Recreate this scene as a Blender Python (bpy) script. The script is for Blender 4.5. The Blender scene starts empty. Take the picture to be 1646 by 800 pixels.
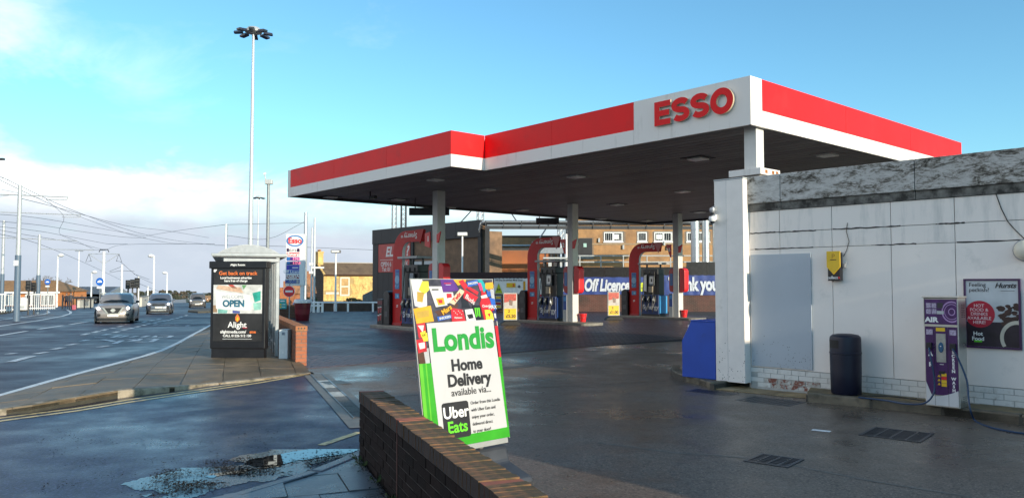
import bpy, bmesh, math, random
from mathutils import Vector, Matrix, noise
random.seed(7)
R = math.radians
SC = bpy.context.scene
COL = SC.collection

# ---------------------------------------------------------------- camera
EYE = 1.67
PITCH = math.atan(55 / 1250)
cam = bpy.data.cameras.new('camera'); camo = bpy.data.objects.new('camera', cam); COL.objects.link(camo)
camo.location = (0, 0, EYE); camo.rotation_euler = (R(90) + PITCH, 0, 0)
cam.sensor_width = 36; cam.lens = 36 * 1250 / 1646
cam.clip_start = .05; cam.clip_end = 9000
SC.camera = camo

# ---------------------------------------------------------------- sun and sky
SUN = Vector((math.cos(R(-47.3)), math.sin(R(-47.3)), 0))
EL = R(12.5)
SUNV = Vector((SUN.x * math.cos(EL), SUN.y * math.cos(EL), math.sin(EL)))
sl = bpy.data.lights.new('sun', 'SUN'); so = bpy.data.objects.new('sun', sl); COL.objects.link(so)
sl.energy = 3.0; sl.angle = R(.5); sl.color = (1, .87, .68)
so.rotation_euler = SUNV.to_track_quat('Z', 'Y').to_euler()
W = bpy.data.worlds.new('World'); SC.world = W; W.use_nodes = True
wn = W.node_tree; wn.nodes.clear()
def wnode(t, **k):
    n = wn.nodes.new(t)
    for a, b in k.items(): setattr(n, a, b)
    return n
def mth(nt, op, a, b=None, c=None, clamp=False):
    n = nt.nodes.new('ShaderNodeMath'); n.operation = op; n.use_clamp = clamp
    for i, v in enumerate((a, b, c)):
        if v is None: continue
        if isinstance(v, (int, float)): n.inputs[i].default_value = v
        else: nt.links.new(v, n.inputs[i])
    return n.outputs[0]
def mix(nt, f, a, b, mode='MIX'):
    n = nt.nodes.new('ShaderNodeMix'); n.data_type = 'RGBA'; n.blend_type = mode; n.clamp_factor = True
    for v, s in ((f, n.inputs[0]), (a, n.inputs[6]), (b, n.inputs[7])):
        if isinstance(v, (int, float)): s.default_value = v
        elif isinstance(v, (tuple, list)): s.default_value = (*v[:3], 1)
        else: nt.links.new(v, s)
    return n.outputs[2]
def ramp(nt, f, stops):
    n = nt.nodes.new('ShaderNodeValToRGB')
    e = n.color_ramp.elements
    while len(e) < len(stops): e.new(.5)
    for i, (p, c) in enumerate(stops):
        e[i].position = p
        e[i].color = (c, c, c, 1) if isinstance(c, (int, float)) else (*c, 1)
    nt.links.new(f, n.inputs[0])
    return n.outputs[0]
sky = wnode('ShaderNodeTexSky', sky_type='NISHITA', sun_disc=False, sun_elevation=EL,
            sun_rotation=math.atan2(SUN.x, SUN.y), altitude=100, air_density=1.0, dust_density=.6, ozone_density=2.0)
tc = wnode('ShaderNodeTexCoord')
sep = wnode('ShaderNodeSeparateXYZ'); wn.links.new(tc.outputs['Generated'], sep.inputs[0])
mp = wnode('ShaderNodeMapping'); mp.inputs['Scale'].default_value = (1, 1, 2.6)
wn.links.new(tc.outputs['Generated'], mp.inputs[0])
def wnoise(scale, detail=8, rough=.6, dist=0.):
    n = wnode('ShaderNodeTexNoise'); n.inputs['Scale'].default_value = scale; n.inputs['Detail'].default_value = detail
    n.inputs['Roughness'].default_value = rough; n.inputs['Distortion'].default_value = dist
    wn.links.new(mp.outputs[0], n.inputs['Vector']); return n.outputs['Fac']
skyc = mix(wn, 1., sky.outputs[0], (.84, 1.3, 1.4), 'MULTIPLY')
n1 = wnoise(3.4, 10, .6, .4); n2 = wnoise(7., 9, .62)
# a bank of cloud low down all round, thin wisps above it
edge = mth(wn, 'ADD', sep.outputs['Z'], mth(wn, 'MULTIPLY_ADD', n1, -.30, .14))
edge = mth(wn, 'ADD', edge, mth(wn, 'MULTIPLY', sep.outputs['X'], .07))
bank = ramp(wn, edge, [(.01, 1.), (.065, .8), (.13, .0)])
wl = mth(wn, 'ADD', mth(wn, 'MULTIPLY_ADD', sep.outputs['X'], -.5, -.23), n1)      # broken cloud, thickened out of view on the left as added fill light
wisp = mth(wn, 'MULTIPLY', ramp(wn, wl, [(.47, 0.), (.64, .75), (.76, 1.)]), ramp(wn, sep.outputs['Z'], [(.05, 1.), (.6, .9), (1., .6)]))
wisp = mth(wn, 'MULTIPLY', wisp, ramp(wn, mth(wn, 'MULTIPLY_ADD', sep.outputs['X'], -.5, .5), [(.7, .16), (.92, 1.)]))
cl = mth(wn, 'MAXIMUM', bank, wisp)
shade = ramp(wn, n2, [(.36, (6.2, 6.2, 6.3)), (.62, (11.5, 10.9, 10.3))])
low2 = ramp(wn, sep.outputs['Z'], [(0., 1.), (.07, .92), (.12, 0.)])
shade = mix(wn, mth(wn, 'MULTIPLY', low2, .95), shade, (3.0, 3.5, 4.2))
skyc = mix(wn, cl, skyc, shade)
bg = wnode('ShaderNodeBackground'); bg.inputs['Strength'].default_value = .1
wn.links.new(skyc, bg.inputs['Color'])
wo = wnode('ShaderNodeOutputWorld'); wn.links.new(bg.outputs[0], wo.inputs[0])
SC.view_settings.view_transform = 'Standard'; SC.view_settings.look = 'None'
SC.view_settings.exposure = .9; SC.view_settings.gamma = 1
SC.cycles.max_bounces = 8; SC.cycles.use_denoising = True
SC.cycles.sample_clamp_indirect = 6

# ---------------------------------------------------------------- placing: a line of sight met with a level or a distance
FW = Vector((0, math.cos(PITCH), math.sin(PITCH))); UP = Vector((0, -math.sin(PITCH), math.cos(PITCH)))
def ray(px, py): return Vector((px - 823, 0, 0)) + 1250 * FW + (400 - py) * UP
def G(px, py, z=0.):
    r = ray(px, py); return Vector((0, 0, EYE)) + r * ((z - EYE) / r.z)
def D(px, py, d):
    r = ray(px, py); return Vector((0, 0, EYE)) + r * (d / r.y)
def sstep(t): t = max(0., min(1., t)); return t * t * (3 - 2 * t)
def far_h(y):
    if y < 160: return 0.
    if y < 600: return -20 * sstep((y - 160) / 440)
    if y < 1500: return -20 + 9 * sstep((y - 600) / 900)
    return -11 - .03 * (y - 1500)
def H(x, y):
    a = sstep((-8 - x) / 6)
    hl = -.0165 * max(0, min(y, 400) - 15); hr = -.02 * max(0, min(y, 400) - 48)
    return a * hl + (1 - a) * hr + far_h(y)
def Hg(px, py):
    'point on the sloping ground under a pixel'
    z = 0.
    for _ in range(30):
        p = G(px, min(py, 1000), z); z = H(p.x, p.y)
    return Vector((p.x, p.y, z))

# ---------------------------------------------------------------- mesh building
class MB:
    def __init__(s): s.v = []; s.f = []; s.m = []; s.mi = 0
    def add(s, vs, fs):
        o = len(s.v); s.v += [tuple(v) for v in vs]
        for f in fs: s.f.append([o + i for i in f]); s.m.append(s.mi)
        return s
    def box(s, x0, x1, y0, y1, z0, z1, M=None):
        vs = [Vector((x, y, z)) for z in (z0, z1) for y in (y0, y1) for x in (x0, x1)]
        if M: vs = [M @ v for v in vs]
        return s.add(vs, [(0, 2, 3, 1), (4, 5, 7, 6), (0, 1, 5, 4), (2, 6, 7, 3), (0, 4, 6, 2), (1, 3, 7, 5)])
    def bar(s, p0, p1, w, h=None):
        'square bar between two points'
        h = h or w; p0 = Vector(p0); p1 = Vector(p1); d = (p1 - p0).normalized()
        a = d.cross(Vector((0, 0, 1)))
        if a.length < 1e-4: a = Vector((1, 0, 0))
        a.normalize(); b = d.cross(a)
        vs = [p + a * i * w / 2 + b * j * h / 2 for p in (p0, p1) for i, j in ((-1, -1), (1, -1), (1, 1), (-1, 1))]
        return s.add(vs, [(0, 1, 2, 3), (7, 6, 5, 4), (0, 4, 5, 1), (1, 5, 6, 2), (2, 6, 7, 3), (3, 7, 4, 0)])
    def tube(s, pts, r, n=8, cap=True):
        pts = [Vector(p) for p in pts]; rs = r if isinstance(r, (list, tuple)) else [r] * len(pts)
        o = len(s.v); prev = None
        for i, p in enumerate(pts):
            d = (pts[min(i + 1, len(pts) - 1)] - pts[max(i - 1, 0)]).normalized()
            a = prev if prev is not None else (Vector((1, 0, 0)) if abs(d.x) < .9 else Vector((0, 1, 0)))
            a = (a - d * a.dot(d)).normalized(); b = d.cross(a); prev = a
            for k in range(n):
                t = 2 * math.pi * k / n; s.v.append(tuple(p + (a * math.cos(t) + b * math.sin(t)) * rs[i]))
        for i in range(len(pts) - 1):
            for k in range(n):
                s.f.append([o + i * n + k, o + i * n + (k + 1) % n, o + (i + 1) * n + (k + 1) % n, o + (i + 1) * n + k]); s.m.append(s.mi)
        if cap:
            s.f.append([o + k for k in range(n)][::-1]); s.m.append(s.mi)
            s.f.append([o + (len(pts) - 1) * n + k for k in range(n)]); s.m.append(s.mi)
        return s
    def cyl(s, x, y, z0, z1, r0, r1=None, n=16): return s.tube([(x, y, z0), (x, y, z1)], [r0, r0 if r1 is None else r1], n)
    def lathe(s, prof, x=0, y=0, n=20):
        o = len(s.v)
        for r, z in prof:
            for k in range(n):
                t = 2 * math.pi * k / n; s.v.append((x + r * math.cos(t), y + r * math.sin(t), z))
        for i in range(len(prof) - 1):
            for k in range(n):
                s.f.append([o + i * n + k, o + i * n + (k + 1) % n, o + (i + 1) * n + (k + 1) % n, o + (i + 1) * n + k]); s.m.append(s.mi)
        s.f.append([o + k for k in range(n)][::-1]); s.m.append(s.mi)
        s.f.append([o + (len(prof) - 1) * n + k for k in range(n)]); s.m.append(s.mi)
        return s
    def prism(s, poly, z0, z1):
        'flat polygon in xy, z0/z1 numbers or lists'
        n = len(poly); a = z0 if isinstance(z0, list) else [z0] * n; b = z1 if isinstance(z1, list) else [z1] * n
        vs = [(p[0], p[1], a[i]) for i, p in enumerate(poly)] + [(p[0], p[1], b[i]) for i, p in enumerate(poly)]
        return s.add(vs, [list(range(n))[::-1], list(range(n, 2 * n))] + [(i, (i + 1) % n, n + (i + 1) % n, n + i) for i in range(n)])
    def face_xz(s, poly, y0, y1):
        'polygon in xz (seen from -y), extruded from y0 (front) to y1 (back)'
        n = len(poly)
        vs = [(p[0], y0, p[1]) for p in poly] + [(p[0], y1, p[1]) for p in poly]
        return s.add(vs, [list(range(n)), list(range(n, 2 * n))[::-1]] + [((i + 1) % n, i, n + i, n + (i + 1) % n) for i in range(n)])
    def face_yz(s, poly, x0, x1):
        n = len(poly)
        vs = [(x0, p[0], p[1]) for p in poly] + [(x1, p[0], p[1]) for p in poly]
        return s.add(vs, [list(range(n))[::-1], list(range(n, 2 * n))] + [(i, (i + 1) % n, n + (i + 1) % n, n + i) for i in range(n)])
    def mesh(s, name, mats, smooth=False, fix=True):
        me = bpy.data.meshes.new(name); me.from_pydata(s.v, [], s.f)
        for m in (mats if isinstance(mats, (list, tuple)) else [mats]): me.materials.append(m)
        if len(s.m) and max(s.m): me.polygons.foreach_set('material_index', s.m)
        if fix and len(s.f) < 20000:
            b = bmesh.new(); b.from_mesh(me); bmesh.ops.recalc_face_normals(b, faces=b.faces); b.to_mesh(me); b.free()
        if smooth:
            me.polygons.foreach_set('use_smooth', [True] * len(me.polygons))
            try: me.set_sharp_from_angle(angle=R(38))
            except Exception: pass
        me.update(); return me
    def build(s, name, mats, parent=None, loc=None, rotz=0, smooth=False, bevel=0, fix=True):
        o = bpy.data.objects.new(name, s.mesh(name, mats, smooth, fix)); COL.objects.link(o)
        if parent: o.parent = parent
        if loc is not None: o.location = loc
        o.rotation_euler.z = rotz
        if bevel:
            b = o.modifiers.new('bevel', 'BEVEL'); b.width = bevel; b.segments = 2; b.limit_method = 'ANGLE'; b.angle_limit = R(40)
        return o
def tag(o, label=None, cat=None, group=None, kind=None):
    if label: o['label'] = label
    if cat: o['category'] = cat
    if group: o['group'] = group
    if kind: o['kind'] = kind
    return o
def thing(name, label, cat, loc=(0, 0, 0), rotz=0, group=None):
    o = bpy.data.objects.new(name, None); COL.objects.link(o); o.empty_display_size = .1
    o.location = loc; o.rotation_euler.z = rotz
    return tag(o, label, cat, group)
def struct(mb, name, mats, label=None, **k):
    o = mb.build(name, mats, **k); o['kind'] = 'structure'
    if label: o['label'] = label
    return o
def inst(src, name, parent, loc, rot=(0, 0, 0), scale=None):
    o = bpy.data.objects.new(name, src); COL.objects.link(o); o.parent = parent; o.location = loc; o.rotation_euler = rot
    if scale: o.scale = scale
    return o
def dup(root, loc, rotz, label=None, scale=None):
    kids = {}
    for o in bpy.data.objects:
        if o.parent: kids.setdefault(o.parent, []).append(o)
    r = root.copy(); COL.objects.link(r); r.location = loc; r.rotation_euler.z = rotz
    if label: r['label'] = label
    if scale: r.scale = scale
    def rec(a, b):
        for ch in kids.get(a, []):
            c = ch.copy(); COL.objects.link(c); c.parent = b; rec(ch, c)
    rec(root, r); return r
TXTC = {}
def txt(parent, s, loc, size, mat, rot=(R(90), 0, 0), ex=.001, bold=0., align='CENTER', xs=1., shear=0., name='lettering', space=1.):
    key = (s, size, mat.name, ex, bold, align, shear, space)
    if key not in TXTC:
        c = bpy.data.curves.new(name, 'FONT'); c.body = s; c.size = size; c.extrude = ex; c.offset = bold * size * 1.7; c.align_x = align
        c.align_y = 'CENTER'; c.shear = shear; c.space_character = space; c.resolution_u = 4; c.space_line = .95
        t = bpy.data.objects.new('tmp', c)
        me = t.to_mesh(); me = me.copy(); me.name = name; me.materials.clear(); me.materials.append(mat); me.validate()
        bpy.data.objects.remove(t); TXTC[key] = me
    o = bpy.data.objects.new(name, TXTC[key]); COL.objects.link(o); o.parent = parent; o.location = loc; o.rotation_euler = rot; o.scale = (xs, 1, 1)
    return o

# ---------------------------------------------------------------- materials
MATS = {}
def nt_of(name):
    m = bpy.data.materials.new(name); m.use_nodes = True; nt = m.node_tree
    return m, nt, nt.nodes['Principled BSDF']
def tnoise(nt, scale, detail=5, rough=.6, vec=None, dist=0.):
    n = nt.nodes.new('ShaderNodeTexNoise'); n.inputs['Scale'].default_value = scale; n.inputs['Detail'].default_value = detail
    n.inputs['Roughness'].default_value = rough; n.inputs['Distortion'].default_value = dist
    if vec is None:
        vec = nt.nodes.new('ShaderNodeTexCoord').outputs['Object']
    nt.links.new(vec, n.inputs['Vector']); return n.outputs['Fac']
def bump(nt, b, h, strength, dist=.01):
    n = nt.nodes.new('ShaderNodeBump'); n.inputs['Strength'].default_value = strength; n.inputs['Distance'].default_value = dist
    nt.links.new(h, n.inputs['Height']); nt.links.new(n.outputs[0], b.inputs['Normal'])
def M(name, col, rough=.5, metal=0., var=.15, scale=6., bmp=0., bscale=60., spec=.5, rvar=.1, rnd=0., coat=0., dirt=None, dscale=3., dlo=.55, dhi=.7):
    'general painted / weathered surface: colour and roughness vary with noise; rnd = variation from piece to piece; dirt = stains of a second colour'
    if name in MATS: return MATS[name]
    m, nt, b = nt_of(name)
    f = tnoise(nt, scale)
    d = tuple(c * (1 - var) for c in col); l = tuple(min(1, c * (1 + var)) for c in col)
    c = ramp(nt, f, [(.3, d), (.7, l)])
    if rnd:
        oi = nt.nodes.new('ShaderNodeObjectInfo').outputs['Random']
        c = mix(nt, 1., c, ramp(nt, oi, [(0., 1 - rnd), (.5, 1.), (1., 1 + rnd)]), 'MULTIPLY')
    if dirt:
        c = mix(nt, ramp(nt, tnoise(nt, dscale, 8, .65), [(dlo, 0.), (dhi, 1.)]), c, dirt)
    nt.links.new(c, b.inputs['Base Color'])
    nt.links.new(mth(nt, 'MULTIPLY_ADD', f, rvar * 2, rough - rvar, clamp=True), b.inputs['Roughness'])
    b.inputs['Metallic'].default_value = metal; b.inputs['Specular IOR Level'].default_value = spec
    b.inputs['Coat Weight'].default_value = coat; b.inputs['Coat Roughness'].default_value = .05
    if bmp: bump(nt, b, tnoise(nt, bscale, 4), bmp)
    MATS[name] = m; return m
def emis(name, col, st):
    m, nt, b = nt_of(name); b.inputs['Base Color'].default_value = (*col, 1); b.inputs['Emission Color'].default_value = (*col, 1); b.inputs['Emission Strength'].default_value = st
    return m
def glass(name, col, rough=.03, alpha=.35, metal=0., spec=.5):
    m, nt, b = nt_of(name); b.inputs['Base Color'].default_value = (*col, 1); b.inputs['Roughness'].default_value = rough
    b.inputs['Alpha'].default_value = alpha; b.inputs['Specular IOR Level'].default_value = spec; b.inputs['Metallic'].default_value = metal
    return m
WHITE = M('white_paint', (.78, .79, .78), .45, var=.05, dirt=(.5, .5, .47), dscale=2., dlo=.62, dhi=.95)
WHITEP = M('white_print', (.82, .82, .8), .4, var=.03)
RED = M('red_panel', (.72, .022, .026), .35, var=.06, scale=1.5)
REDD = M('red_guard', (.42, .012, .016), .35, var=.08, coat=.3)
BLACK = M('black_paint', (.012, .012, .014), .35, var=.2)
BLACKP = M('black_print', (.016, .016, .018), .4, var=.1)
DARK = M('dark_grey', (.035, .036, .04), .5, var=.2)
GREY = M('grey_metal', (.32, .34, .36), .42, .5, var=.1)
GALV = M('galvanised', (.5, .53, .55), .38, .7, var=.12, scale=20)
LGREY = M('light_grey_paint', (.48, .5, .5), .45, var=.08)
PGREY = M('pole_grey', (.55, .58, .6), .5, .2, var=.08)
BLUEGREY = M('blue_grey_paint', (.1, .15, .21), .5, var=.1)
BLUE = M('blue_print', (.02, .08, .34), .4, var=.1)
SKYB = M('light_blue_print', (.05, .3, .62), .4, var=.1)
YEL = M('yellow_print', (.8, .5, .02), .4, var=.06)
GREEN = M('green_print', (.03, .52, .05), .4, var=.05)
LIME = M('lime_print', (.12, .62, .02), .4, var=.08)
PURP = M('purple_print', (.055, .009, .09), .35, var=.15)
ORANGE = M('orange_print', (.85, .2, .05), .4, var=.05)
CRIM = M('crimson_print', (.5, .015, .04), .4, var=.06)
BROWN = M('brown_print', (.05, .02, .012), .5, var=.6, scale=25)
SILV = M('silver_steel', (.55, .54, .5), .3, .85, var=.1)
RUBBER = M('rubber', (.018, .018, .019), .7, var=.3, bmp=.2)
CONC = M('concrete', (.3, .28, .25), .8, var=.25, scale=5, bmp=.5, bscale=90)
MORTAR = M('mortar', (.18, .165, .145), .9, var=.25, scale=20, bmp=.4, bscale=120)
GLASSD = M('dark_window_glass', (.02, .025, .03), .06, var=.2, spec=.8)
# ================================================================ GROUND, ROADS, PAVEMENTS
def wet(name, lo, hi, r0, r1, pscale=.5, plo=.45, phi=.62, grain=.5, gscale=160., tint=None, spec=.5, puddles=None, rr=None):
    'wet tarmac: stone grain, damp patches that are smoother and darker'
    m, nt, b = nt_of(name)
    g = tnoise(nt, gscale, 3, .7); p = tnoise(nt, pscale, 6, .6, dist=.4); q = tnoise(nt, pscale * 6, 5, .6)
    c = mix(nt, q, lo, hi)
    c = mix(nt, ramp(nt, g, [(.5, 0.), (.66, .85)]), c, tuple(min(1, x * 2.1) for x in hi))
    c = mix(nt, ramp(nt, tnoise(nt, gscale * .7, 2, .6), [(.34, .8), (.46, 0.)]), c, tuple(x * .3 for x in lo))
    st_ = ramp(nt, tnoise(nt, pscale * 2.6, 7, .7, dist=1.2), [(.6, 0.), (.7, .5)]); c = mix(nt, st_, c, tuple(x * .45 for x in lo))
    w = ramp(nt, mth(nt, 'MULTIPLY_ADD', q, .35, mth(nt, 'MULTIPLY', p, .65)), [(plo, 0.), (phi, 1.)])
    c = mix(nt, w, c, mix(nt, .55, c, (0, 0, 0)))
    nt.links.new(c, b.inputs['Base Color'])
    nt.links.new(mth(nt, 'MULTIPLY_ADD', w, r1 - r0, r0), b.inputs['Roughness'])
    n = nt.nodes.new('ShaderNodeBump'); n.inputs['Distance'].default_value = .006
    nt.links.new(g, n.inputs['Height']); nt.links.new(mth(nt, 'MULTIPLY_ADD', w, -grain * .75, grain), n.inputs['Strength'])
    nt.links.new(n.outputs[0], b.inputs['Normal']); b.inputs['Specular IOR Level'].default_value = spec
    return m
ROADM = wet('wet_road_tarmac', (.018, .016, .03), (.034, .031, .054), .58, .3, .18, .42, .64, .9, 45., spec=.22)
SIDEM = wet('wet_side_road_tarmac', (.008, .011, .028), (.03, .038, .085), .47, .15, .3, .46, .68, 1., 38., spec=.28)
FOREM = wet('wet_forecourt_tarmac', (.13, .096, .072), (.18, .142, .11), .5, .13, .28, .42, .64, .45, 60., spec=.32)
SLABM = M('paving_concrete', (.175, .125, .074), .6, var=.35, scale=3, bmp=.35, bscale=70, rnd=.16, rvar=.18, dirt=(.065, .055, .03), dscale=1.1, dlo=.45, dhi=.72)
SLABW = M('wet_paving_concrete', (.085, .09, .1), .3, var=.3, scale=3, bmp=.3, bscale=50, rnd=.14, rvar=.2, dirt=(.03, .03, .03), dscale=2.2, dlo=.5, dhi=.7)
KERBM = M('kerb_concrete', (.33, .28, .21), .75, var=.25, scale=6, bmp=.5, bscale=60, rnd=.07, dirt=(.07, .065, .04), dscale=3.5, dlo=.5, dhi=.66)
KERBD = M('damp_kerb_concrete', (.14, .115, .08), .6, var=.3, scale=6, bmp=.5, bscale=60, rnd=.14, dirt=(.04, .042, .025), dscale=3.5, dlo=.5, dhi=.7)
LINEW = M('white_road_paint', (.62, .63, .62), .5, var=.12, scale=15, dirt=(.1, .1, .11), dscale=9., dlo=.56, dhi=.68)
LINEWORN = M('worn_white_road_paint', (.6, .61, .62), .5, var=.2, scale=15, dirt=(.1, .1, .11), dscale=7., dlo=.5, dhi=.64)
LINEY = M('yellow_road_paint', (.75, .56, .24), .5, var=.15, scale=15, dirt=(.12, .1, .07), dscale=8., dlo=.5, dhi=.68)
DIRT = M('rough_grass_ground', (.07, .075, .04), .9, var=.4, scale=.3, dirt=(.11, .09, .06), dscale=.02)

# the land: one sheet to the horizon
xs = sorted(set([-6000, -3500, -2000, -1200, -700, -400, -250, -160, -110, -80, -60, -50, -40, -30] + list(range(-24, 10, 2)) + [14, 20, 30, 50, 80, 130, 200, 320, 500, 800, 1300, 2000, 3500, 6000]))
ys = sorted(set([-300, -100, -40, -15, 0, 8, 15, 20, 25, 30, 40, 48, 55, 65, 80, 100, 125, 160, 200, 240, 280, 330, 400, 480, 600, 700, 800, 950, 1100, 1250, 1400, 1500, 1600, 1800, 2200, 3000, 4500, 7000]))
g = MB(); nx = len(xs)
def land(x, y):
    z = H(x, y) - .07
    if y > 300: z += 5 * sstep((y - 300) / 500) * (noise.noise((x / 400, y / 500, 3)) + .2 * noise.noise((x / 90, y / 200, 1)))
    return z
g.v = [(x, y, land(x, y)) for y in ys for x in xs]
g.f = [[j * nx + i, j * nx + i + 1, (j + 1) * nx + i + 1, (j + 1) * nx + i] for j in range(len(ys) - 1) for i in range(nx - 1)]; g.m = [0] * len(g.f)
struct(g, 'ground', DIRT, 'rough grassy land falling away to a far wooded ridge', smooth=True)

def sheet(name, mat, x0, x1, y0, y1, step, off, label, keep=None):
    g = MB(); idx = {}
    nx = int((x1 - x0) / step); ny = int((y1 - y0) / step)
    def vid(i, j):
        if (i, j) not in idx:
            x = x0 + i * step; y = y0 + j * step
            idx[(i, j)] = len(g.v); g.v.append((x, y, H(x, y) + off))
        return idx[(i, j)]
    for i in range(nx):
        for j in range(ny):
            if keep and not keep(x0 + (i + .5) * step, y0 + (j + .5) * step): continue
            g.f.append([vid(i, j), vid(i + 1, j), vid(i + 1, j + 1), vid(i, j + 1)]); g.m.append(0)
    return struct(g, name, mat, label, smooth=True)
main_road = sheet('main_road', ROADM, -90, -4, -10, 260, 1, 0., 'wide wet tarmac road with tram lanes')
def poly_sheet(name, mat, poly, z, label):
    g = MB(); n = len(poly); g.v = [(p[0], p[1], z) for p in poly]; g.f = [list(range(n))]; g.m = [0]
    return struct(g, name, mat, label)
# side road across the mouth of the forecourt, in front of the shelter pavement
side = [G(-900, 900), G(-300, 715), G(-150, 692), G(0, 668), G(124, 652), G(206, 638), G(278, 630), G(330, 621), G(420, 611), G(503, 601), G(582, 690), Vector((-1.2, 6.6, 0)), Vector((.6, 1.8, 0)), Vector((1.6, -4, 0)), Vector((-14, -4, 0))]
side_road = poly_sheet('side_road', SIDEM, side, .004, 'wet blue-black tarmac of the turning in front of the low brick wall')
# forecourt
fc = [G(503, 599), G(582, 690), Vector((-1.1, 7.0, 0)), Vector((.5, 1.8, 0)), Vector((2, -5, 0)), Vector((16, -5, 0)), Vector((16, 46, 0)), Vector((-10.5, 46, 0)), Vector((-10.2, 33, 0)), Vector((-4.4, 15.6, 0))]
forecourt = poly_sheet('forecourt', FOREM, fc, .008, 'dark damp tarmac of the filling station forecourt')

# dark block paving under the canopy: herringbone-free running bond of small blocks, one joined part
UX = Vector((.753, .658)); VX = Vector((-.658, .753))
BLOCKM = M('blue_black_block', (.072, .05, .06), .45, var=.4, scale=.8, bmp=.2, bscale=50, rvar=.2, spec=.28)
p0 = G(495, 593)
def inblock(x, y):
    e = Vector((x - p0.x, y - p0.y)); a = e.dot(UX); b = e.dot(VX)
    if b < 0 or y > 45.6 or x > 14: return False
    return x > -4.2 - (y - 15.5) * .335 - .02
g = MB(); bw, bl = .11, .22
for j in range(0, 330):
    for i in range(-80, 120):
        a = (i + (.5 if j % 2 else 0)) * bl; b = j * bw
        c = p0.xy + UX * (a + bl / 2) + VX * (b + bw / 2)
        if c.y > 46 or not inblock(c.x, c.y): continue
        far = c.y > 34
        t1 = random.uniform(-.0004, .0004); t2 = random.uniform(-.0004, .0004); h = .02 + random.uniform(-.002, .002)
        q = [c + UX * sx * (bl / 2 - .006) + VX * sy * (bw / 2 - .006) for sx, sy in ((-1, -1), (1, -1), (1, 1), (-1, 1))]
        o = len(g.v); g.v += [(q[k].x, q[k].y, h + (t1 if k in (0, 3) else -t1) + (t2 if k < 2 else -t2)) for k in range(4)]
        g.f.append([o, o + 1, o + 2, o + 3]); g.m.append(0)
near = sorted(range(len(g.f)), key=lambda i: g.v[g.f[i][0]][1] ** 2 + g.v[g.f[i][0]][0] ** 2)[:300]
ns = set(near); allf = g.f; g.f = [f for i, f in enumerate(allf) if i not in ns]; g.m = [0] * len(g.f)
bp = poly_sheet('block_paving', M('sand_joint', (.03, .03, .033), .9, var=.3), [p0, G(830, 564), G(1090, 549), Vector((14, 30, 0)), Vector((14, 45.6, 0)), Vector((-14, 45.6, 0))], .0125, 'blue-black paving blocks laid under the canopy')
rest = g.build('block_field', BLOCKM, bp, fix=False); rest['kind'] = 'stuff'
blk_ = MB().box(-bl / 2 + .006, bl / 2 - .006, -bw / 2 + .006, bw / 2 - .006, -.01, 0).mesh('paving_block', BLOCKM)
for i in near:
    q = [Vector(g.v[k]) for k in allf[i]]; c = sum(q, Vector()) / 4; inst(blk_, 'paving_block', bp, c, (random.uniform(-.006, .006), random.uniform(-.006, .006), math.atan2(UX.y, UX.x)))

# pavement round the bus shelter
drop = [G(318, 621), G(420, 611), G(503, 601)]
def dseg(p, a, b):
    a = a.xy; b = b.xy; t = max(0, min(1, (p - a).dot(b - a) / (b - a).length_squared)); return (p - a - (b - a) * t).length
LP = [Hg(*q) for q in ((-150, 681), (0, 638), (80, 615), (165, 592), (230, 576), (264, 564), (289, 552), (310, 540), (338, 524))]
def ph(x, y):
    d = min(dseg(Vector((x, y)), drop[i], drop[i + 1]) for i in range(2))
    e = min(dseg(Vector((x, y)), LP[i], LP[i + 1]) for i in range(len(LP) - 1))
    return H(x, y) + .016 + .014 * sstep(e / .5) + .08 * sstep(d / 1.1) * sstep(e / 1.3)
kerb_px = [(-150, 690), (-70, 679), (0, 668), (52, 663), (124, 651), (206, 637), (278, 629), (318, 622), (370, 616), (430, 610), (500, 602)]
kl = [G(*q) for q in kerb_px]
line_px = [(-150, 681), (-60, 656), (0, 638), (80, 615), (165, 592), (230, 576), (264, 564), (289, 552), (310, 540), (338, 524)]
ll = [Hg(*q) for q in line_px]
wdir = Vector((-.335, .942))
pav = [k.xy for k in kl] + [Vector((-4.28, 15.7)), Vector((-5.75, 19.8)), Vector((-9.6, 31)), Vector((-13, 41)), Vector((-18, 55)), Vector((-20, 55))] + [l.xy for l in ll[::-1]]
def clip(poly, p, n):
    out = []
    for i in range(len(poly)):
        a, b = poly[i], poly[(i + 1) % len(poly)]; da = (a - p).dot(n); db = (b - p).dot(n)
        if da >= 0: out.append(a)
        if (da >= 0) != (db >= 0): out.append(a + (b - a) * (da / (da - db)))
    return out
def slabs(parent, poly, origin, ax, w, l, mat, hf, th=.06, gap=.006, name='paving_slab', rng=(-40, 40, -40, 60), wob=.004):
    ay = Vector((-ax.y, ax.x)); k = 0
    for i in range(rng[0], rng[1]):
        for j in range(rng[2], rng[3]):
            o = origin + ax * (i * w) + ay * ((j + (.5 if i % 2 else 0)) * l)
            if (o - poly[0]).length > 70: continue
            q = clip(poly, o + ax * gap, ax); q = q and clip(q, o + ax * (w - gap), -ax)
            q = q and clip(q, o + ay * gap, ay); q = q and clip(q, o + ay * (l - gap), -ay)
            if not q or len(q) < 3: continue
            ar = abs(sum(q[t].cross(q[(t + 1) % len(q)]) for t in range(len(q)))) / 2
            if ar < .004: continue
            c = sum(q, Vector((0, 0))) / len(q); t1, t2, dz = (random.uniform(-wob, wob) for _ in range(3))
            zt = [hf(v.x, v.y) + dz + (v.x - c.x) * t1 + (v.y - c.y) * t2 for v in q]
            b = MB().prism([(v.x, v.y) for v in q], [z - th for z in zt], zt)
            b.build(name, mat, parent); k += 1
    return k
base = MB(); base.prism([(v.x, v.y) for v in pav], [H(v.x, v.y) - .05 for v in pav], [ph(v.x, v.y) - .022 for v in pav])
pavement = struct(base, 'pavement', M('joint_dirt', (.045, .042, .03), .9, var=.3), 'brown damp slab pavement under the bus shelter')
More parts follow.
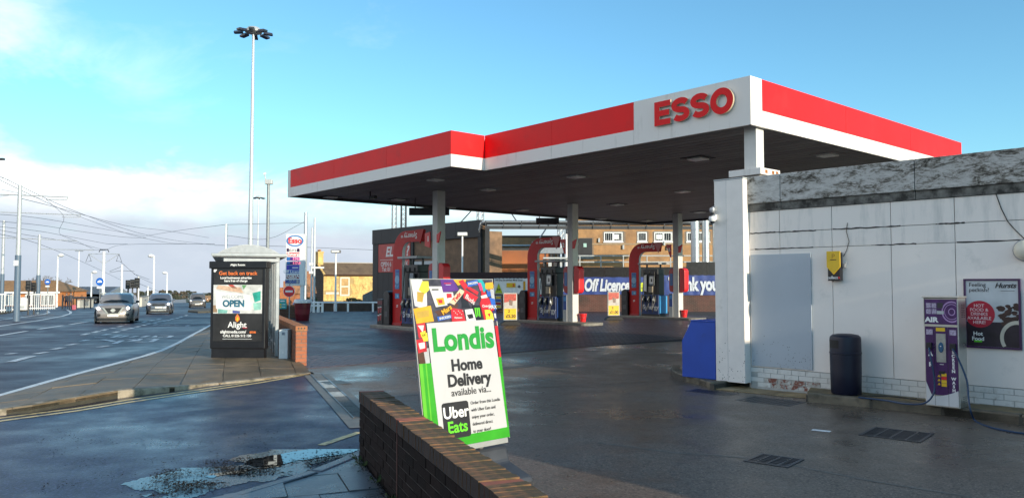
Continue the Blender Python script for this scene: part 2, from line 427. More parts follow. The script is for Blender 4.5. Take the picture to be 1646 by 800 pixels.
pav_near = [v for v in pav]
slabs(pavement, pav, Vector((-5.0, 15.4)), Vector((.942, .335)).normalized(), .62, .95, SLABM, ph, gap=.0035, rng=(-16, 6, -10, 34))
def kerbrun(parent, pts, hf, width, mat, length=.9, inward=1, low=.25, name='kerb_stone', round_=.018):
    'kerb stones laid end to end along a line of points'
    seg = []; L = 0
    for a, b in zip(pts[:-1], pts[1:]): seg.append((L, (b - a).length, a, b)); L += (b - a).length
    def at(s):
        for s0, l, a, b in seg:
            if s <= s0 + l + 1e-6: return a + (b - a) * ((s - s0) / l)
        return pts[-1]
    n = max(1, round(L / length)); st = L / n
    for i in range(n):
        a = at(i * st); b = at((i + 1) * st); d = (b - a).normalized(); nrm = Vector((-d.y, d.x)) * inward
        a = a + d * .005; b = b - d * .005
        q = [a, b, b + nrm * width, a + nrm * width]
        z = [hf(v.x, v.y) + random.uniform(-.003, .003) for v in q]
        m = MB().prism([(v.x, v.y) for v in q], [-low] * 4, z)
        m.build(name, mat, parent, bevel=round_)
kerbrun(pavement, [k.xy for k in kl], lambda x, y: ph(x, y) + .006, .14, KERBM)

# pavement on the camera's side of the low brick wall
def nh(x, y): return .05
npoly = [G(581, 722, .05).xy, G(500, 754, .05).xy, G(424, 784, .05).xy, G(330, 800, .05).xy, G(180, 830, .05).xy, G(-60, 900, .05).xy, Vector((-3.2, 0)), Vector((1.0, 0)), Vector((.75, 1.6)), Vector((-.1, 3.8)), Vector((-1.44, 7.34))]
b = MB().prism([(v.x, v.y) for v in npoly], -.1, .03)
foot = struct(b, 'footway', MATS['joint_dirt'], 'wet slab footway along the low brick wall')
slabs(foot, npoly, Vector((-1.5, 7.4)), Vector((.355, -.935)).normalized(), .62, .46, SLABW, nh, rng=(-2, 14, -9, 6), wob=.008, gap=.004)
kerbrun(foot, [npoly[i] for i in range(0, 6)], lambda x, y: .056, .13, SLABW, .9, inward=1, round_=.02)

# ---- painted lines (children of the road they lie on)
def strip(parent, pts, w, mat, name, off=.01, hf=None):
    b = MB(); n = len(pts)
    P = [Vector((p[0], p[1])) for p in pts]
    for i, p in enumerate(P):
        d = (P[min(i + 1, n - 1)] - P[max(i - 1, 0)]).normalized(); q = Vector((-d.y, d.x)) * w / 2
        for s in (1, -1):
            v = p + q * s; b.v.append((v.x, v.y, (hf or H)(v.x, v.y) + off))
    for i in range(n - 1): b.f.append([2 * i, 2 * i + 1, 2 * i + 3, 2 * i + 2]); b.m.append(0)
    return b.build(name, mat, parent)
def dens(px, k=6):
    out = []
    for a, b in zip(px[:-1], px[1:]):
        for t in range(k): out.append((a[0] + (b[0] - a[0]) * t / k, a[1] + (b[1] - a[1]) * t / k))
    return out + [px[-1]]
strip(main_road, [Hg(*q) for q in dens([(-150, 680), (-60, 654), (0, 636), (80, 613), (165, 590), (230, 573), (264, 562), (289, 550), (310, 538), (338, 523), (345, 519)])], .15, LINEW, 'edge_line')
strip(main_road, [Hg(*q) for q in dens([(284, 557), (300, 551), (318, 540), (338, 529), (346, 524)])], .13, LINEW, 'edge_line')
for px in ([(-60, 523), (0, 514), (35, 510), (70, 505), (79, 502), (76, 499.5)], [(-60, 534), (0, 524), (62, 515), (100, 508), (113, 504), (114, 501), (108, 498)]):
    strip(main_road, [Hg(*q) for q in dens(px)], .2, LINEW, 'lane_line')
for a, b in (((-60, 549), (43, 532)), ((62, 529), (101, 523)), ((112, 521.5), (141, 517))):
    strip(main_road, [Hg(*q) for q in dens([a, b])], .2, LINEW, 'lane_dash')
k = 340 / 1646
for a, b in (((55, 432), (120, 424)), ((80, 493), (255, 447)), ((275, 430), (365, 416)), ((412, 395), (490, 380)), ((525, 362), (595, 350)), ((630, 330), (692, 319)), ((640, 282), (690, 270)), ((725, 263), (770, 252)), ((795, 247), (832, 238)), ((865, 232), (890, 227)), ((920, 219), (950, 213)), ((805, 283), (850, 273)), ((885, 264), (925, 255)), ((950, 246), (985, 239)), ((1005, 234), (1035, 227)), ((1055, 221), (1085, 215)), ((1110, 208), (1135, 203)), ((1145, 197), (1170, 192)), ((1195, 190), (1220, 184)), ((1230, 180), (1250, 176)), ((1265, 175), (1285, 170)), ((1300, 170), (1320, 165)), ((1330, 160), (1350, 155)), ((1370, 153), (1390, 148)), ((1400, 143), (1420, 138)), ((1440, 133), (1458, 128)), ((1110, 183), (1140, 176)), ((1165, 172), (1195, 166)), ((1225, 160), (1250, 155))):
    strip(main_road, [Hg(a[0] * k, 480 + a[1] * k), Hg(b[0] * k, 480 + b[1] * k)], .19, LINEWORN if a[0] < 700 else LINEW, 'lane_dash')
for st in ([(765, 378), (860, 365)], [(890, 350), (950, 325)], [(735, 300), (820, 297)], [(800, 318), (885, 331), (860, 334)], [(870, 302), (935, 285)], [(925, 302), (990, 288)], [(985, 318), (1060, 320), (1010, 332)], [(1020, 300), (1065, 291)], [(1060, 330), (1100, 312), (1220, 315), (1170, 338), (1065, 336)], [(1110, 300), (1155, 287)], [(1200, 300), (1215, 288), (1335, 290), (1310, 303), (1240, 300)], [(1230, 205), (1330, 208)], [(1260, 195), (1370, 196)], [(1350, 206), (1400, 204)], [(1450, 212), (1475, 207)], [(1480, 196), (1530, 197)], [(1200, 204), (1222, 200)]):
    strip(main_road, [Hg(x * k, 480 + y * k) for x, y in st], .17, LINEWORN, 'worn_lettering_stroke')
strip(side_road, [G(*q) for q in dens([(-150, 704), (0, 677), (124, 660.5), (206, 647), (330, 628.5), (420, 615), (494, 602)])], .09, LINEY, 'yellow_line', .009, hf=lambda x, y: 0)
strip(side_road, [G(*q) for q in dens([(-150, 697), (0, 672.5), (124, 656.5), (206, 643), (330, 625), (420, 611.5), (490, 600)])], .09, LINEY, 'yellow_line', .009, hf=lambda x, y: 0)
strip(side_road, [G(*q) for q in dens([(516, 716), (545, 706), (578, 695)])], .09, LINEY, 'yellow_line', .009, hf=lambda x, y: 0)
strip(side_road, [G(*q) for q in dens([(500, 603), (540, 645), (580, 688)])], .26, M('concrete_strip', (.16, .145, .12), .5, var=.3, scale=5, bmp=.3), 'concrete_strip', .012, hf=lambda x, y: 0)
strip(forecourt, [G(*q) for q in dens([(519, 602), (548, 628), (582, 659)])], .2, MATS['concrete_strip'], 'concrete_strip', .012, hf=lambda x, y: 0)
TAR = M('tar_seam', (.02, .019, .018), .35, var=.3, scale=8)
strip(forecourt, [G(*q) for q in dens([(960, 712), (1080, 728), (1200, 737), (1290, 752), (1400, 774), (1560, 800)])], .035, M('pale_seam', (.17, .15, .125), .6, var=.3, scale=9), 'repair_seam', .0105, hf=lambda x, y: 0)
strip(forecourt, [G(*q) for q in dens([(610, 640), (760, 628), (900, 622), (1080, 612)])], .02, TAR, 'repair_seam', .0105, hf=lambda x, y: 0)
# drainage channel of cast grates between the strips
dc = thing('drainage_channel', 'steel grated drainage channel across the forecourt entrance', 'drain', (0, 0, 0))
a = G(508, 602).xy; b = G(582, 673).xy; L = (b - a).length; d = (b - a) / L; nn = Vector((-d.y, d.x))
GRATEM = M('cast_iron', (.05, .055, .065), .38, .4, var=.4, scale=14)
GRATEL = M('bright_grate', (.22, .25, .28), .35, .5, var=.4, scale=14)
k = 0; s = 0.
while s < L - .05:
    m = MB(); e = min(s + .5, L)
    for q in (-.11, .09): 
        A_ = a + d * s + nn * q; B_ = a + d * (e - .012) + nn * q; m.bar((A_.x + nn.x * .01, A_.y + nn.y * .01, .012), (B_.x + nn.x * .01, B_.y + nn.y * .01, .012), .02, .02)
    t = s + .02
    while t < e - .02:
        A_ = a + d * t + nn * -.1; B_ = a + d * t + nn * .1; m.bar((A_.x, A_.y, .011), (B_.x, B_.y, .011), .014, .016); t += .034
    m.build('grate', GRATEL if k in (2, 3, 5) else GRATEM, dc); k += 1; s += .5
MB().prism([((a + nn * .11).x, (a + nn * .11).y), ((a - nn * .11).x, (a - nn * .11).y), ((b - nn * .11).x, (b - nn * .11).y), ((b + nn * .11).x, (b + nn * .11).y)], -.05, .0095).build('gutter', BLACK, dc)
def cover(px, w, l, ang, label, grid, mat=GRATEM, cat='drain cover', name='drain_cover', z=.008):
    p = G(*px); t = thing(name, label, cat, (p.x, p.y, z), ang)
    f = MB()
    if grid:
        MB().box(-w / 2, w / 2, -l / 2, l / 2, -.05, .001).build('pit', BLACK, t)
        for x in (-w / 2, w / 2 - .03): f.box(x, x + .03, -l / 2, l / 2, .0015, .008)
        for y in (-l / 2, l / 2 - .03): f.box(-w / 2 + .031, w / 2 - .031, y, y + .03, .0015, .0078)
        f.build('frame', mat, t)
        n = grid; b = MB()
        for i in range(1, n): b.box(-w / 2 + .03, w / 2 - .03, -l / 2 + l * i / n - .009, -l / 2 + l * i / n + .009, .0015, .007)
        for i in range(1, 4): b.box(-w / 2 + w * i / 4 - .008, -w / 2 + w * i / 4 + .008, -l / 2 + .03, l / 2 - .03, .0012, .0066)
        b.build('bars', mat, t)
    else:
        f.box(-w / 2, w / 2, -l / 2, l / 2, .0, .004); f.build('frame', GRATEM, t)
        for i in range(8):
            for j in range(8):
                pass
        b = MB()
        for i in range(9):
            for j in range(9):
                x = -w / 2 + .03 + (w - .06) * (i + .5) / 9; y = -l / 2 + .03 + (l - .06) * (j + .5) / 9; b.box(x - .018, x + .018, y - .018, y + .018, .003, .007)
        b.build('tread', BLACK, t)
cover((1441, 699), .62, .62, R(-40), 'large square iron drain grid near the air machine', 9)
cover((1244, 741), .42, .42, R(-40), 'small square drain grid in the open forecourt nearest the camera', 7)
cover((1238, 645), .8, .55, R(-46), 'dark rectangular inspection plate in front of the flat grey board', 0, BLACK, 'inspection cover', 'inspection_plate')
cover((1144, 631), .72, .36, R(-46), 'dark inspection plate in front of the blue bunker kerb', 0, BLACK, 'inspection cover', 'inspection_plate')
cover((824, 591), .9, .3, R(41), 'narrow drain grid at the edge of the block paving', 8)
cover((538, 616), .42, .5, R(35), 'square iron access cover beside the drainage channel', 0, GRATEM, 'inspection cover', 'inspection_plate', z=.014)
MB().box(-.1, .1, -.045, .045, 0, .001).build('paper_strip', WHITEP, thing('paper_scrap', 'white strip of paper lying on the forecourt tarmac', 'litter', (*G(1320, 693).xy, .011), R(-35)))
# scattered flecks of leaf and grit on the forecourt
lm = MB(); random.seed(3)
for i in range(260):
    x = random.uniform(-2, 7); y = random.uniform(4, 18)
    if y < 7.5 and x < 0: continue
    if (x - 3.3) * .723 + (y - 12.4) * .69 > -.6: continue
    r = random.uniform(.006, .022); t = random.uniform(0, 6)
    lm.add([(x + r * math.cos(t + q) * (1 if k % 2 else .5), y + r * math.sin(t + q) * (1 if k % 2 else .5), .011 + .004 * (k % 2)) for k, q in enumerate((0, 1.57, 3.14, 4.71))], [(0, 1, 2, 3)])
tag(lm.build('grit', M('pale_grit', (.3, .26, .17), .8, var=.6, scale=2)), 'pale flecks of leaf and grit scattered on the forecourt', kind='stuff')
# puddle with a mat of wet leaves along the kerb
WATER = M('still_water', (.008, .01, .012), .015, var=0, rvar=0, spec=.9)
def fbm(x, y, s): return noise.noise((x, y, s)) + .5 * noise.noise((x * 2.1, y * 2.1, s + 5)) + .25 * noise.noise((x * 4.3, y * 4.3, s + 9)) + .12 * noise.noise((x * 9, y * 9, s + 2))
def film(name, mat, lab, field, z, kind='structure', c=.018, x0=-3.9, x1=-1.15, y0=5.1, y1=7.9):
    'a sheet of water whose edge follows a field: small cells wherever the field is positive'
    g = MB(); idx = {}
    def vid(i, j):
        if (i, j) not in idx: idx[(i, j)] = len(g.v); g.v.append((x0 + i * c, y0 + j * c, z))
        return idx[(i, j)]
    for i in range(int((x1 - x0) / c)):
        for j in range(int((y1 - y0) / c)):
            if field(x0 + (i + .5) * c, y0 + (j + .5) * c) > 0: g.f.append([vid(i, j), vid(i + 1, j), vid(i + 1, j + 1), vid(i, j + 1)]); g.m.append(0)
    o = g.build(name, mat); return tag(o, lab, kind=kind)
kpts = [G(*q) for q in ((583, 722), (500, 756), (424, 786), (330, 802), (240, 815))]
spine = [G(*q).xy for q in ((600, 712), (545, 722), (490, 731), (440, 741))]
spine2 = [G(*q).xy for q in ((430, 752), (395, 757), (350, 763), (315, 772))]
def dline(p, L): return min(dseg(p, L[i], L[i + 1]) for i in range(len(L) - 1))
def inkerb(x, y):
    p = Vector((x, y))
    for i in range(len(kpts) - 1):
        a, b = kpts[i].xy, kpts[i + 1].xy
        if (b - a).cross(p - a) > -.01 and min(a.x, b.x) <= x <= max(a.x, b.x): return False
    return True
def f_clear(x, y):
    if not inkerb(x, y): return -1
    return .21 + .07 * fbm(x * 2., y * 2., 4) - dline(Vector((x, y)), spine)
def f_shallow(x, y):
    if not inkerb(x, y) or f_clear(x, y) > -.01: return -1
    return .10 + .15 * fbm(x * 2.4, y * 2.4, 8) - dline(Vector((x, y)), spine2) * 1.1
def f_damp(x, y):
    if not inkerb(x, y): return -1
    return .42 + .3 * fbm(x * 1.6, y * 1.6, 12) - min(dline(Vector((x, y)), spine), dline(Vector((x, y)), spine2)) * .9
DAMP = M('saturated_tarmac', (.008, .01, .015), .16, var=.4, scale=40, rvar=.09, bmp=.12, bscale=60, spec=.4)
film('damp_patch', DAMP, 'dark saturated tarmac round the puddle', f_damp, .0072, c=.03)
film('puddle', WATER, 'clear puddle reflecting blue sky beside the wall end', f_clear, .0105)
film('puddle', WATER, 'broken shallow puddle among the wet leaves along the kerb', f_shallow, .0102)
lm = MB(); random.seed(5)
def leaf(x, y, z, r):
    t = random.uniform(0, 6.3); e = random.uniform(.3, .55); tl = random.uniform(-.35, .35)
    ca, sa = math.cos(t), math.sin(t); pts = []
    for a, b in ((-1, 0), (0, -e), (1, 0), (0, e)):
        X = a * r; Y = b * r; pts.append((x + X * ca - Y * sa, y + X * sa + Y * ca, z + abs(b) * r * .5 + a * r * tl + .006))
    lm.add(pts, [(0, 1, 2, 3)])
for i in range(7000):
    u = random.random(); px = 255 + 290 * u + random.gauss(0, 18)
    mid = 792 - (px - 255) * (792 - 738) / 290
    py = mid + random.gauss(-10, 15)
    if py > mid + 9 - (px - 255) * .0: py = mid + random.uniform(-12, 9)
    p = G(px, py)
    c = noise.noise((p.x * 3.2, p.y * 3.2, 7)) + .35 * noise.noise((p.x * 11, p.y * 11, 2))
    if c < random.uniform(-.25, .35): continue
    if px > 430 and py < mid - 10 and random.random() < .97: continue
    leaf(p.x, p.y, .012 + max(0, c) * random.random() * .03, random.uniform(.006, .018))
for i in range(2200):
    p = G(random.uniform(60, 560), random.uniform(690, 799)); 
    if noise.noise((p.x * 2, p.y * 2, 3)) < .1: continue
    leaf(p.x, p.y, .006, random.uniform(.005, .014))
for i in range(500):   # along the foot of the brick wall
    t = random.random(); x = -1.42 + .355 * 4.4 * t - abs(random.gauss(0, .05)); y = 7.36 - .935 * 4.4 * t - random.random() * .04
    leaf(x, y, .055, random.uniform(.006, .02))
tag(lm.build('leaf_litter', M('wet_dead_leaves', (.016, .012, .008), .75, var=.7, scale=9, rvar=.1, spec=.15), fix=False), 'black wet dead leaves matted along the kerb and puddle', kind='stuff')
weed = MB()
for i in range(14):
    t = random.random(); cx = -1.45 + .355 * 4.4 * t; cy = 7.3 - .935 * 4.4 * t
    for k in range(14):
        a = random.uniform(0, 6.3); r = random.uniform(.02, .06); h = random.uniform(.02, .07)
        weed.add([(cx, cy, .05), (cx + math.cos(a) * r - .006, cy + math.sin(a) * r, .05 + h), (cx + math.cos(a) * r * 1.3, cy + math.sin(a) * r * 1.3, .05 + h * .8), (cx + math.cos(a) * r * .8 + .008, cy + math.sin(a) * r * .8, .05 + h * .5)], [(0, 1, 2, 3)])
tag(weed.build('weeds', M('weed_green', (.05, .075, .02), .7, var=.5, scale=20)), 'small weeds growing at the foot of the low brick wall', kind='stuff')
# ================================================================ SHOP WITH WHITE CLADDING (local x along the wall towards the camera, -y outward)
WTH = math.atan2(-.723, .69); WX = Vector((.69, -.723)); WY = Vector((.723, .69))
W0 = Vector((3.79, 12.4))
CLAD = M('white_cladding', (.86, .8, .74), .5, var=.04, scale=1.5, dirt=(.4, .4, .37), dscale=1.8, dlo=.6, dhi=.95)
def streaked(name, col, dirt, lo, hi, zscale=.12, sc=7., extra=None, bm=0., spots=.55):
    'paint with rain streaks running down it'
    m, nt, b = nt_of(name)
    tcn = nt.nodes.new('ShaderNodeTexCoord'); mpn = nt.nodes.new('ShaderNodeMapping'); mpn.inputs['Scale'].default_value = (1, 1, zscale)
    P_ = nt.nodes.new('ShaderNodeNewGeometry').outputs['Position']
    nt.links.new(P_ if extra or spots == 0 else tcn.outputs['Object'], mpn.inputs[0])
    a = tnoise(nt, sc, 6, .65, mpn.outputs[0]); c2 = tnoise(nt, 1.3, 5, .6); sp = tnoise(nt, 55, 3, .6)
    f = mth(nt, 'MULTIPLY_ADD', a, .6, mth(nt, 'MULTIPLY', c2, .4))
    c = mix(nt, ramp(nt, f, [(lo, 0.), (hi, 1.)]), col, dirt)
    c = mix(nt, ramp(nt, sp, [(.7, 0.), (.78, spots)]), c, (.16, .15, .13))
    if extra: c = mix(nt, ramp(nt, tnoise(nt, extra[0], 10, .72, P_, extra[4]), [(extra[1], 0.), (extra[2], 1.)]), c, extra[3])
    nt.links.new(c, b.inputs['Base Color']); b.inputs['Roughness'].default_value = .5
    if bm: bump(nt, b, a, bm)
    return m
CLADS = streaked('rain_streaked_cladding', (.86, .8, .74), (.52, .52, .49), .5, .72)
BOARDM = M('grey_board', (.42, .47, .52), .45, var=.05, scale=1.)
def parapet_mat():
    m, nt, b = nt_of('blackened_parapet')
    tcn = nt.nodes.new('ShaderNodeTexCoord'); mpn = nt.nodes.new('ShaderNodeMapping'); mpn.inputs['Scale'].default_value = (.75, 1, 1.9)
    nt.links.new(tcn.outputs['Object'], mpn.inputs[0])
    a = tnoise(nt, 4.6, 12, .8, mpn.outputs[0], .6); a2 = tnoise(nt, 1.1, 6, .6, mpn.outputs[0], .5); f = tnoise(nt, 26, 5, .7, mpn.outputs[0])
    v = mth(nt, 'ADD', mth(nt, 'MULTIPLY', a, .62), mth(nt, 'ADD', mth(nt, 'MULTIPLY', a2, .3), mth(nt, 'MULTIPLY', f, .2)))
    c = ramp(nt, v, [(.46, (.56, .56, .54)), (.55, (.42, .415, .4)), (.59, (.2, .19, .165)), (.63, (.05, .045, .038)), (.71, (.014, .012, .011))])
    nt.links.new(c, b.inputs['Base Color']); b.inputs['Roughness'].default_value = .8; bump(nt, b, v, .5, .03)
    return m
PARAM = parapet_mat()
LIPM = M('stained_lip', (.15, .145, .13), .8, var=.5, scale=9, dirt=(.03, .028, .024), dscale=5., dlo=.45, dhi=.6)
def posvec(nt): return nt.nodes.new('ShaderNodeNewGeometry').outputs['Position']
shop = thing('shop_building', 'long white clad filling station shop with blackened concrete parapet', 'building', (W0.x, W0.y, 0), WTH)
LEN = 10.6
def sx(px):  # distance along the wall of a column of the photograph
    k = (px - 823) / 1250; return (k * 12.4 - 3.79) / (.69 + .723 * k)
seams = [0, sx(1254), sx(1338), sx(1433), sx(1536), 5.15, 6.35, 7.55, 8.75, 9.95, LEN]
# core of the building behind the panels, roof, end and back walls
MB().box(-.02, LEN, .06, 9.0, .0, 3.05).build('wall', DARK, shop)
MB().box(.3, LEN, .5, 8.8, 3.052, 3.09).build('roof', M('roof_felt', (.06, .06, .06), .9, var=.3), shop)
MB().box(-.06, -.021, .06, 9.0, .0, 3.36).build('end_wall', CLAD, shop)
rows = [(.355, 2.205), (2.205, 2.46), (2.46, 2.805)]
for i in range(len(seams) - 1):
    for j, (z0, z1) in enumerate(rows):
        b = MB().box(seams[i] + .004, seams[i + 1] - .004, random.uniform(-.002, .002), .055, z0 + (.004 if j else .0), z1 - .003)
        b.build('wall_panel', CLADS if j else CLAD, shop, bevel=.003)
js = [0, sx(1258), sx(1475), 4.2, 6.1, 8., LEN]
for a, b in zip(js[:-1], js[1:]):
    MB().box(a + .004, b - .004, -.05, .3, 2.93, 3.36).build('parapet_panel', PARAM, shop, bevel=.008)
    MB().box(a + .004, b - .004, -.02, .056, 2.808, 2.926).build('parapet_lip', LIPM, shop)
# unseen wing, added right of the frame to cast shade on the forecourt
MB().box(10.6, 16.5, -6.2, -.06, 0, 3.1).build('shade_wing', CLAD, shop)
MB().box(0, LEN, .31, .34, 2.9, 3.33).build('parapet_back', CONC, shop)
# flat grey board screwed over an opening
x1 = sx(1304)
bd = MB().box(.03, x1, -.02, -.004, .375, 2.12).build('grey_board', BOARDM, shop, bevel=.002)
bd['label'] = 'flat blue-grey board screwed over the wall'
sc_ = MB()
for x in (.07, x1 * .5, x1 - .04):
    for z in (.42, .95, 1.5, 2.07): sc_.cyl(x, 0, 0, .005, .009, n=6)
sc_ = MB()
for x in (.07, x1 * .5, x1 - .04):
    for z in (.42, .95, 1.5, 2.07): sc_.tube([(x, -.02, z), (x, -.024, z)], .01, 6)
sc_.build('screws', LGREY, bd)['kind'] = 'stuff'
# white painted brick plinth; paint flaking off to red brick low down at the corner
plinth = MB().box(0, LEN, .0, .055, -.05, .35).build('plinth', M('painted_mortar', (.42, .42, .4), .6, var=.2, scale=8), shop)
PB = streaked('white_painted_brick', (.68, .68, .65), (.36, .34, .3), .5, .75, 1., 9., extra=(9., .66, .7, (.16, .09, .07), .2), spots=0)
PBF = streaked('flaking_painted_brick', (.62, .62, .58), (.3, .27, .24), .4, .6, 1., 9., extra=(6., .5, .54, (.2, .06, .04), .4), spots=0)
brk = {}
for key, mt in (('a', PB), ('b', PBF)): brk[key] = MB().box(0, .215, 0, .06, 0, .066).mesh('brick', mt)
for c in range(4):
    z = .353 - .0745 * (c + 1); x = .0 + (.1125 if c % 2 else 0)
    while x < 9.5:
        if not (c == 3 and x > 1.6):
            fl = c >= 2 and .15 < x < 1.1
            o = inst(brk['b' if fl else 'a'], 'brick', plinth, (x + .004, -.008 + random.uniform(-.0025, .0025), z), scale=(min(1, (LEN - x) / .225), 1, 1))
        x += .2255
# white corner pillar standing proud of the wall
pil = MB(); pil.box(-.52, .0, -.18, .2, .1, 3.33); pb = pil.build('corner_pillar', M('white_pillar', (.82, .77, .72), .45, var=.04, dirt=(.42, .4, .35), dscale=2.2, dlo=.62, dhi=.9), shop, bevel=.006)
MB().box(-.525, .004, -.186, .21, 3.335, 3.352).build('pillar_cap', LGREY, shop)
MB().box(-.302, -.298, -.1815, -.17, .12, 3.33).build('pillar_seam', GREY, shop)
g = MB()
random.seed(11)
for i in range(46):   # chips in the paint near the pillar foot and lower board
    x = random.uniform(-.5, .0); z = .13 + abs(random.gauss(0, .22)); r = random.uniform(.003, .008)
    g.face_xz([(x - r, z), (x, z - r), (x + r, z), (x, z + r * 1.4)], -.1815, -.18)
for i in range(60):
    x = random.uniform(.04, 1.0); z = .39 + abs(random.gauss(0, .2)); r = random.uniform(.003, .007)
    g.face_xz([(x - r, z), (x, z - r), (x + r, z), (x, z + r)], -.0215, -.0195)
g.build('paint_chips', M('bare_chip', (.06, .05, .045), .8), shop)
# dark horizontal stains at the panel joints
st = MB()
for x0, x1_, z in ((.02, .5, 2.462), (.5, 1.1, 2.46), (.1, 1.05, 2.207), (1.35, 2.3, 2.46), (1.9, 2.5, 2.207), (2.75, 3.1, 2.46), (3.0, 4.6, 2.207)):
    n = 14; top = [(x0 + (x1_ - x0) * i / n, z + .003 + random.random() * .012) for i in range(n + 1)]; bot = [(x0 + (x1_ - x0) * i / n, z - .003 - random.random() * .01) for i in range(n, -1, -1)]
    st.face_xz(top + bot, -.0042, -.003)
st.build('joint_stain', M('joint_grime', (.05, .045, .04), .8, var=.3), shop)

# cables and lamp on the wall
cb = MB(); X = sx(1364)
def wallz(px, py): s = sx(px); return EYE + (455 - py) * (12.4 - .723 * s) / 1250
cb.tube([(sx(1364), -.012, wallz(1364, 358)), (sx(1362), -.014, wallz(1362, 372)), (sx(1366), -.013, wallz(1365, 388)), (sx(1362), -.014, wallz(1362, 402)), (sx(1357), -.02, wallz(1357, 412))], .005, 5)
tag(cb.build('power_cable', RUBBER, None, (W0.x, W0.y, 0), WTH), 'thin black cable dropping down the white wall to the yellow box', 'cable')
cb = MB().tube([(sx(a), -.012, wallz(a, c)) for a, c in ((1604, 311), (1612, 335), (1622, 356), (1634, 370), (1647, 383), (1660, 392))], .006, 5)
tag(cb.build('power_cable', RUBBER, None, (W0.x, W0.y, 0), WTH), 'black cable curving down from the parapet to the round wall lamp', 'cable')
lp = thing('wall_lamp', 'round cream wall lamp at the right edge of the white wall', 'lamp', (W0 + WX * sx(1650)).to_3d() + Vector((0, 0, wallz(1650, 402))), WTH)
MB().lathe([(.13, 0), (.14, .03), (.13, .05)]).build('base', GREY, lp, smooth=True).rotation_euler = (R(90), 0, 0)
m = MB().lathe([(.125, .05), (.115, .08), (.08, .11), (.02, .122)]); o = m.build('diffuser', M('cream_plastic', (.7, .66, .54), .3, var=.05), lp, smooth=True); o.rotation_euler = (R(90), 0, 0)

# yellow parcel point sign box
s = sx(1345); zc = wallz(1345, 428)
cp = thing('parcel_point_box', 'yellow arrow-shaped parcel point box on the white wall', 'sign', (W0 + WX * s).to_3d() + Vector((0, 0, zc)), WTH)
MB().box(-.09, .09, -.1, -.005, -.21, .2).build('box', BLACK, cp, bevel=.004)
MB().face_xz([(-.1, .22), (.1, .22), (.1, -.01), (0, -.12), (-.1, -.01)], -.115, -.1005).build('arrow', YEL, cp, bevel=.004)
q = MB()
MB().box(-.045, .045, -.118, -.1155, .09, .1).build('print_line', BROWN, cp)
txt(cp, 'P', (.0, -.1165, .14), .1, M('ochre_print', (.5, .28, .01), .5), bold=.01)
txt(cp, 'collect', (-.02, -.1015, -.165), .058, WHITEP, bold=.012)
MB().box(.062, .085, -.1025, -.101, -.18, -.15).build('cross', RED, cp)
MB().tube([(.1, -.03, .02), (.14, -.03, .02), (.15, -.02, .06)], .008, 6).build('bracket', GREY, cp)
MB().box(.1, .135, -.05, -.004, -.02, .04).build('junction_box', GREY, cp)

# framed hot food poster
s0, s1 = sx(1549), sx(1640)
z0 = wallz(1549, 557); z1 = wallz(1549, 448)
po = thing('hot_food_poster', 'purple framed hot food poster on the white wall', 'poster', (W0 + WX * s0).to_3d() + Vector((0, 0, z0)), WTH)
pw, phh = s1 - s0, z1 - z0
FR = M('purple_frame', (.05, .012, .07), .3, var=.1)
f = MB(); f.box(0, .025, -.035, -.004, 0, phh); f.box(pw - .025, pw, -.035, -.004, 0, phh); f.box(.0251, pw - .0251, -.0345, -.004, 0, .025); f.box(.0251, pw - .0251, -.0345, -.004, phh - .025, phh); f.build('frame', FR, po)
MB().box(.02, pw - .02, -.022, -.005, .02, phh - .02).build('sheet', M('pale_print', (.52, .56, .58), .3, var=.12, scale=4), po)
MB().box(.026, pw - .026, -.0232, -.0222, .026, phh * .38).build('dark_print', M('dark_purple_print', (.018, .01, .02), .35, var=.5, scale=8), po)
n = 30; MB().face_xz([(max(.026, pw * .28 + pw * .27 * math.cos(t * 2 * math.pi / n)), phh * .49 + pw * .27 * math.sin(t * 2 * math.pi / n)) for t in range(n)], -.0245, -.0235).build('red_disc', CRIM, po)
random.seed(21)
fm = MB()
for i in range(26):
    cx = random.uniform(.62, .95) * pw; cz = (random.uniform(.36, .66)) * phh
    if cz > phh * (.4 + .35 * (cx / pw - .45)) + .12: continue
    r = random.uniform(.03, .055) * pw * 1.3
    fm.face_xz([(min(pw - .027, cx + r * math.cos(k) * (1 + .3 * math.sin(3 * k))), cz + r * .8 * math.sin(k)) for k in [j * .7 for j in range(9)]], -.0252 - i * .00005, -.0246)
fm.build('food_print', M('chocolate_print', (.045, .018, .013), .4, var=.6, scale=12), po)
cx, cz, ro, ri = pw * .93, phh * .16, pw * .3, pw * .235
ring = [(min(pw - .026, cx + ro * math.cos(t)), max(.027, cz + ro * 1.15 * math.sin(t))) for t in [R(a) for a in range(70, 216, 8)]]
ringi = [(min(pw - .026, cx + ri * math.cos(t)), max(.027, cz + ri * 1.15 * math.sin(t))) for t in [R(a) for a in range(214, 68, -8)]]
MB().face_xz(ring + ringi, -.0282, -.027).build('plate_print', M('plate_print', (.6, .55, .45), .4, var=.1), po)
txt(po, 'Feeling\npeckish?', (.06, -.0235, phh * .875), .07, BLACKP, align='LEFT', bold=.004)
txt(po, 'Hursts', (pw * .74, -.0235, phh * .9), .085, BLACKP, bold=.02, shear=.35)
MB().box(pw * .66, pw * .9, -.024, -.0228, phh * .825, phh * .83).build('underline', BLACKP, po)
txt(po, 'HOT\nFOOD &\nDRINKS\nAVAILABLE\nHERE!', (pw * .27, -.0255, phh * .49), .056, M('pink_print', (.85, .62, .62), .5), bold=.008)
txt(po, 'Hot\nFood', (pw * .24, -.0245, phh * .17), .068, WHITEP, bold=.014)
MB().box(pw * .17, pw * .31, -.0245, -.0233, phh * .085, phh * .115).build('green_tab', LIME, po)

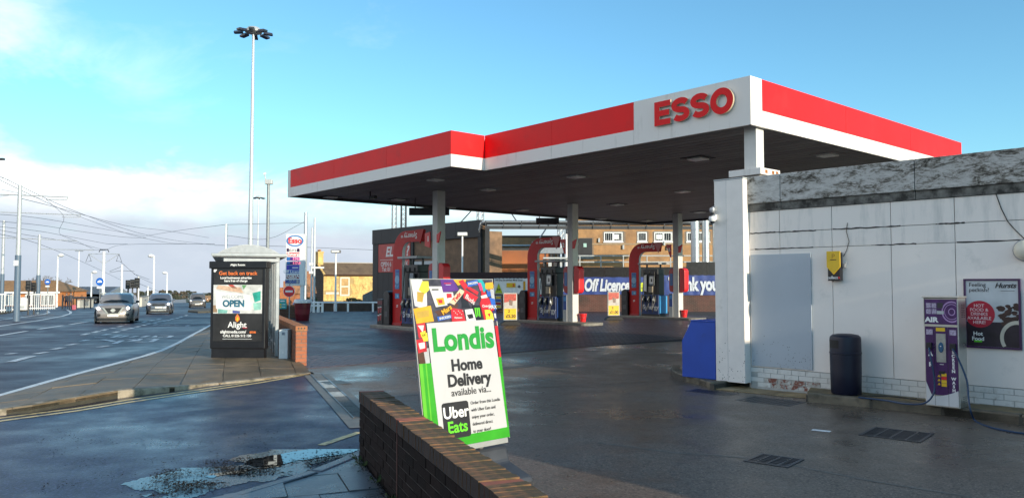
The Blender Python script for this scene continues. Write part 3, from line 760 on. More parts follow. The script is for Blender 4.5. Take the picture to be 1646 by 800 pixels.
# dome cameras on the pillar
for i, (dz, r, lab, mm) in enumerate(((2.86, .045, 'small grey camera, upper of the pair on the white pillar corner', GREY), (2.72, .06, 'white dome camera, lower of the pair on the white pillar corner', WHITE))):
    p = W0 + WX * -.5 + WY * -.18
    c = thing('security_camera', lab, 'camera', (p.x, p.y, dz), WTH, 'cameras on the pillar')
    MB().box(-.03, .03, -.05, -.003, -.02, .06).build('bracket', mm, c)
    MB().lathe([(r * .9, .03), (r, 0), (r * .95, -.03), (r * .7, -.05)], 0, -.09).build('housing', mm, c, smooth=True)
    MB().lathe([(r * .66, -.0505), (r * .55, -.075), (r * .25, -.09), (r * .05, -.094)], 0, -.09).build('lens_dome', GLASSD, c, smooth=True)

# kerbed islands at the foot of the wall
isl = MB()
def arc_island():
    a = W0 + WX * -.04; pts = [W0 + WX * .0 + WY * -.9 + WX * -.02]
    return pts
tip = [G(1190, 620).xy, G(1148, 627).xy, G(1120, 618).xy, G(1098, 613).xy, G(1084, 607).xy, G(1078, 601).xy, G(1081, 595).xy]
back = [W0 + WX * -1.6 + WY * .6, W0 + WX * -.0 + WY * .06]
polyI = tip + back
o = MB().prism([(v.x, v.y) for v in polyI[::-1]], -.05, .09).build('kerb_island', M('island_joint', (.06, .055, .045), .9), None); o['kind'] = 'structure'; o['label'] = 'low kerbed island under the blue bunker and pillar'
kerbrun(o, tip, lambda x, y: .112, .14, KERBD, .45, inward=-1, round_=.015)
inner = [v + (Vector((3.3, 13.6)) - v).normalized() * .15 for v in tip]
slabs(o, inner + back, W0 + WX * -2.5 + WY * -.9, WX, .45, .6, SLABM, lambda x, y: .108, rng=(-2, 9, -3, 6))
# flush tan slabs between the two islands
fl = [G(1150, 626.5).xy, G(1193, 620).xy, W0 + WX * .02 + WY * -.01, W0 + WX * sx(1300) + WY * -.01, G(1296, 641).xy, G(1240, 636).xy]
TAN = M('tan_slab', (.3, .22, .115), .6, var=.3, scale=4, bmp=.3, bscale=60, rnd=.1, dirt=(.09, .07, .04), dscale=2.5, dlo=.5, dhi=.7)
o = MB().prism([(v.x, v.y) for v in fl], -.05, .012).build('shop_apron', MATS['island_joint']); o['kind'] = 'structure'; o['label'] = 'tan slabs flush with the tarmac before the plinth'
slabs(o, fl, W0 + WY * -1.2, WX, .6, .6, TAN, lambda x, y: .022, rng=(-3, 6, -1, 3))
# long raised kerb strip along the wall to the right
k0 = [G(1296, 646).xy, G(1390, 655).xy, G(1481, 664).xy, G(1646, 684).xy]
dd = (k0[-1] - k0[-2]).normalized(); k0.append(k0[-1] + dd * 6)
e0 = W0 + WX * sx(1300); e1 = W0 + WX * 10.5 
pl = k0 + [e1, e0]
o = MB().prism([(v.x, v.y) for v in pl], -.05, .1).build('kerb_strip', MATS['island_joint']); o['kind'] = 'structure'; o['label'] = 'long mossy kerb strip along the foot of the white wall'
kerbrun(o, k0, lambda x, y: .128, .13, KERBD, .9, inward=1, round_=.018)
MOSS = M('mossy_slab', (.17, .125, .06), .7, var=.35, scale=5, bmp=.5, bscale=50, rnd=.1, dirt=(.06, .058, .03), dscale=3., dlo=.5, dhi=.68)
pin = [k0[0] + (e0 - k0[0]).normalized() * .14] + [v + Vector((-(k0[i + 1] - k0[i]).y, (k0[i + 1] - k0[i]).x)).normalized() * .136 for i, v in list(enumerate(k0[:-1]))[1:]] + [k0[-1] + Vector((-dd.y, dd.x)) * .136, e1 - WY * .012, e0 - WY * .012]
slabs(o, pin, e0 + WY * -1.5, WX, .75, 1.6, MOSS, lambda x, y: .122, rng=(-2, 16, -1, 2))

# blue bunker by the pillar
bk = thing('grit_bunker', 'blue chamfered storage bunker at the end of the white pillar', 'bunker', (W0 + WX * -.535 + WY * -.17).to_3d() + Vector((0, 0, .11)), WTH)
BB = M('bunker_blue', (.012, .07, .42), .45, var=.12, scale=2, dirt=(.02, .045, .16), dscale=3., dlo=.58, dhi=.8)
MB().face_xz([(-.64, 0), (0, 0), (0, .93), (-.46, .93), (-.64, .6)], 0, .8).build('body', BB, bk, bevel=.008)
MB().face_xz([(-.005, .932), (-.46, .932), (-.462, .95), (-.005, .95)][::-1], -.012, .82).build('lid', BB, bk, bevel=.004)
MB().box(-.585, -.555, .1, .16, .77, .86).build('handle', WHITE, bk)

# dark blue litter bin
p = G(1363, 636, .12); wp = Vector((p.x + .05, p.y + .17))
bn = thing('litter_bin', 'tall round dark blue litter bin on the kerb strip', 'bin', (wp.x, wp.y, .124), WTH + R(14))
BN = M('bin_navy', (.003, .0045, .02), .45, var=.15, scale=3, bmp=.06, bscale=40)
MB().lathe([(.185, 0), (.2, .02), (.205, .3), (.208, .56)], n=28).build('body', BN, bn, smooth=True)
MB().lathe([(.206, .5615), (.213, .565), (.213, .585), (.208, .59), (.206, .77), (.2, .8), (.17, .825), (.1, .838), (.02, .842)], n=28).build('hood', BN, bn, smooth=True)
sl_ = MB(); aa = [R(200 + i * 9) for i in range(7)]
pts = [(.2085 * math.cos(a), .2085 * math.sin(a)) for a in aa]; 
sl_.v = [(x, y, z) for z in (.645, .755) for x, y in pts]; sl_.f = [[i, i + 1, 8 + i, 7 + i] for i in range(6)]; sl_.m = [0] * 6
sl_.build('slot', M('slot_black', (.003, .003, .004), .6), bn)

# air and screen wash machine
p0 = G(1488, 651, .125); aw = .4
am = thing('air_machine', 'purple and steel air and screen wash machine', 'machine', (p0.x, p0.y, .124), WTH)
MB().box(0, aw, 0, .3, .0, 1.36).build('cabinet', SILV, am, bevel=.008)
MB().box(-.012, aw + .012, -.03, .31, 1.3605, 1.385).build('cap', SILV, am, bevel=.006)
MB().box(.014, aw - .014, -.012, -.001, 1.03, 1.345).build('header_panel', M('violet_print', (.06, .01, .1), .35, var=.35, scale=14), am, bevel=.003)
n = 28; ring = MB()
for r0, r1 in ((.115, .1), (.085, .078), (.04, .03)):
    A_ = [(min(aw - .016, .33 + r0 * math.cos(t)), 1.19 + r0 * 1.15 * math.sin(t)) for t in [2 * math.pi * k / n for k in range(n)]]
    B_ = [(min(aw - .016, .33 + r1 * math.cos(t)), 1.19 + r1 * 1.15 * math.sin(t)) for t in [2 * math.pi * k / n for k in range(n)]]
    for k in range(n):
        ring.add([(A_[k][0], -.0135, A_[k][1]), (A_[(k + 1) % n][0], -.0135, A_[(k + 1) % n][1]), (B_[(k + 1) % n][0], -.0135, B_[(k + 1) % n][1]), (B_[k][0], -.0135, B_[k][1])], [(0, 1, 2, 3)])
ring.build('wheel_print', M('pale_violet_print', (.42, .25, .5), .4), am)
for i in range(2):
    for j in range(2): MB().box(.035 + i * .065, .09 + i * .065, -.0142, -.0125, 1.16 + j * .075, 1.222 + j * .075).build('pictogram', M('lilac_print', (.4, .33, .45), .4, var=.5, scale=60), am)
MB().box(.165, .23, -.0142, -.0125, 1.235, 1.3).build('screen_print', DARK, am)
MB().box(.16, .24, -.0142, -.0125, 1.16, 1.2).build('badge_print', LGREY, am)
txt(am, 'AIR', (.095, -.014, 1.085), .085, WHITEP, bold=.03, xs=1.15)
MB().box(.004, .012, -.016, -.001, 1.015, 1.36).build('side_trim', SILV, am); MB().box(.004, aw - .004, -.02, -.001, 1.008, 1.026).build('trim', SILV, am)
MB().box(.014, .118, -.01, -.001, .15, 1.0).build('air_panel', PURP, am, bevel=.002)
MB().box(.122, .272, -.01, -.001, .15, 1.0).build('centre_panel', PURP, am, bevel=.002)
MB().box(.276, aw - .014, -.01, -.001, .15, 1.0).build('wash_panel', PURP, am, bevel=.002)
n = 18
MB().face_xz([(.014, .02), (.386, .02), (.386, .22)] + [(.386 - .372 * i / n, .22 - .07 * math.sin(i / n * math.pi * .75) ** 1 - .02 * i / n + (.16 * max(0, i / n - .82) / .18 if i / n > .82 else 0)) for i in range(1, n + 1)], -.0125, -.0105).build('white_skirt', M('skirt_white', (.62, .62, .62), .35, var=.06), am)
MB().box(.118, .121, -.0135, -.012, .02, .16).build('skirt_seam', DARK, am); MB().box(.273, .276, -.0135, -.012, .02, .17).build('skirt_seam', DARK, am)
MB().box(.145, .25, -.016, -.011, .945, .99).build('notice', YEL, am)
MB().box(.145, .255, -.018, -.011, .56, .915).build('steel_plate', M('brushed_plate', (.35, .36, .34), .35, .7, var=.15, scale=30), am)
MB().face_xz([(.2 + .03 * math.cos(t) * 1.0, .745 + .065 * math.sin(t)) for t in [k * math.pi / 8 for k in range(16)]], -.03, -.019).build('button_pod', M('pod_blue', (.03, .1, .2), .25), am, bevel=.004)
MB().box(.193, .207, -.034, -.03, .755, .765).build('button', WHITE, am)
for x in (.03, .3): 
    MB().box(x, x + .075, -.014, -.011, .9, .965).build('pictogram', MATS['lilac_print'], am)
    MB().box(x + .005, x + .07, -.05, -.011, .72, .8).build('hose_outlet', BLACK, am, bevel=.006)
MB().box(.17, .235, -.018, -.011, .415, .45).build('coin_slot', BLACK, am)
MB().box(.18, .225, -.014, -.011, .53, .536).build('coin_label', WHITE, am)
for i, mm in enumerate((YEL, YEL, RED, YEL)): MB().box(.195, .255, -.014, -.011, .26 + i * .042, .298 + i * .042).build('warning_label', mm, am)
for i in range(3): MB().face_xz([(.15, .275 + i * .05), (.185, .275 + i * .05), (.1675, .306 + i * .05)], -.014, -.011).build('warning_triangle', YEL, am)
for i, c in enumerate('AIR'): txt(am, c, (.075, -.0115, .655 - i * .066), .07, WHITEP, bold=.03)
for i, c in enumerate('SCREEN WASH'): txt(am, c, (.335, -.0115, .69 - i * .047), .05, WHITEP, bold=.03)
v = MB()
for i in range(8):
    for y in (.12, .2): v.box(aw + .0005, aw + .004, y, y + .045, 1.12 + i * .022, 1.128 + i * .022); 
for i in range(4):
    for y in (.12, .2): v.box(aw + .0005, aw + .004, y, y + .02, .06 + i * .022, .068 + i * .022)
v.build('vents', DARK, am)
def loc(o, x, y, z):
    c, s = math.cos(WTH), math.sin(WTH); return (o.x + c * x - s * y, o.y + s * x + c * y, z)
HOSE = M('blue_hose', (.012, .04, .1), .35, var=.2)
def curve(pts, n=8):
    P = [Vector(p) for p in pts]; P = [P[0] * 2 - P[1]] + P + [P[-1] * 2 - P[-2]]; out = []
    for i in range(1, len(P) - 2):
        for k in range(n):
            t = k / n; a, b, c, d = P[i - 1:i + 3]
            out.append(.5 * ((2 * b) + (c - a) * t + (2 * a - 5 * b + 4 * c - d) * t * t + (3 * b - a - 3 * c + d) * t ** 3))
    return out + [P[-2]]
h = MB().tube(curve([loc(p0, .07, -.05, .86), loc(p0, .1, -.09, .74), loc(p0, .135, -.09, .5), loc(p0, .13, -.1, .3), loc(p0, .03, -.14, .17), loc(p0, -.2, -.12, .135), loc(p0, -.5, .0, .135), loc(p0, -.85, .02, .135)]), .011, 8)
tag(h.build('air_hose', HOSE, smooth=True), 'blue air hose trailing left from the machine to the bin', 'hose')
gp = [G(x, y, .018) for x, y in ((1568, 676), (1592, 686), (1625, 693), (1660, 698), (1720, 706))]
h = MB().tube(curve([loc(p0, .34, -.05, .86), loc(p0, .42, -.1, .74), loc(p0, .51, -.12, .5), loc(p0, .53, -.14, .3), loc(p0, .56, -.18, .15)] + [tuple(q) for q in gp]), .011, 8)
tag(h.build('wash_hose', HOSE, smooth=True), 'blue screen wash hose looping off the kerb to the right', 'hose')
h = MB().tube(curve([loc(p0, -.02, .2, .15), loc(p0, -.3, .22, .16), loc(p0, -.55, .25, .155), loc(p0, -.8, .18, .14), loc(p0, -1.0, .24, .14)]), .008, 6)
tag(h.build('loose_hose', RUBBER, smooth=True), 'black loose hose lying along the plinth behind the bin', 'hose')
# ================================================================ CANOPY (local x = towards the shop end, -y faces the road)
CTH = math.atan2(-.753, .658); CA = G(1207, 200, 4.77)
CX = Vector((.658, -.753)); CY = Vector((.753, .658))
can = thing('canopy', 'large flat filling station canopy with red and white fascia', 'canopy', (CA.x, CA.y, 4.77), CTH)
FH = .965; RZ = .33
WF = streaked('white_fascia', (.8, .755, .7), (.5, .46, .4), .55, .78, .09, 5., spots=.12)
RF = M('red_fascia', (.9, .014, .016), .5, var=.06, scale=.8, spec=.2, dirt=(.6, .03, .03), dscale=1.2, dlo=.55, dhi=.9)
def fascia(x0, y0, x1, y1, white=()):
    'a run of fascia from one corner to another: white lower band, red upper band; white = stretches white to the top'
    a = Vector((x0, y0)); b = Vector((x1, y1)); L = (b - a).length; ang = math.atan2(b.y - a.y, b.x - a.x)
    Mx = Matrix.Translation((a.x, a.y, 0)) @ Matrix.Rotation(ang, 4, 'Z')
    cuts = [0, L]
    for s, e in white: cuts += [s, e]
    cuts = sorted(set(round(max(0, min(L, c)), 3) for c in cuts))
    for s, e in zip(cuts[:-1], cuts[1:]):
        m = (s + e) / 2; full = any(w0 <= m <= w1 for w0, w1 in white); n = max(1, round((e - s) / 3.2))
        for i in range(n):
            p = s + (e - s) * i / n + (.004 if i or s else .002); q = s + (e - s) * (i + 1) / n - (.004 if i < n - 1 or e < L - .01 else .002)
            if full: MB().box(p, q, .0, .06, 0, FH, Mx).build('fascia_panel', WF, can)
            else:
                MB().box(p, q, .0, .06, 0, RZ - .001, Mx).build('fascia_panel', WF, can)
                MB().box(p, q, .004, .06, RZ, FH - .003, Mx).build('red_band', RF, can)
    MB().box(.12, L - .12, .061, .11, .01, FH - .01, Mx).build('fascia_frame', DARK, can)
wESSO = 3.6
# corners, listed so that each run has its outer face on local -y
fascia(-18.1, -1.15, -8.25, -1.15, [(0, .22)])
fascia(-8.25, -1.15, -8.25, 0)
fascia(-8.25, 0, 0, 0, [(8.25 - 2.95, 8.25)])
fascia(0, 0, 0, 11.1, [(0, .42)])
fascia(0, 11.1, -5, 11.1)
fascia(-5, 11.1, -5, 19.1)
fascia(-5, 19.1, -18.1, 19.1)
fascia(-18.1, 19.1, -18.1, -1.15)
SOF = M('soffit_grey', (.26, .245, .245), .55, var=.12, scale=2, rnd=.16, dirt=(.17, .16, .15), dscale=1., dlo=.5, dhi=.8)
y = -1.08
while y < 19.03:
    x0 = -18.04; x1 = -8.3 if y < 0 else (-.07 if y + .29 < 11.1 else -5.07)
    MB().box(x0, x1, y, min(y + .272, 19.04), .1, .118).build('soffit_strip', SOF, can); y += .3
MB().box(-18.0, -5.1, .1, 19.0, .126, .15).build('deck', DARK, can); MB().box(-5.1, -.1, .1, 11.0, .127, .152).build('deck', DARK, can); MB().box(-18, -8.4, -1.05, .099, .128, .15).build('deck', DARK, can)
MB().box(-18.0, -5.1, .13, 18.97, .85, .9).build('roof', GREY, can); MB().box(-5.099, -.13, .13, 10.97, .851, .9).build('roof', GREY, can); MB().box(-17.97, -8.4, -1.02, .129, .852, .9).build('roof', GREY, can)
# recessed soffit lights
LENS = M('light_lens', (.8, .8, .76), .3, var=.1)
HOU = M('light_housing', (.03, .03, .03), .5)
def tocan(p): d = p.xy - CA.xy; return d.dot(CX), d.dot(CY)
for i, (px, py) in enumerate(((1122, 254), (926, 283), (1097, 307), (992, 328), (784, 304), (700, 288), (531, 316), (840, 337), (966, 351), (1125, 340), (1040, 354), (722, 333), (640, 320), (1330, 248))):
    x, y = tocan(G(px, py, 4.87))
    lt = MB().box(x - .32, x + .32, y - .32, y + .32, .085, .0995).build('light_frame', HOU if i % 3 == 0 else SOF, can)
    MB().box(x - .2, x + .2, y - .2, y + .2, .05, .084).build('lens', LENS, lt)
# red ESSO letters standing off the corner panel, drawn as heavy shapes
LR = M('letter_red', (.85, .008, .012), .45, var=.05, spec=.2); LS = M('letter_side', (.5, .42, .3), .45, var=.1)
def letter(poly_list, x, name):
    m = MB()
    for pl in poly_list:
        m.mi = 0; n = len(pl)
        o = len(m.v)
        m.v += [(x + p[0], -.075, p[1]) for p in pl] + [(x + p[0], -.03, p[1]) for p in pl]
        m.f.append([o + i for i in range(n)]); m.m.append(0); m.f.append([o + n + i for i in range(n)][::-1]); m.m.append(1)
        for i in range(n): m.f.append([o + (i + 1) % n, o + i, o + n + i, o + n + (i + 1) % n]); m.m.append(1)
    return m.build(name, [LR, LS], can, fix=True)
h = .52; zb = .3
def E_(w):
    t = .125
    return [[(0, zb), (w, zb), (w, zb + t), (.14, zb + t), (.14, zb + h / 2 - t / 2), (w * .93, zb + h / 2 - t / 2), (w * .93, zb + h / 2 + t / 2), (.14, zb + h / 2 + t / 2), (.14, zb + h - t), (w, zb + h - t), (w, zb + h), (0, zb + h)]]
def band(path, tw, tv):
    'outline of a stroke: horizontal-ish parts tv thick, vertical parts tw thick'
    L_, R_ = [], []
    for i, p in enumerate(path):
        a = Vector(path[max(0, i - 1)]); b = Vector(path[min(len(path) - 1, i + 1)]); d = (b - a).normalized(); n = Vector((-d.y, d.x))
        t = math.hypot(n.x * tw, n.y * tv) / 2
        L_.append((p[0] + n.x * t, p[1] + n.y * t)); R_.append((p[0] - n.x * t, p[1] - n.y * t))
    out = []
    for i in range(len(path) - 1): out.append([L_[i], L_[i + 1], R_[i + 1], R_[i]][::-1])
    return L_ + R_[::-1]
def S_(w):
    r = h / 4 - .035; cx = w / 2; rx = w / 2 - .07
    p = [(cx + rx * math.cos(R(a)) * 1.0, zb + h - .068 - r + r * math.sin(R(a))) for a in range(22, 271, 16)]
    q = [(cx + rx * math.cos(R(a)), zb + .068 + r + r * math.sin(R(a))) for a in range(90, -160, -16)]
    return [band(p[:-1] + q, .14, .125)]
def O_(w):
    n = 36; out = []
    cx, cz = w / 2, zb + h / 2
    A_ = [(cx + w / 2 * math.cos(2 * math.pi * k / n), cz + (h / 2 + .008) * math.sin(2 * math.pi * k / n)) for k in range(n + 1)]
    B_ = [(cx + (w / 2 - .145) * math.cos(2 * math.pi * k / n), cz + (h / 2 - .13) * math.sin(2 * math.pi * k / n)) for k in range(n + 1)]
    return [A_ + B_[::-1]]
x = tocan(D(1057, 180, 16.5))[0]
X0 = -2.31
for f_, w, adv in ((E_, .43, .455), (S_, .47, .485), (S_, .47, .49), (O_, .54, .54)):
    letter(f_(w), X0, 'letter'); X0 += adv
# columns
COLM = M('column_white', (.62, .61, .58), .4, var=.05, dirt=(.4, .38, .33), dscale=1.5, dlo=.6, dhi=.9)
colpos = [D(705, 455, 26.9), D(921, 455, 31.4), D(1090, 455, 35.7)]
for p in colpos:
    x, y = tocan(p); MB().box(x - .15, x + .15, y - .17, y + .17, .12 - 4.77, .098).build('column', COLM, can, bevel=.015)
x, y = tocan(D(1212, 240, 15.6))
MB().box(x - .14, x + .14, y - .14, y + .14, 3.931 - 4.77, .098).build('column', COLM, can, bevel=.01)
MB().box(x - .36, x + .36, y - .36, y + .36, 3.8 - 4.77, 3.93 - 4.77).build('column_plate', WF, can, bevel=.006)
MB().box(x - .3, x + .3, y - .3, y + .3, 3.09 - 4.77, 3.799 - 4.77).build('column_stub', CONC, can)
rs = MB()
for q in (-.2, .05, .2): rs.box(x + .3601, x + .3615, y + q, y + q + .09, 3.83 - 4.77, 3.9 - 4.77)
rs.build('rust_stain', M('rust', (.3, .11, .03), .8, var=.5, scale=30), can)
# gutter edge under the front
MB().box(-8.0, -.3, .15, .3, .06, .098).build('edge_trim', DARK, can)
# things hung under the canopy
hc = D(595, 333, 27.); hx, hy = tocan(hc)
cc = thing('canopy_camera', 'black bullet camera hanging under the far left canopy edge', 'camera', (hc.x, hc.y, 4.86), CTH)
MB().tube([(0, 0, 0), (0, 0, -.16), (.05, 0, -.2)], .025, 6).build('bracket', BLACK, cc); MB().box(-.02, .36, -.06, .06, -.28, -.17).build('body', BLACK, cc, bevel=.02)
for px, py, d, w, lab in ((690, 340, 29, 1.5, 'black box sign slung under the canopy behind the left column'), (880, 355, 37, 1.1, 'black box sign slung under the canopy before the pipe gantry')):
    p = D(px, py, d); bx = thing('hanging_sign_box', lab, 'sign box', (p.x, p.y, 4.86), 0)
    MB().box(-w / 2, w / 2, -.08, .08, p.z - 4.86 - .14, p.z - 4.86 + .14).build('box', BLACK, bx, bevel=.01)
    hg = MB()
    for q in (-w * .35, w * .35): hg.box(q - .02, q + .02, -.02, .02, p.z - 4.86 + .141, .0)
    hg.build('hanger', DARK, bx)
# ================================================================ PUMPS AND FORECOURT FURNITURE
ITH = CTH
ISLC = M('island_concrete', (.2, .19, .17), .75, var=.25, scale=5, bmp=.4, bscale=50)
legs = [colpos[i] - Vector((CX.x, CX.y, 0)) * (2.5, 2.35, 2.55)[i] for i in range(3)]
isl_lab = ['concrete pump island under the leftmost red arch', 'concrete pump island under the middle red arch', 'concrete pump island under the rightmost red arch']
islands = []
for i in range(3):
    p = legs[i]; c = colpos[i]; L = (c.xy - p.xy).length
    t = thing('pump_island', isl_lab[i], 'pump island', (p.x, p.y, 0), ITH, 'pump islands')
    n = 8; x0, x1 = -1.3, L + 1.3; hw = .6
    poly = [(x0 + hw * .5 - hw * .5 * math.sin(R(180 * k / n)), hw * math.cos(R(180 * k / n))) for k in range(n + 1)] + [(x1 - hw * .5 + hw * .5 * math.sin(R(180 * k / n)), -hw * math.cos(R(180 * k / n))) for k in range(n + 1)]
    MB().prism(poly[::-1], -.02, .125).build('slab', ISLC, t, bevel=.02)
    islands.append(t)
ARCHM = [M('arch_red', (.5, .01, .012), .4, var=.06, spec=.25)]
EDGE = M('arch_edge_white', (.7, .7, .68), .4, var=.04)
def arch_poly(w=.62, h=3.45, L=1.6, r=.8):
    out = [(-w / 2, 0)]; 
    for k in range(9):
        a = R(180 - 90 * k / 8); out.append((-w / 2 + r + r * math.cos(a), h - r + r * math.sin(a)))
    out += [(L, h), (L + .02, h - .02), (L - .05, h - .43)]
    ri = r - .42
    for k in range(9):
        a = R(90 + 90 * k / 8); out.append((w / 2 + ri * .95 + ri * .95 * math.cos(a), h - .42 - ri + ri * math.sin(a)))
    out.append((w / 2, 0)); return out
arch_lab = ['red hooked pump arch numbered 1, leftmost in front of the dark clad wall', 'red hooked pump arch in the middle, before the meal deal posters', 'red hooked pump arch farthest right, before the licence banner']
flag = ['1', '2', '6']
def arch(i):
    a = thing('pump_arch', arch_lab[i], 'pump arch', (legs[i].x, legs[i].y, .126), ITH, 'red arches over the pumps')
    pl = arch_poly(); m = MB(); n = len(pl)
    m.v = [(p[0], -.07, p[1]) for p in pl] + [(p[0], .07, p[1]) for p in pl]
    m.f = [list(range(n)), list(range(n, 2 * n))[::-1]] + [((k + 1) % n, k, n + k, n + (k + 1) % n) for k in range(n)]
    m.m = [0, 0] + [0 if k < 12 else 1 for k in range(n)]
    m.build('hoop', [ARCHM[0], EDGE], a, bevel=.012)
    MB().box(-.3, .3, -.1, .1, 0, .09).build('foot', REDD, a)
    MB().box(-.14, .14, -0.0780, -0.0710, 1.33, 2.05).build('blue_panel', M('panel_blue', (.04, .2, .42), .35, var=.1), a)
    MB().box(-.11, .11, -0.0810, -0.0785, 1.93, 2.02).build('panel_heading', BLUE, a)
    k = [2 * math.pi * q / 16 for q in range(16)]
    for cx, cz, r in ((0, 1.68, .15), (-.1, 1.45, .04), (.07, 1.45, .022), (.02, 1.42, .02)): MB().face_xz([(cx + r * math.cos(q), cz + r * math.sin(q)) for q in k], -0.0812, -0.0785).build('bubble', M('bubble_blue', (.2, .42, .62), .35), a)
    MB().box(-.14, .14, -0.0780, -0.0710, .98, 1.17).build('reader', M('reader_blue', (.05, .22, .45), .3, var=.15), a)
    MB().box(-.02, .1, -0.0810, -0.0785, 1.03, 1.12).build('reader_screen', M('screen_pale', (.3, .5, .66), .2), a)
    for z in (.66, .71): MB().face_xz([(-.06, z), (.06, z + .02), (.05, z + .045), (-.05, z + .025)], -0.0760, -0.0715).build('white_mark', WHITEP, a)
    MB().box(-.2, .2, -0.0715, -0.0705, .5, .505).build('seam', REDD, a)
    txt(a, 'Synergy', (.85, -0.0730, 3.25), .27, WHITEP, rot=(R(90), R(180), 0), bold=.008)
    MB().face_xz([(.3 + .07 * math.cos(q), 3.25 + .05 * math.sin(q)) for q in k], -0.0755, -0.0715).build('swirl_mark', M('soft_white', (.6, .45, .45), .4), a)
    PT = M('tip_pink', (.55, .13, .12), .35, var=.06)
    MB().face_xz([(1.25, 3.46), (1.72, 3.46), (1.5, 2.95)], -.1, -0.0720).build('tip', PT if i else ARCHM[0], a)
    return a
for i in range(3): arch(i)
def flagsign(i, side, lab):
    c = colpos[i]; f = thing('pump_number_flag', lab, 'number flag', (c.x, c.y, 2.95), ITH, 'number flags on the columns')
    if side < 0:
        pl = [(-.5, .5), (-.2, .5), (-.2, -.1), (-.25, -.1)] if i else [(-.5, .45), (-.2, .5), (-.2, -.05), (-.5, .02)]
        MB().face_xz(pl, -.24, -.2).build('plate', RED, f)
        txt(f, flag[i], (-.3, -.242, .25), .24, WHITEP, bold=.03)
    else:
        MB().face_xz([(.2, .38), (.42, .48), (.3, .1), (.2, .1)], -.24, -.2).build('plate', RED, f)
for i, nm in enumerate(('leftmost', 'middle', 'far right')):
    flagsign(i, -1, f'red pump number flag on the left of the {nm} canopy column')
    flagsign(i, 1, f'small red pointed flag on the right of the {nm} canopy column')
# red rounded guards either side of each column, with blue stickers
for i, nm in enumerate(('leftmost', 'middle', 'far right')):
    c = colpos[i]
    for sd, x0, x1, wd in ((-1, -.4, -.16, 'left'), (1, .2, .48, 'right')):
        g_ = thing('column_guard', f'red rounded guard on the {wd} side of the {nm} canopy column', 'column guard', (c.x, c.y, 1.26), ITH, 'red guards on the columns')
        r = .17; pl = []
        if sd < 0: pl = [(x1, 0), (x1, 1.1)] + [(x0 + r - r * math.sin(R(a)), 1.1 - r + r * math.cos(R(a))) for a in range(0, 91, 15)] + [(x0 + r - r * math.cos(R(a)), r - r * math.sin(R(a))) for a in range(0, 91, 15)]
        else: pl = [(x0, 1.1), (x0, 0)] + [(x1 - r + r * math.sin(R(a)), r - r * math.cos(R(a))) for a in range(0, 91, 15)] + [(x1 - r + r * math.cos(R(a)), 1.1 - r + r * math.sin(R(a))) for a in range(0, 91, 15)]
        MB().face_xz(pl, -.15, .15).build('pad', RED if sd > 0 else REDD, g_, bevel=.02)  # right pads a brighter red: sunlit and shaded side put into the colour
        if sd < 0: MB().box(x0 + .06, x1 - .02, -.156, -.151, .3, .85).build('sticker', M('sticker_blue', (.06, .16, .4), .4, var=.2, scale=20), g_)
    st = thing('column_notice', f'blue notice low on the {nm} canopy column', 'notice', (c.x, c.y, .6), ITH, 'notices on the columns')
    MB().box(-.38, -.16, -.2, .2, -.48, .6).build('post_box', LGREY, st)
    MB().box(-.36, -.18, -.206, -.2, .0, .58).build('print', BLUE, st)
    MB().box(-.33, -.21, -.209, -.2065, .35, .52).build('mark', SKYB, st)
for i, (px, py, lab) in enumerate(((937, 518, 'red fire bucket at the foot of the middle canopy column'), (1100, 511, 'red fire bucket at the foot of the far right canopy column'))):
    p = D(px, py, (31.3, 35.5)[i]); b = thing('fire_bucket', lab, 'bucket', (p.x, p.y, .126), 0, 'fire buckets')
    MB().lathe([(.11, 0), (.15, .3), (.165, .31), (.165, .33), (.15, .33)]).build('pail', RED, b, smooth=True)
    MB().tube([(-.155, 0, .3), (-.16, 0, .22), (0, -.17, .16), (.16, 0, .22), (.155, 0, .3)], .008, 5).build('handle', GREY, b)
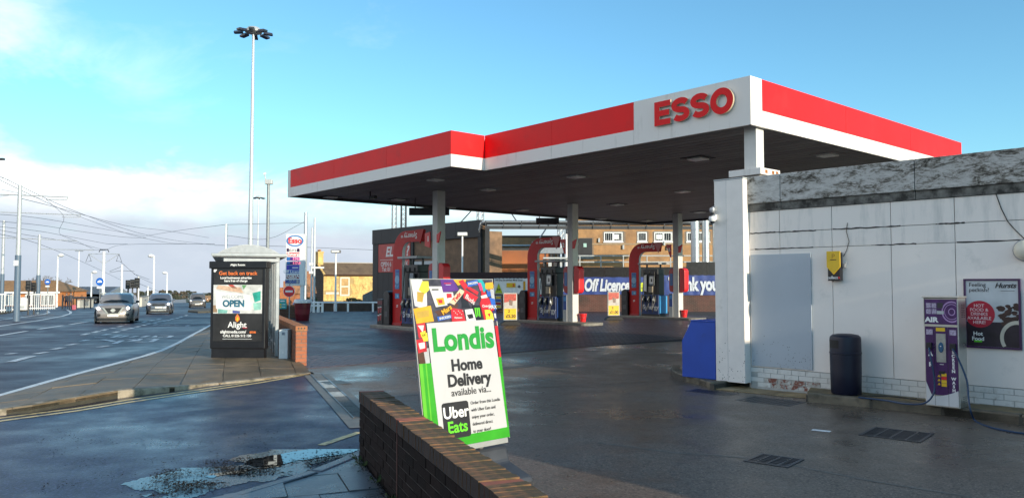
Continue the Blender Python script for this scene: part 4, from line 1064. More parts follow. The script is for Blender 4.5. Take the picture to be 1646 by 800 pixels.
# fuel dispensers
disp_lab = ['blue and black fuel dispenser behind the sandwich sign, by the leftmost arch', 'blue and black fuel dispenser under the middle red arch', 'blue and black fuel dispenser under the far right red arch with white notice']
NAVY = M('dispenser_navy', (.012, .04, .16), .35, var=.15)
HB = M('hose_black', (.01, .01, .011), .45)
random.seed(31)
for i in range(3):
    lg = legs[i]; p = lg.xy + CX * 1.15
    d = thing('fuel_dispenser', disp_lab[i], 'fuel pump', (p.x, p.y, .126), ITH, 'fuel dispensers')
    MB().box(-.52, .52, -.28, .28, 0, .1).build('plinth', BLACK, d)
    MB().box(-.5, .5, -.3, .3, .1, 1.0).build('skirt', NAVY, d, bevel=.02)
    MB().box(-.46, .46, -.2, .2, 1.0, 1.95).build('body', BLACK, d, bevel=.015)
    MB().box(-.44, .44, -.26, .26, 1.951, 2.2).build('head', BLACK, d, bevel=.015)
    MB().box(-.62, .62, -.42, .42, 2.42, 2.5).build('tray', M('tray_grey', (.36, .37, .37), .4, var=.1), d, bevel=.01)
    for x in (-.4, .4): MB().box(x - .03, x + .03, -.03, .03, 2.201, 2.42).build('tray_post', BLACK, d)
    sc = MB().box(-.1, .25, -.275, -.255, 1.45, 1.9).build('display', M('display_grey', (.2, .23, .26), .25, var=.1), d)
    if i:
        MB().box(-.05, .2, -.281, -.2755, 1.52, 1.85).build('notice', WHITEP, sc); MB().face_xz([(.04, 1.6), (.14, 1.62), (.12, 1.76), (.05, 1.75)], -.2825, -.2812).build('notice_mark', BLACKP, sc)
    if i == 2: MB().face_xz([(-.45, 1.2), (-.2, 1.15), (-.2, 1.95), (-.35, 1.9)], -.3, -.29).build('paper_notice', WHITEP, d)
    MB().box(-.08, .12, -.31, -.21, 1.12, 1.4).build('card_slot', M('warm_panel', (.3, .26, .2), .5, var=.3, scale=30), d)
    txt(d, 'Synergy', (.04, -.304, .42), .29, WHITEP, bold=.012)
    for k, x in enumerate((-.34, -.04, .27)):
        MB().box(x - .08, x + .08, -.34, -.301, .66, .98).build('nozzle_boot', BLACK, d, bevel=.02)
        nz = MB(); nz.tube([(x, -.37, .9), (x + .02, -.4, .8), (x + .05, -.37, .66)], [.035, .045, .02], 8); nz.tube([(x - .02, -.36, .93), (x + .01, -.45, .8), (x + .02, -.42, .72)], .012, 5)
        nz.build('nozzle', M('nozzle_grey', (.12, .13, .14), .3, .3, var=.4, scale=30), d, smooth=True)
        MB().box(x - .03, x + .03, -.415, -.4, .78, .84).build('nozzle_badge', LGREY, nz and d)
        hh = MB().tube(curve([(x + .04, -.37, .66), (x + .02, -.45, .4), (x - .03, -.42, .2), (x - .1, -.36, .5), (x - .06, -.3, 1.4), (x, -.28, 2.1)], 5), .018, 6)
        hh.build('hose', HB, d, smooth=True)
    MB().box(.5, .56, -.28, .28, .15, .95).build('side_panel', SKYB if i == 2 else NAVY, d)
# black waste and squeegee towers beside the arches
for i, (ox, lab) in enumerate(((-.55, 'black round-topped service tower left of the leftmost red arch'), (-.5, 'black round-topped service tower left of the middle red arch'), (-.5, 'black round-topped service tower left of the far right red arch'))):
    p = legs[i].xy + CX * ox; t = thing('service_tower', lab, 'service tower', (p.x, p.y, .126), ITH, 'black service towers')
    r = .2; MB().face_xz([(-.2, 0), (.2, 0), (.2, 1.05)] + [(.2 * math.cos(R(a)), 1.05 + .2 * math.sin(R(a))) for a in range(15, 180, 15)] + [(-.2, 1.05)], -.2, .2).build('body', BLACK, t, bevel=.015)
    MB().box(-.13, .13, -.215, -.201, .7, .95).build('slot', DARK, t); MB().box(-.1, .1, -.206, -.201, .3, .5).build('plate', M('tower_plate', (.06, .06, .065), .4), t)
# forecourt swing signs with yellow price panels
for px, d_, lab, price, yy in ((820, 30.8, 'small price board on rubber base left of the middle arch', '£5.20', 514), (986, 35., 'small price board on rubber base left of the far right arch', '£1.00', 509)):
    p = D(px, 455, d_); t = thing('price_board', lab, 'price board', (p.x, p.y, .01), R(8), 'small price boards')
    MB().face_xz([(-.42, 0), (.42, 0), (.36, .1), (.22, .17), (-.22, .17), (-.36, .1)], -.2, .2).build('rubber_base', RUBBER, t, bevel=.02)
    MB().box(-.28, .28, -.03, .03, .2, 1.28).build('frame', LGREY, t, bevel=.03)
    MB().box(-.24, .24, -.036, -.031, .24, .66).build('yellow_panel', YEL, t)
    MB().box(-.24, .24, -.036, -.031, .66, 1.24).build('white_panel', M('dirty_white_print', (.5, .47, .45), .4, var=.2, scale=6), t)
    MB().face_xz([(-.24, 1.24), (.24, 1.24), (.24, .98), (-.24, .9)], -.039, -.0365).build('red_panel', M('faded_red_print', (.5, .09, .07), .4, var=.4, scale=9), t)
    MB().face_xz([(-.06, 1.02), (.1, .98), (.08, .78), (-.04, .8)], -.041, -.0395).build('pack_print', M('pack_print', (.2, .14, .12), .4, var=.7, scale=18), t)
    txt(t, '2', (-.05, -.038, .56), .14, BLACKP, bold=.02); txt(t, price, (.02, -.038, .36), .17, BLACKP, bold=.02)
# dark cabinet with coffee posters left of the first tower
p = legs[0].xy + CX * -1.0; t = thing('coffee_cabinet', 'dark cabinet covered with red coffee cup posters at the left pump', 'cabinet', (p.x, p.y, .126), ITH)
MB().box(-.18, .2, -.2, .2, 0, .95).build('body', BLACK, t, bevel=.01)
for k, (x, z) in enumerate(((-.08, .12), (.06, .16), (-.07, .42), (.07, .44))): MB().face_xz([(x - .045, z), (x + .04, z), (x + .06, z + .2), (x - .06, z + .2)], -.206, -.201).build('cup_print', M('cup_print', (.3, .02, .03), .4, var=.3, scale=20), t); MB().box(x - .062, x + .062, -.2075, -.203, z + .2, z + .225).build('cup_lid_print', WHITEP, t)
MB().box(-.16, .18, -.206, -.201, .75, .88).build('heading_print', M('maroon_print', (.12, .01, .02), .4), t)
# ================================================================ LOW BRICK WALLS
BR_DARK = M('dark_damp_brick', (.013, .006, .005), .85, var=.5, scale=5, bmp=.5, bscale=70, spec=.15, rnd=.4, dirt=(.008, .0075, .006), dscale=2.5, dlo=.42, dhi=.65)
BR_COPE = M('mossy_coping_brick', (.22, .1, .042), .75, var=.35, scale=4, bmp=.6, bscale=60, rnd=.14, dirt=(.085, .058, .024), dscale=7., dlo=.46, dhi=.6)
BR_RED = M('sunlit_red_brick', (.33, .1, .042), .7, var=.2, scale=6, bmp=.4, bscale=60, rnd=.12, dirt=(.2, .1, .05), dscale=6., dlo=.55, dhi=.7)  # end pier brick, brighter than the wall's sides: sunlight put into colour
BR_JOINT = M('red_joint_sealant', (.075, .022, .014), .7, var=.3, scale=8, bmp=.2)
wo_ = Vector((-1.43, 7.36)); wd_ = Vector((.355, -.935)).normalized(); wth = math.atan2(wd_.y, wd_.x)
lw = thing('low_brick_wall', 'low dark brick wall with mossy brick coping in the foreground', 'wall', (wo_.x, wo_.y, .0), wth)
# local x along the wall towards the camera, local y = towards the forecourt
WL = 6.6; WH = .66; CO = .105
MB().box(.004, WL, .006, .209, -.1, WH - CO).build('core', MORTAR and M('dark_mortar', (.07, .06, .055), .9, var=.4, scale=15, bmp=.4, bscale=90, dirt=(.02, .019, .016), dscale=3., dlo=.45, dhi=.65), lw)
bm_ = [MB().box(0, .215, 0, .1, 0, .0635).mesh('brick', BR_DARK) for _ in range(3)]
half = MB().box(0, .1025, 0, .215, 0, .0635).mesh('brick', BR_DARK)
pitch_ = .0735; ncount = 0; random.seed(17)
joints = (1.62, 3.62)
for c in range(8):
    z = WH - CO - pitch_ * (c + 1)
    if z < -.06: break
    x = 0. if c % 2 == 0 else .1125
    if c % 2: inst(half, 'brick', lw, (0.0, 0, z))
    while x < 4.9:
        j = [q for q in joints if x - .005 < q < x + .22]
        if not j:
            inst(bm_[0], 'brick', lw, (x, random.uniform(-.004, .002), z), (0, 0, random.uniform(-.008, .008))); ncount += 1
        x += .225
# the cut bricks each side of the movement joints
for q in joints:
    for c in range(7):
        z = WH - CO - pitch_ * (c + 1); x0 = (0. if c % 2 == 0 else .1125)
        k = math.floor((q - x0) / .225); a = x0 + k * .225
        if a - .005 < q < a + .22:
            if q - a > .03: inst(bm_[0], 'brick', lw, (a, 0, z), scale=((q - .014 - a) / .215, 1, 1))
            if a + .215 - q > .03: inst(bm_[0], 'brick', lw, (q + .014, 0, z), scale=((a + .215 - q - .014) / .215, 1, 1))
    MB().box(q - .012, q + .012, -.003, .1, -.08, WH - CO).build('joint_sealant', BR_JOINT, lw)
# far side (seen from a step aside) in one joined part, then the coping of bricks on edge
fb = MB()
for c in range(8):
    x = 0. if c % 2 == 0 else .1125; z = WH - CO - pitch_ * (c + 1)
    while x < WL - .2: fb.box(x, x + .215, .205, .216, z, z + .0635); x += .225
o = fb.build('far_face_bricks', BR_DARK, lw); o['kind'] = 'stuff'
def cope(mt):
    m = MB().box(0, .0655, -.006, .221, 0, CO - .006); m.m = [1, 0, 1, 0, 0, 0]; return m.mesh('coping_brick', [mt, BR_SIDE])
BR_SIDE = M('shaded_coping_side', (.028, .014, .01), .8, var=.5, scale=6, bmp=.5, bscale=60, rnd=.25, dirt=(.015, .013, .01), dscale=4., dlo=.45, dhi=.65)  # darker than the tops: shade on the coping's side put into the colour
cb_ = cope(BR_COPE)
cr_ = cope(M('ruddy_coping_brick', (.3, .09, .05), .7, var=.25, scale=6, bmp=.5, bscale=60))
cbm = bpy.data.meshes
MB().box(.0, WL, .002, .213, WH - CO + .001, WH - .018).build('coping_mortar', M('mossy_mortar', (.085, .065, .035), .9, var=.5, scale=20, bmp=.4), lw)
x = 0.; k = 0
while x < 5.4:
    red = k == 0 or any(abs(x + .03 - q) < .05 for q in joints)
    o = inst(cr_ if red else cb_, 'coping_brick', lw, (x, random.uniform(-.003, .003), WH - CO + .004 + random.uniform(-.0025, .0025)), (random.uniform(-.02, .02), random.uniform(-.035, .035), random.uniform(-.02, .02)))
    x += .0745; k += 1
# brick wall behind the shelter, and its lit end pier
e0_ = G(475, 590); d2 = Vector((-.375, .927)).normalized()
w2 = thing('shelter_brick_wall', 'orange brick wall with holed end bricks running behind the bus shelter', 'wall', (e0_.x, e0_.y, 0), math.atan2(d2.y, d2.x))
L2 = 5.6; H2 = .82   # local x away from the camera, local y towards the road (left)
hf_ = [lambda x: H(e0_.x + d2.x * x, e0_.y + d2.y * x)]
MB().box(.006, L2, -.209, -.006, -.1, H2 - .11).build('core', MORTAR, w2)
bs = MB().box(0, .215, -.1025, 0, 0, .066).mesh('brick', BR_RED); bh = MB().box(0, .1025, -.215, 0, 0, .066).mesh('brick', BR_RED)
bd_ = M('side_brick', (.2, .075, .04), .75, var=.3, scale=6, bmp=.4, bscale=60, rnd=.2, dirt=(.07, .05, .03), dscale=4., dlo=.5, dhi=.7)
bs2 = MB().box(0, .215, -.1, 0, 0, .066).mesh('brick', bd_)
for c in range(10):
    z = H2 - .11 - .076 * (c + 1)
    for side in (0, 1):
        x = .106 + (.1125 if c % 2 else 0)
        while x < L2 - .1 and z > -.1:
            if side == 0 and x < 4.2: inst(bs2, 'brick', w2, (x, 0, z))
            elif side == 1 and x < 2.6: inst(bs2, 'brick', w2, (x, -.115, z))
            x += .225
    if z > -.1:
        if c % 2: inst(bh, 'brick', w2, (-.002, 0, z))
        else: inst(bh, 'brick', w2, (-.002, 0, z), scale=(1, .47, 1)); inst(bh, 'brick', w2, (-.002, -.112, z), scale=(1, .48, 1))
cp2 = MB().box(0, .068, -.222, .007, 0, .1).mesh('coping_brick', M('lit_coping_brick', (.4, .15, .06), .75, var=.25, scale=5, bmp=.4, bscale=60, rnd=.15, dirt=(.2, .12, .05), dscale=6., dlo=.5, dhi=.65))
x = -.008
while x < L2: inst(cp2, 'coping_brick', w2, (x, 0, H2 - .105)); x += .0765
hl = MB()
for q in (-.05, -.108, -.165): hl.tube([(-.0085, q, H2 - .05), (-.012, q, H2 - .05)], .017, 8)
hl.build('holes', BLACK, w2)
# third stretch of wall near the big cup
a = G(446, 514); b = G(484, 511); dv = (b - a).xy; w3 = thing('boundary_brick_wall', 'low dark red brick wall by the big paper cup planter', 'wall', (a.x, a.y, 0), math.atan2(dv.y, dv.x))
L3 = dv.length + .3
MB().box(-3, L3, .006, .2, -.2, .58).build('core', MORTAR, w3)
for c in range(8):
    x = -1.2 + (.11 if c % 2 else 0)
    while x < L3 - .2: inst(bs2, 'brick', w3, (x, .1, .575 - .0745 * (c + 1))); x += .225
MB().box(-3, L3 + .01, -.01, .22, .581, .66).build('coping', MATS['lit_coping_brick'], w3, bevel=.01)

# ================================================================ LONDIS SANDWICH SIGN
sw, sh = .9, 1.39
sth = math.atan2(.68, .73)
sg = thing('forecourt_sign', 'tall white and green home delivery sign with a collage of snacks', 'sign', (-.43, 6.62, .0), sth)
LEAN = R(-9.5)
def sgp(o): o.parent = sg; return o
pn = bpy.data.objects.new('panel', MB().box(-sw / 2, sw / 2, -.0, .012, 0, sh).mesh('panel', M('sign_back_dark', (.05, .05, .055), .35, var=.2)))
COL.objects.link(pn); pn.parent = sg; pn.location = (0.02, -.09, .33); pn.rotation_euler = (LEAN, 0, 0)
VS = [.53]
def uv(u, v): return (-sw / 2 + u * sw, sh * (1 - v * VS[0]))
def patch(pts, layer, mat, name='print'):
    return MB().face_xz([uv(*p) for p in pts][::-1], -.002 - layer * .0012, -.001 - layer * .0012 + .0008).build(name, mat, pn)
def rect(u0, v0, u1, v1): return [(u0, v0), (u1, v0), (u1, v1), (u0, v1)]
patch(rect(0, 0, 1, 1), 0, M('collage_dark', (.05, .045, .06), .35, var=.5, scale=12))
def pm(n, c): return M('pack_' + n, tuple(v * .78 for v in c), .35, var=.12, scale=12)
pW = pm('white', (.72, .72, .7)); pY = pm('yellow', (.82, .72, .05)); pO = pm('orange', (.82, .42, .02)); pR = pm('red', (.62, .02, .03)); pB = pm('blue', (.03, .13, .55)); pN = pm('navy', (.03, .03, .13)); pK = pm('black', (.015, .015, .02)); pT = pm('teal', (.02, .4, .42)); pP = pm('purple', (.12, .03, .25)); pG = pm('gold', (.55, .35, .05)); pS = pm('silver', (.5, .5, .52)); pBr = pm('brown', (.1, .04, .02))
patch([(.0, .0), (.13, .0), (.17, .12), (.16, .3), (.1, .33), (.02, .3)], 1, pW); patch([(.13, .02), (.2, .02), (.2, .12), (.14, .17), (.08, .12)], 2, pY)
patch([(.06, .14), (.14, .15), (.11, .26), (.05, .25)], 2, pG)
patch([(.0, .33), (.2, .3), (.22, .48), (.02, .5)], 2, pO); patch([(.03, .37), (.17, .35), (.17, .42), (.04, .44)], 3, pG)
patch([(.02, .5), (.115, .49), (.12, .66), (.03, .66)], 2, pR); patch([(.03, .52), (.1, .52), (.08, .6)], 3, pW); patch([(.05, .6), (.11, .58), (.11, .64), (.06, .65)], 3, pY)
patch([(.2, .08), (.36, .08), (.4, .3), (.26, .32)], 1, pW); patch([(.27, .22), (.36, .21), (.37, .29), (.29, .3)], 2, pO); patch([(.29, .235), (.34, .235), (.34, .275), (.3, .275)], 3, pR); patch(rect(.23, .11, .31, .125), 2, pK)
patch([(.34, .0), (.5, .0), (.56, .13), (.36, .15)], 2, pP); patch(rect(.38, .04, .47, .05), 3, pR); patch(rect(.4, .06, .46, .065), 3, pW)
patch([(.37, .15), (.48, .15), (.49, .26), (.4, .28)], 1, pW); patch([(.4, .165), (.46, .165), (.46, .21), (.4, .22)], 2, pR)
patch([(.5, .0), (.66, .0), (.64, .04), (.55, .07)], 2, pO); patch([(.56, .02), (.62, .0), (.68, .09), (.62, .12)], 3, pR)
patch([(.42, .27), (.57, .11), (.63, .14), (.48, .3)], 3, pm('cream', (.75, .6, .4))); txt(pn, 'Twix', (uv(.52, .21)[0], -.0075, uv(.52, .21)[1]), .052, pR, rot=(R(90), R(-42), 0), bold=.02)
patch([(.62, .11), (.79, .21), (.72, .3), (.6, .22)], 3, pR); patch([(.68, .08), (.8, .15), (.78, .19), (.66, .11)], 4, pR); txt(pn, 'Buds', (uv(.68, .24)[0], -.0085, uv(.68, .24)[1]), .06, pW, rot=(R(90), R(35), 0), bold=.01)
patch([(.66, .03), (.8, .0), (.81, .06), (.67, .09)], 4, pB); txt(pn, 'SNICKERS', (uv(.735, .045)[0], -.0085, uv(.735, .045)[1]), .026, pW, rot=(R(90), R(-8), 0), bold=.02)
patch([(.24, .37), (.52, .28), (.53, .32), (.3, .44)], 2, pBr); txt(pn, 'Mars', (uv(.38, .355)[0], -.0075, uv(.38, .355)[1]), .06, pO, rot=(R(90), R(-28), 0), bold=.02)
patch([(.26, .43), (.44, .41), (.44, .45), (.27, .48)], 3, pB); txt(pn, 'SNICKERS', (uv(.35, .444)[0], -.0075, uv(.35, .444)[1]), .028, pW, rot=(R(90), R(-8), 0), bold=.02)
patch([(.43, .33), (.58, .36), (.6, .5), (.43, .5)], 4, pR); txt(pn, 'Maltesers', (uv(.51, .45)[0], -.0085, uv(.51, .45)[1]), .022, pW, bold=.015)
for q in range(7): patch([(.46 + .018 * q, .365 + .02 * (q % 3)), (.472 + .018 * q, .37 + .02 * (q % 3)), (.464 + .018 * q, .38 + .02 * (q % 3))], 5, pW)
patch([(.58, .16), (.64, .22), (.68, .34), (.57, .34)], 2, pK)
patch([(.6, .36), (.7, .35), (.73, .5), (.61, .5)], 5, pW); patch([(.62, .42), (.69, .41), (.7, .46), (.64, .47)], 6, pK)
patch([(.7, .31), (.8, .31), (.82, .5), (.71, .5)], 4, pK)
for q in range(3): patch([(.725 + q * .024, .34), (.74 + q * .024, .34), (.742 + q * .024, .45 - .02 * (q % 2)), (.73 + q * .024, .45)], 5, LIME)
patch([(.84, .08), (.88, .08), (.9, .2), (.97, .28), (.99, .5), (.84, .5), (.8, .3), (.83, .22)], 3, pR); patch([(.82, .2), (.9, .18), (.91, .22), (.83, .23)], 4, pW)
patch([(.8, .28), (.97, .27), (.98, .36), (.82, .37)], 5, pR); txt(pn, 'Coca-Cola', (uv(.893, .322)[0], -.0095, uv(.893, .322)[1]), .03, pW, bold=.02, shear=.3)
patch([(.8, .0), (.86, .0), (.92, .1), (.87, .16)], 4, pT); patch([(.8, .04), (.84, .04), (.86, .12), (.82, .14)], 5, pm('pink', (.7, .06, .2)))
patch([(.85, .37), (.92, .37), (.98, .46), (.97, .5), (.86, .5)], 6, pY); patch([(.88, .42), (.92, .41), (.91, .46)], 7, pR)
# right hand column of packs
patch([(.9, .04), (1., .03), (1., .1), (.93, .15), (.89, .1)], 5, pO); patch([(.9, .12), (.97, .11), (.99, .2), (.91, .21)], 5, pB); patch([(.95, .12), (1., .12), (1., .25), (.96, .25)], 6, pS); patch([(.93, .22), (1., .24), (1., .38), (.95, .34)], 7, pB); txt(pn, 'MAX', (uv(.955, .34)[0], -.0125, uv(.955, .34)[1]), .045, pW, bold=.02)
VS[0] = 1.
patch([(.0, .36), (.1, .35), (.11, .43), (.01, .44)], 2, pR); patch([(.02, .38), (.09, .375), (.09, .41), (.03, .415)], 3, pW); patch([(.06, .33), (.13, .32), (.13, .37), (.08, .37)], 3, pY); patch([(.0, .44), (.07, .43), (.08, .5), (.01, .5)], 3, pBr); patch([(.06, .42), (.13, .41), (.13, .5), (.08, .5)], 2, pS)
patch([(.95, .2), (1., .2), (1., .27), (.96, .27)], 7, pN); patch([(.965, .22), (.99, .22), (.99, .25), (.97, .25)], 8, pW)
# green lower part and the white notice
patch(rect(0, .5, 1, 1), 7, M('sign_green', (.03, .3, .012), .35, var=.1))
SL_ = M('sign_lime', (.1, .42, .02), .4, var=.1); patch(rect(.0, .5, .04, 1), 8, SL_); patch(rect(.07, .5, .085, 1), 8, SL_)
patch([(.96, .3), (1, .3), (1, .5), (.97, .5)], 7, pR)
NW = M('notice_white', (.47, .47, .475), .4, var=.02)
patch([(.125, .265), (.945, .258), (.975, .938), (.155, .945)], 9, NW, 'notice')
ty = -.0155
def st(s, u, v, size, m, **k): a, b = uv(u, v); return txt(pn, s, (a, ty, b), size, m, **k)
st('Londis', .545, .375, .262, M('londis_green', (.012, .26, .03), .4, var=.03), bold=.022, xs=.98)
st('Home', .55, .53, .135, BLACKP, bold=.022); st('Delivery', .565, .62, .14, BLACKP, bold=.022); st('available via...', .575, .69, .082, BLACKP, bold=.004)
bx = []
for cx, cy, a0 in ((.49, .76, -90), (.49, .935, 0), (.235, .935, 90), (.235, .76, 180)):
    for k in range(5): t = R(a0 + 22.5 * k); bx.append((cx + .025 * math.cos(t) * 1.2, cy + .018 * math.sin(t)))
patch(bx, 10, BLACKP, 'logo_box')
ty = -.0165
st('Uber', .362, .805, .13, WHITEP, bold=.012); st('Eats', .366, .89, .13, LIME, bold=.012)
for k, s in enumerate(('Order from this Londis', 'with Uber Eats and', 'enjoy your order,', 'delivered direct', 'to your door!')): st(s, .545, .762 + k * .042, .0385, BLACKP, align='LEFT', bold=.0, xs=.92)
# frame, clear sheet bottom lip, rubber base
f = MB()
for x in (-sw / 2 - .006, sw / 2): f.box(x, x + .006, -.004, .014, -.01, sh + .01)
f.box(-sw / 2, sw / 2, -.0035, .0135, sh, sh + .008); f.box(-sw / 2 + .03, sw / 2 - .03, -.015, .034, -.045, -.0005)
f.build('frame', M('sign_frame', (.3, .31, .3), .3, var=.08), pn, bevel=.006)
MB().face_yz([(-.42, 0), (-.4, .05), (-.12, .13), (-.07, .26), (.07, .26), (.12, .13), (.4, .05), (.42, 0)], -.3, .46).build('rubber_base', M('base_grey', (.04, .045, .055), .5, var=.3, bmp=.1), sg, bevel=.03)
sp = MB()
for x in (-.2, .2): sp.tube([(x, 0, .24), (x, -.05, .34)], .03, 8)
sp.build('springs', GREY, sg)

# ================================================================ BUS SHELTER
sp0 = G(378, 573, .1); sdir = Vector((-.34, .94)).normalized(); shth = math.atan2(-.34, -.94) - R(90)
shth = math.atan2(sdir.y, sdir.x) - R(90)   # local y = away along the road, local x = to the right
SH = thing('bus_shelter', 'grey metal bus shelter with arched roof', 'bus shelter', (D(397, 573, 16.6).x, 16.6, .1), shth)
SHG = M('shelter_grey', (.34, .355, .37), .4, .3, var=.08)
SHD = M('shelter_post', (.34, .36, .38), .35, .5, var=.1)
Ls = 4.0
rp = []; n = 12
for k in range(n + 1):
    t = k / n; rp.append((-.62 + 1.25 * t, 2.2 + .19 * math.sin(math.pi * t) ** .8))
prof = [(-.72, 2.13), (-.72, 2.19), (-.62, 2.2)] + rp[1:-1] + [(.63, 2.2), (.78, 2.19), (.78, 2.13)]
MB().face_xz(prof, -.1, Ls + .1).build('roof', SHG, SH)
MB().face_xz([(a * .93 + .004, 2.19 + (b - 2.19) * .86 + .015) for a, b in rp], -.112, -.101).build('roof_gable', M('gable_haze', (.36, .38, .4), .25, var=.12, scale=9), SH)
MB().face_xz([(-.74, 2.145), (.8, 2.145), (.8, 2.2), (-.74, 2.2)], -.13, -.113).build('gutter_front', SHD, SH, bevel=.006)
MB().box(-.5, .62, -.08, -.02, 2.02, 2.1).build('cross_beam', SHG, SH, bevel=.01)
p = MB()
for k in range(5): MB().box(.56, .64, k * Ls / 4 - .04, k * Ls / 4 + .04, .0, 2.128).build('post', SHD, SH, bevel=.012)
for k in range(4): MB().box(.592, .6, k * Ls / 4 + .05, (k + 1) * Ls / 4 - .05, .25, 2.02).build('glass_panel', MATS.setdefault('shelter_glass', MATS.get('shelter_glass') or glass('shelter_glass', (.3, .36, .38), .05, .3)), SH)
for k in range(4): MB().box(.585, .61, k * Ls / 4 + .041, (k + 1) * Ls / 4 - .041, .2, .249).build('rail', SHD, SH)
MB().box(.25, .5, 1., 3., .48, .52).build('bench', SHD, SH)
MB().box(-.66, -.6, Ls - .3, Ls - .24, 0, 2.128).build('post', SHD, SH)
MB().box(.2, .5, .3, .312, .3, 2.0).build('end_panel', MATS['shelter_glass'], SH)
# advertising panel on the near end
AD = thing('advert_panel', 'black poster case with OPEN advert on the near end of the bus shelter', 'advert', (D(381, 573, 16.35).x, 16.35, .1), R(-4))
aw = 1.19
MB().box(-aw / 2, aw / 2, 0, .2, .2, 2.03).build('case', BLACK, AD, bevel=.02)
MB().box(-aw / 2 + .03, aw / 2 - .03, .02, .18, .0, .199).build('plinth', BLACK, AD)
MB().box(-aw / 2 - .03, aw / 2 + .03, -.03, .21, 1.88, 2.031).build('header', BLACK, AD, bevel=.015)
PB_ = MB().box(-aw / 2 + .07, aw / 2 - .07, -.012, -.001, .36, 1.86).build('poster', M('poster_dark', (.028, .027, .027), .3, var=.35, scale=3), AD)
def ap(u, v): return (-aw / 2 + .07 + u * (aw - .14), 1.86 - v * 1.5)
def apatch(pts, l, m, nm='print'): return MB().face_xz([ap(*q) for q in pts][::-1], -.0125 - l * .0015, -.012 - l * .0015 + .0008).build(nm, m, PB_)
apatch(rect(0, .215, 1, .615), 0, M('photo_pale', (.62, .62, .6), .3, var=.3, scale=5))
for pts, m in (([(.1, .22), (.55, .25), (.62, .33), (.3, .3), (.05, .27)], M('photo_skin', (.6, .4, .28), .4, var=.25, scale=9)), ([(.3, .215), (.4, .215), (.5, .27), (.38, .26)], M('photo_red', (.5, .08, .06), .4)), ([(.58, .22), (.68, .22), (.62, .28)], M('photo_green', (.12, .3, .12), .4)), ([(.8, .33), (.97, .3), (.97, .43), (.85, .46)], M('photo_teal', (.03, .32, .25), .4, var=.4)), ([(.82, .47), (.98, .46), (.98, .56), (.84, .57)], M('photo_teal2', (.25, .5, .42), .4, var=.4)), ([(.1, .55), (.3, .57), (.28, .612), (.1, .612)], M('photo_mint', (.2, .45, .4), .4, var=.4)), ([(.4, .57), (.55, .58), (.55, .612), (.4, .612)], M('photo_blue', (.08, .1, .3), .4)), ([(.0, .5), (.08, .5), (.08, .6), (.0, .6)], M('photo_brown', (.3, .2, .12), .4))): apatch(pts, 1, m)
apatch([(.04, .3), (.76, .36), (.76, .575), (.06, .55)], 2, M('photo_card', (.78, .78, .76), .35, var=.04), 'open_card')
tz = -.0185
def at_(s, u, v, size, m, **k): a, b = ap(u, v); return txt(PB_, s, (a, tz, b), size, m, **k)
at_('Get back on track', .5, .055, .112, ORANGE, bold=.01); at_('Local businesses advertise', .46, .118, .064, WHITEP, bold=.018); at_('here free of charge', .46, .16, .064, WHITEP, bold=.018)
at_('WELCOME', .4, .385, .1, M('grey_print', (.3, .33, .36), .4)); at_('OPEN', .42, .48, .19, M('steel_blue_print', (.03, .13, .2), .4, var=.4), bold=.03, xs=.95)
apatch([(.46, .66), (.5, .62), (.54, .66), (.55, .7), (.5, .735), (.46, .71)], 1, ORANGE, 'flame'); apatch([(.5, .66), (.53, .69), (.5, .73), (.48, .7)], 2, YEL, 'flame')
at_('Alight', .5, .775, .17, WHITEP, bold=.01); at_('MEDIA', .66, .815, .035, CRIM, bold=.02); at_('alightmedia.com/', .42, .87, .082, WHITEP, bold=.015); at_('sme', .82, .87, .082, ORANGE, bold=.015); at_('CALL 01226 512 130', .5, .925, .07, WHITEP, bold=.015)
apatch(rect(.2, .965, .8, .972), 0, LGREY)
txt(AD, 'Alight Sussex', (0, -.033, 1.955), .06, WHITEP, bold=.015)
apatch([(.0, .0), (.07, .0), (.03, .04), (0, .035)], 1, WHITEP, 'corner_tear')
# grey cabinet beside the wall
p = G(455, 577, .1); cbn = thing('roadside_cabinet', 'slim pale grey metal cabinet between shelter and brick wall', 'cabinet', (p.x, p.y, .1), R(-6))
MB().box(-.095, .095, 0, .28, 0, .6).build('body', M('cabinet_grey', (.66, .68, .68), .45, var=.1), cbn, bevel=.01); MB().box(-.03, .03, -.008, -.001, .5, .56).build('label', M('cab_label', (.2, .24, .3), .5), cbn); MB().face_xz([(-.03, .12), (0, .18), (.03, .12)], -.006, -.001).build('warning_triangle', WHITE, cbn); MB().box(-.097, .097, -.002, .285, .602, .61).build('lid', LGREY, cbn)

# ================================================================ PRICE SIGN, CUP, ROAD SIGNS, RAILINGS
ps = thing('price_sign', 'tall white price totem with oval badge beside the giant cup', 'price sign', (D(474, 455, 42).x, 42, 0), R(2))
k_ = 42 / 1250
def zz(py): return EYE + (455 - py) * k_
Wp = 30.5 * k_
MB().box(-Wp / 2, Wp / 2, 0, .3, zz(459), zz(376)).build('cabinet', M('totem_white', (.78, .79, .79), .35, var=.02), ps, bevel=.02)
px_ = (484.5 - 474) * k_
MB().box(px_ - .09, px_ + .09, .08, .26, 0, zz(459)).build('post', WHITE, ps, bevel=.01)
MB().box(px_ - .1, px_ + .1, -.012, -.001, zz(458), zz(401)).build('post_front', WHITE, ps)
x0, x1 = -Wp / 2 + .06, px_ - .13
def row(y0, y1, mat, nm='row_panel'): return MB().box(x0, x1, -.015, -.002, zz(y1), zz(y0)).build(nm, mat, ps)
xc = (x0 + x1) / 2
def el(cx, cz, a, b, y, mat, nm): return MB().face_xz([(cx + a * math.cos(t * math.pi / 16), cz + b * math.sin(t * math.pi / 16)) for t in range(32)], y, y + .006).build(nm, mat, ps)
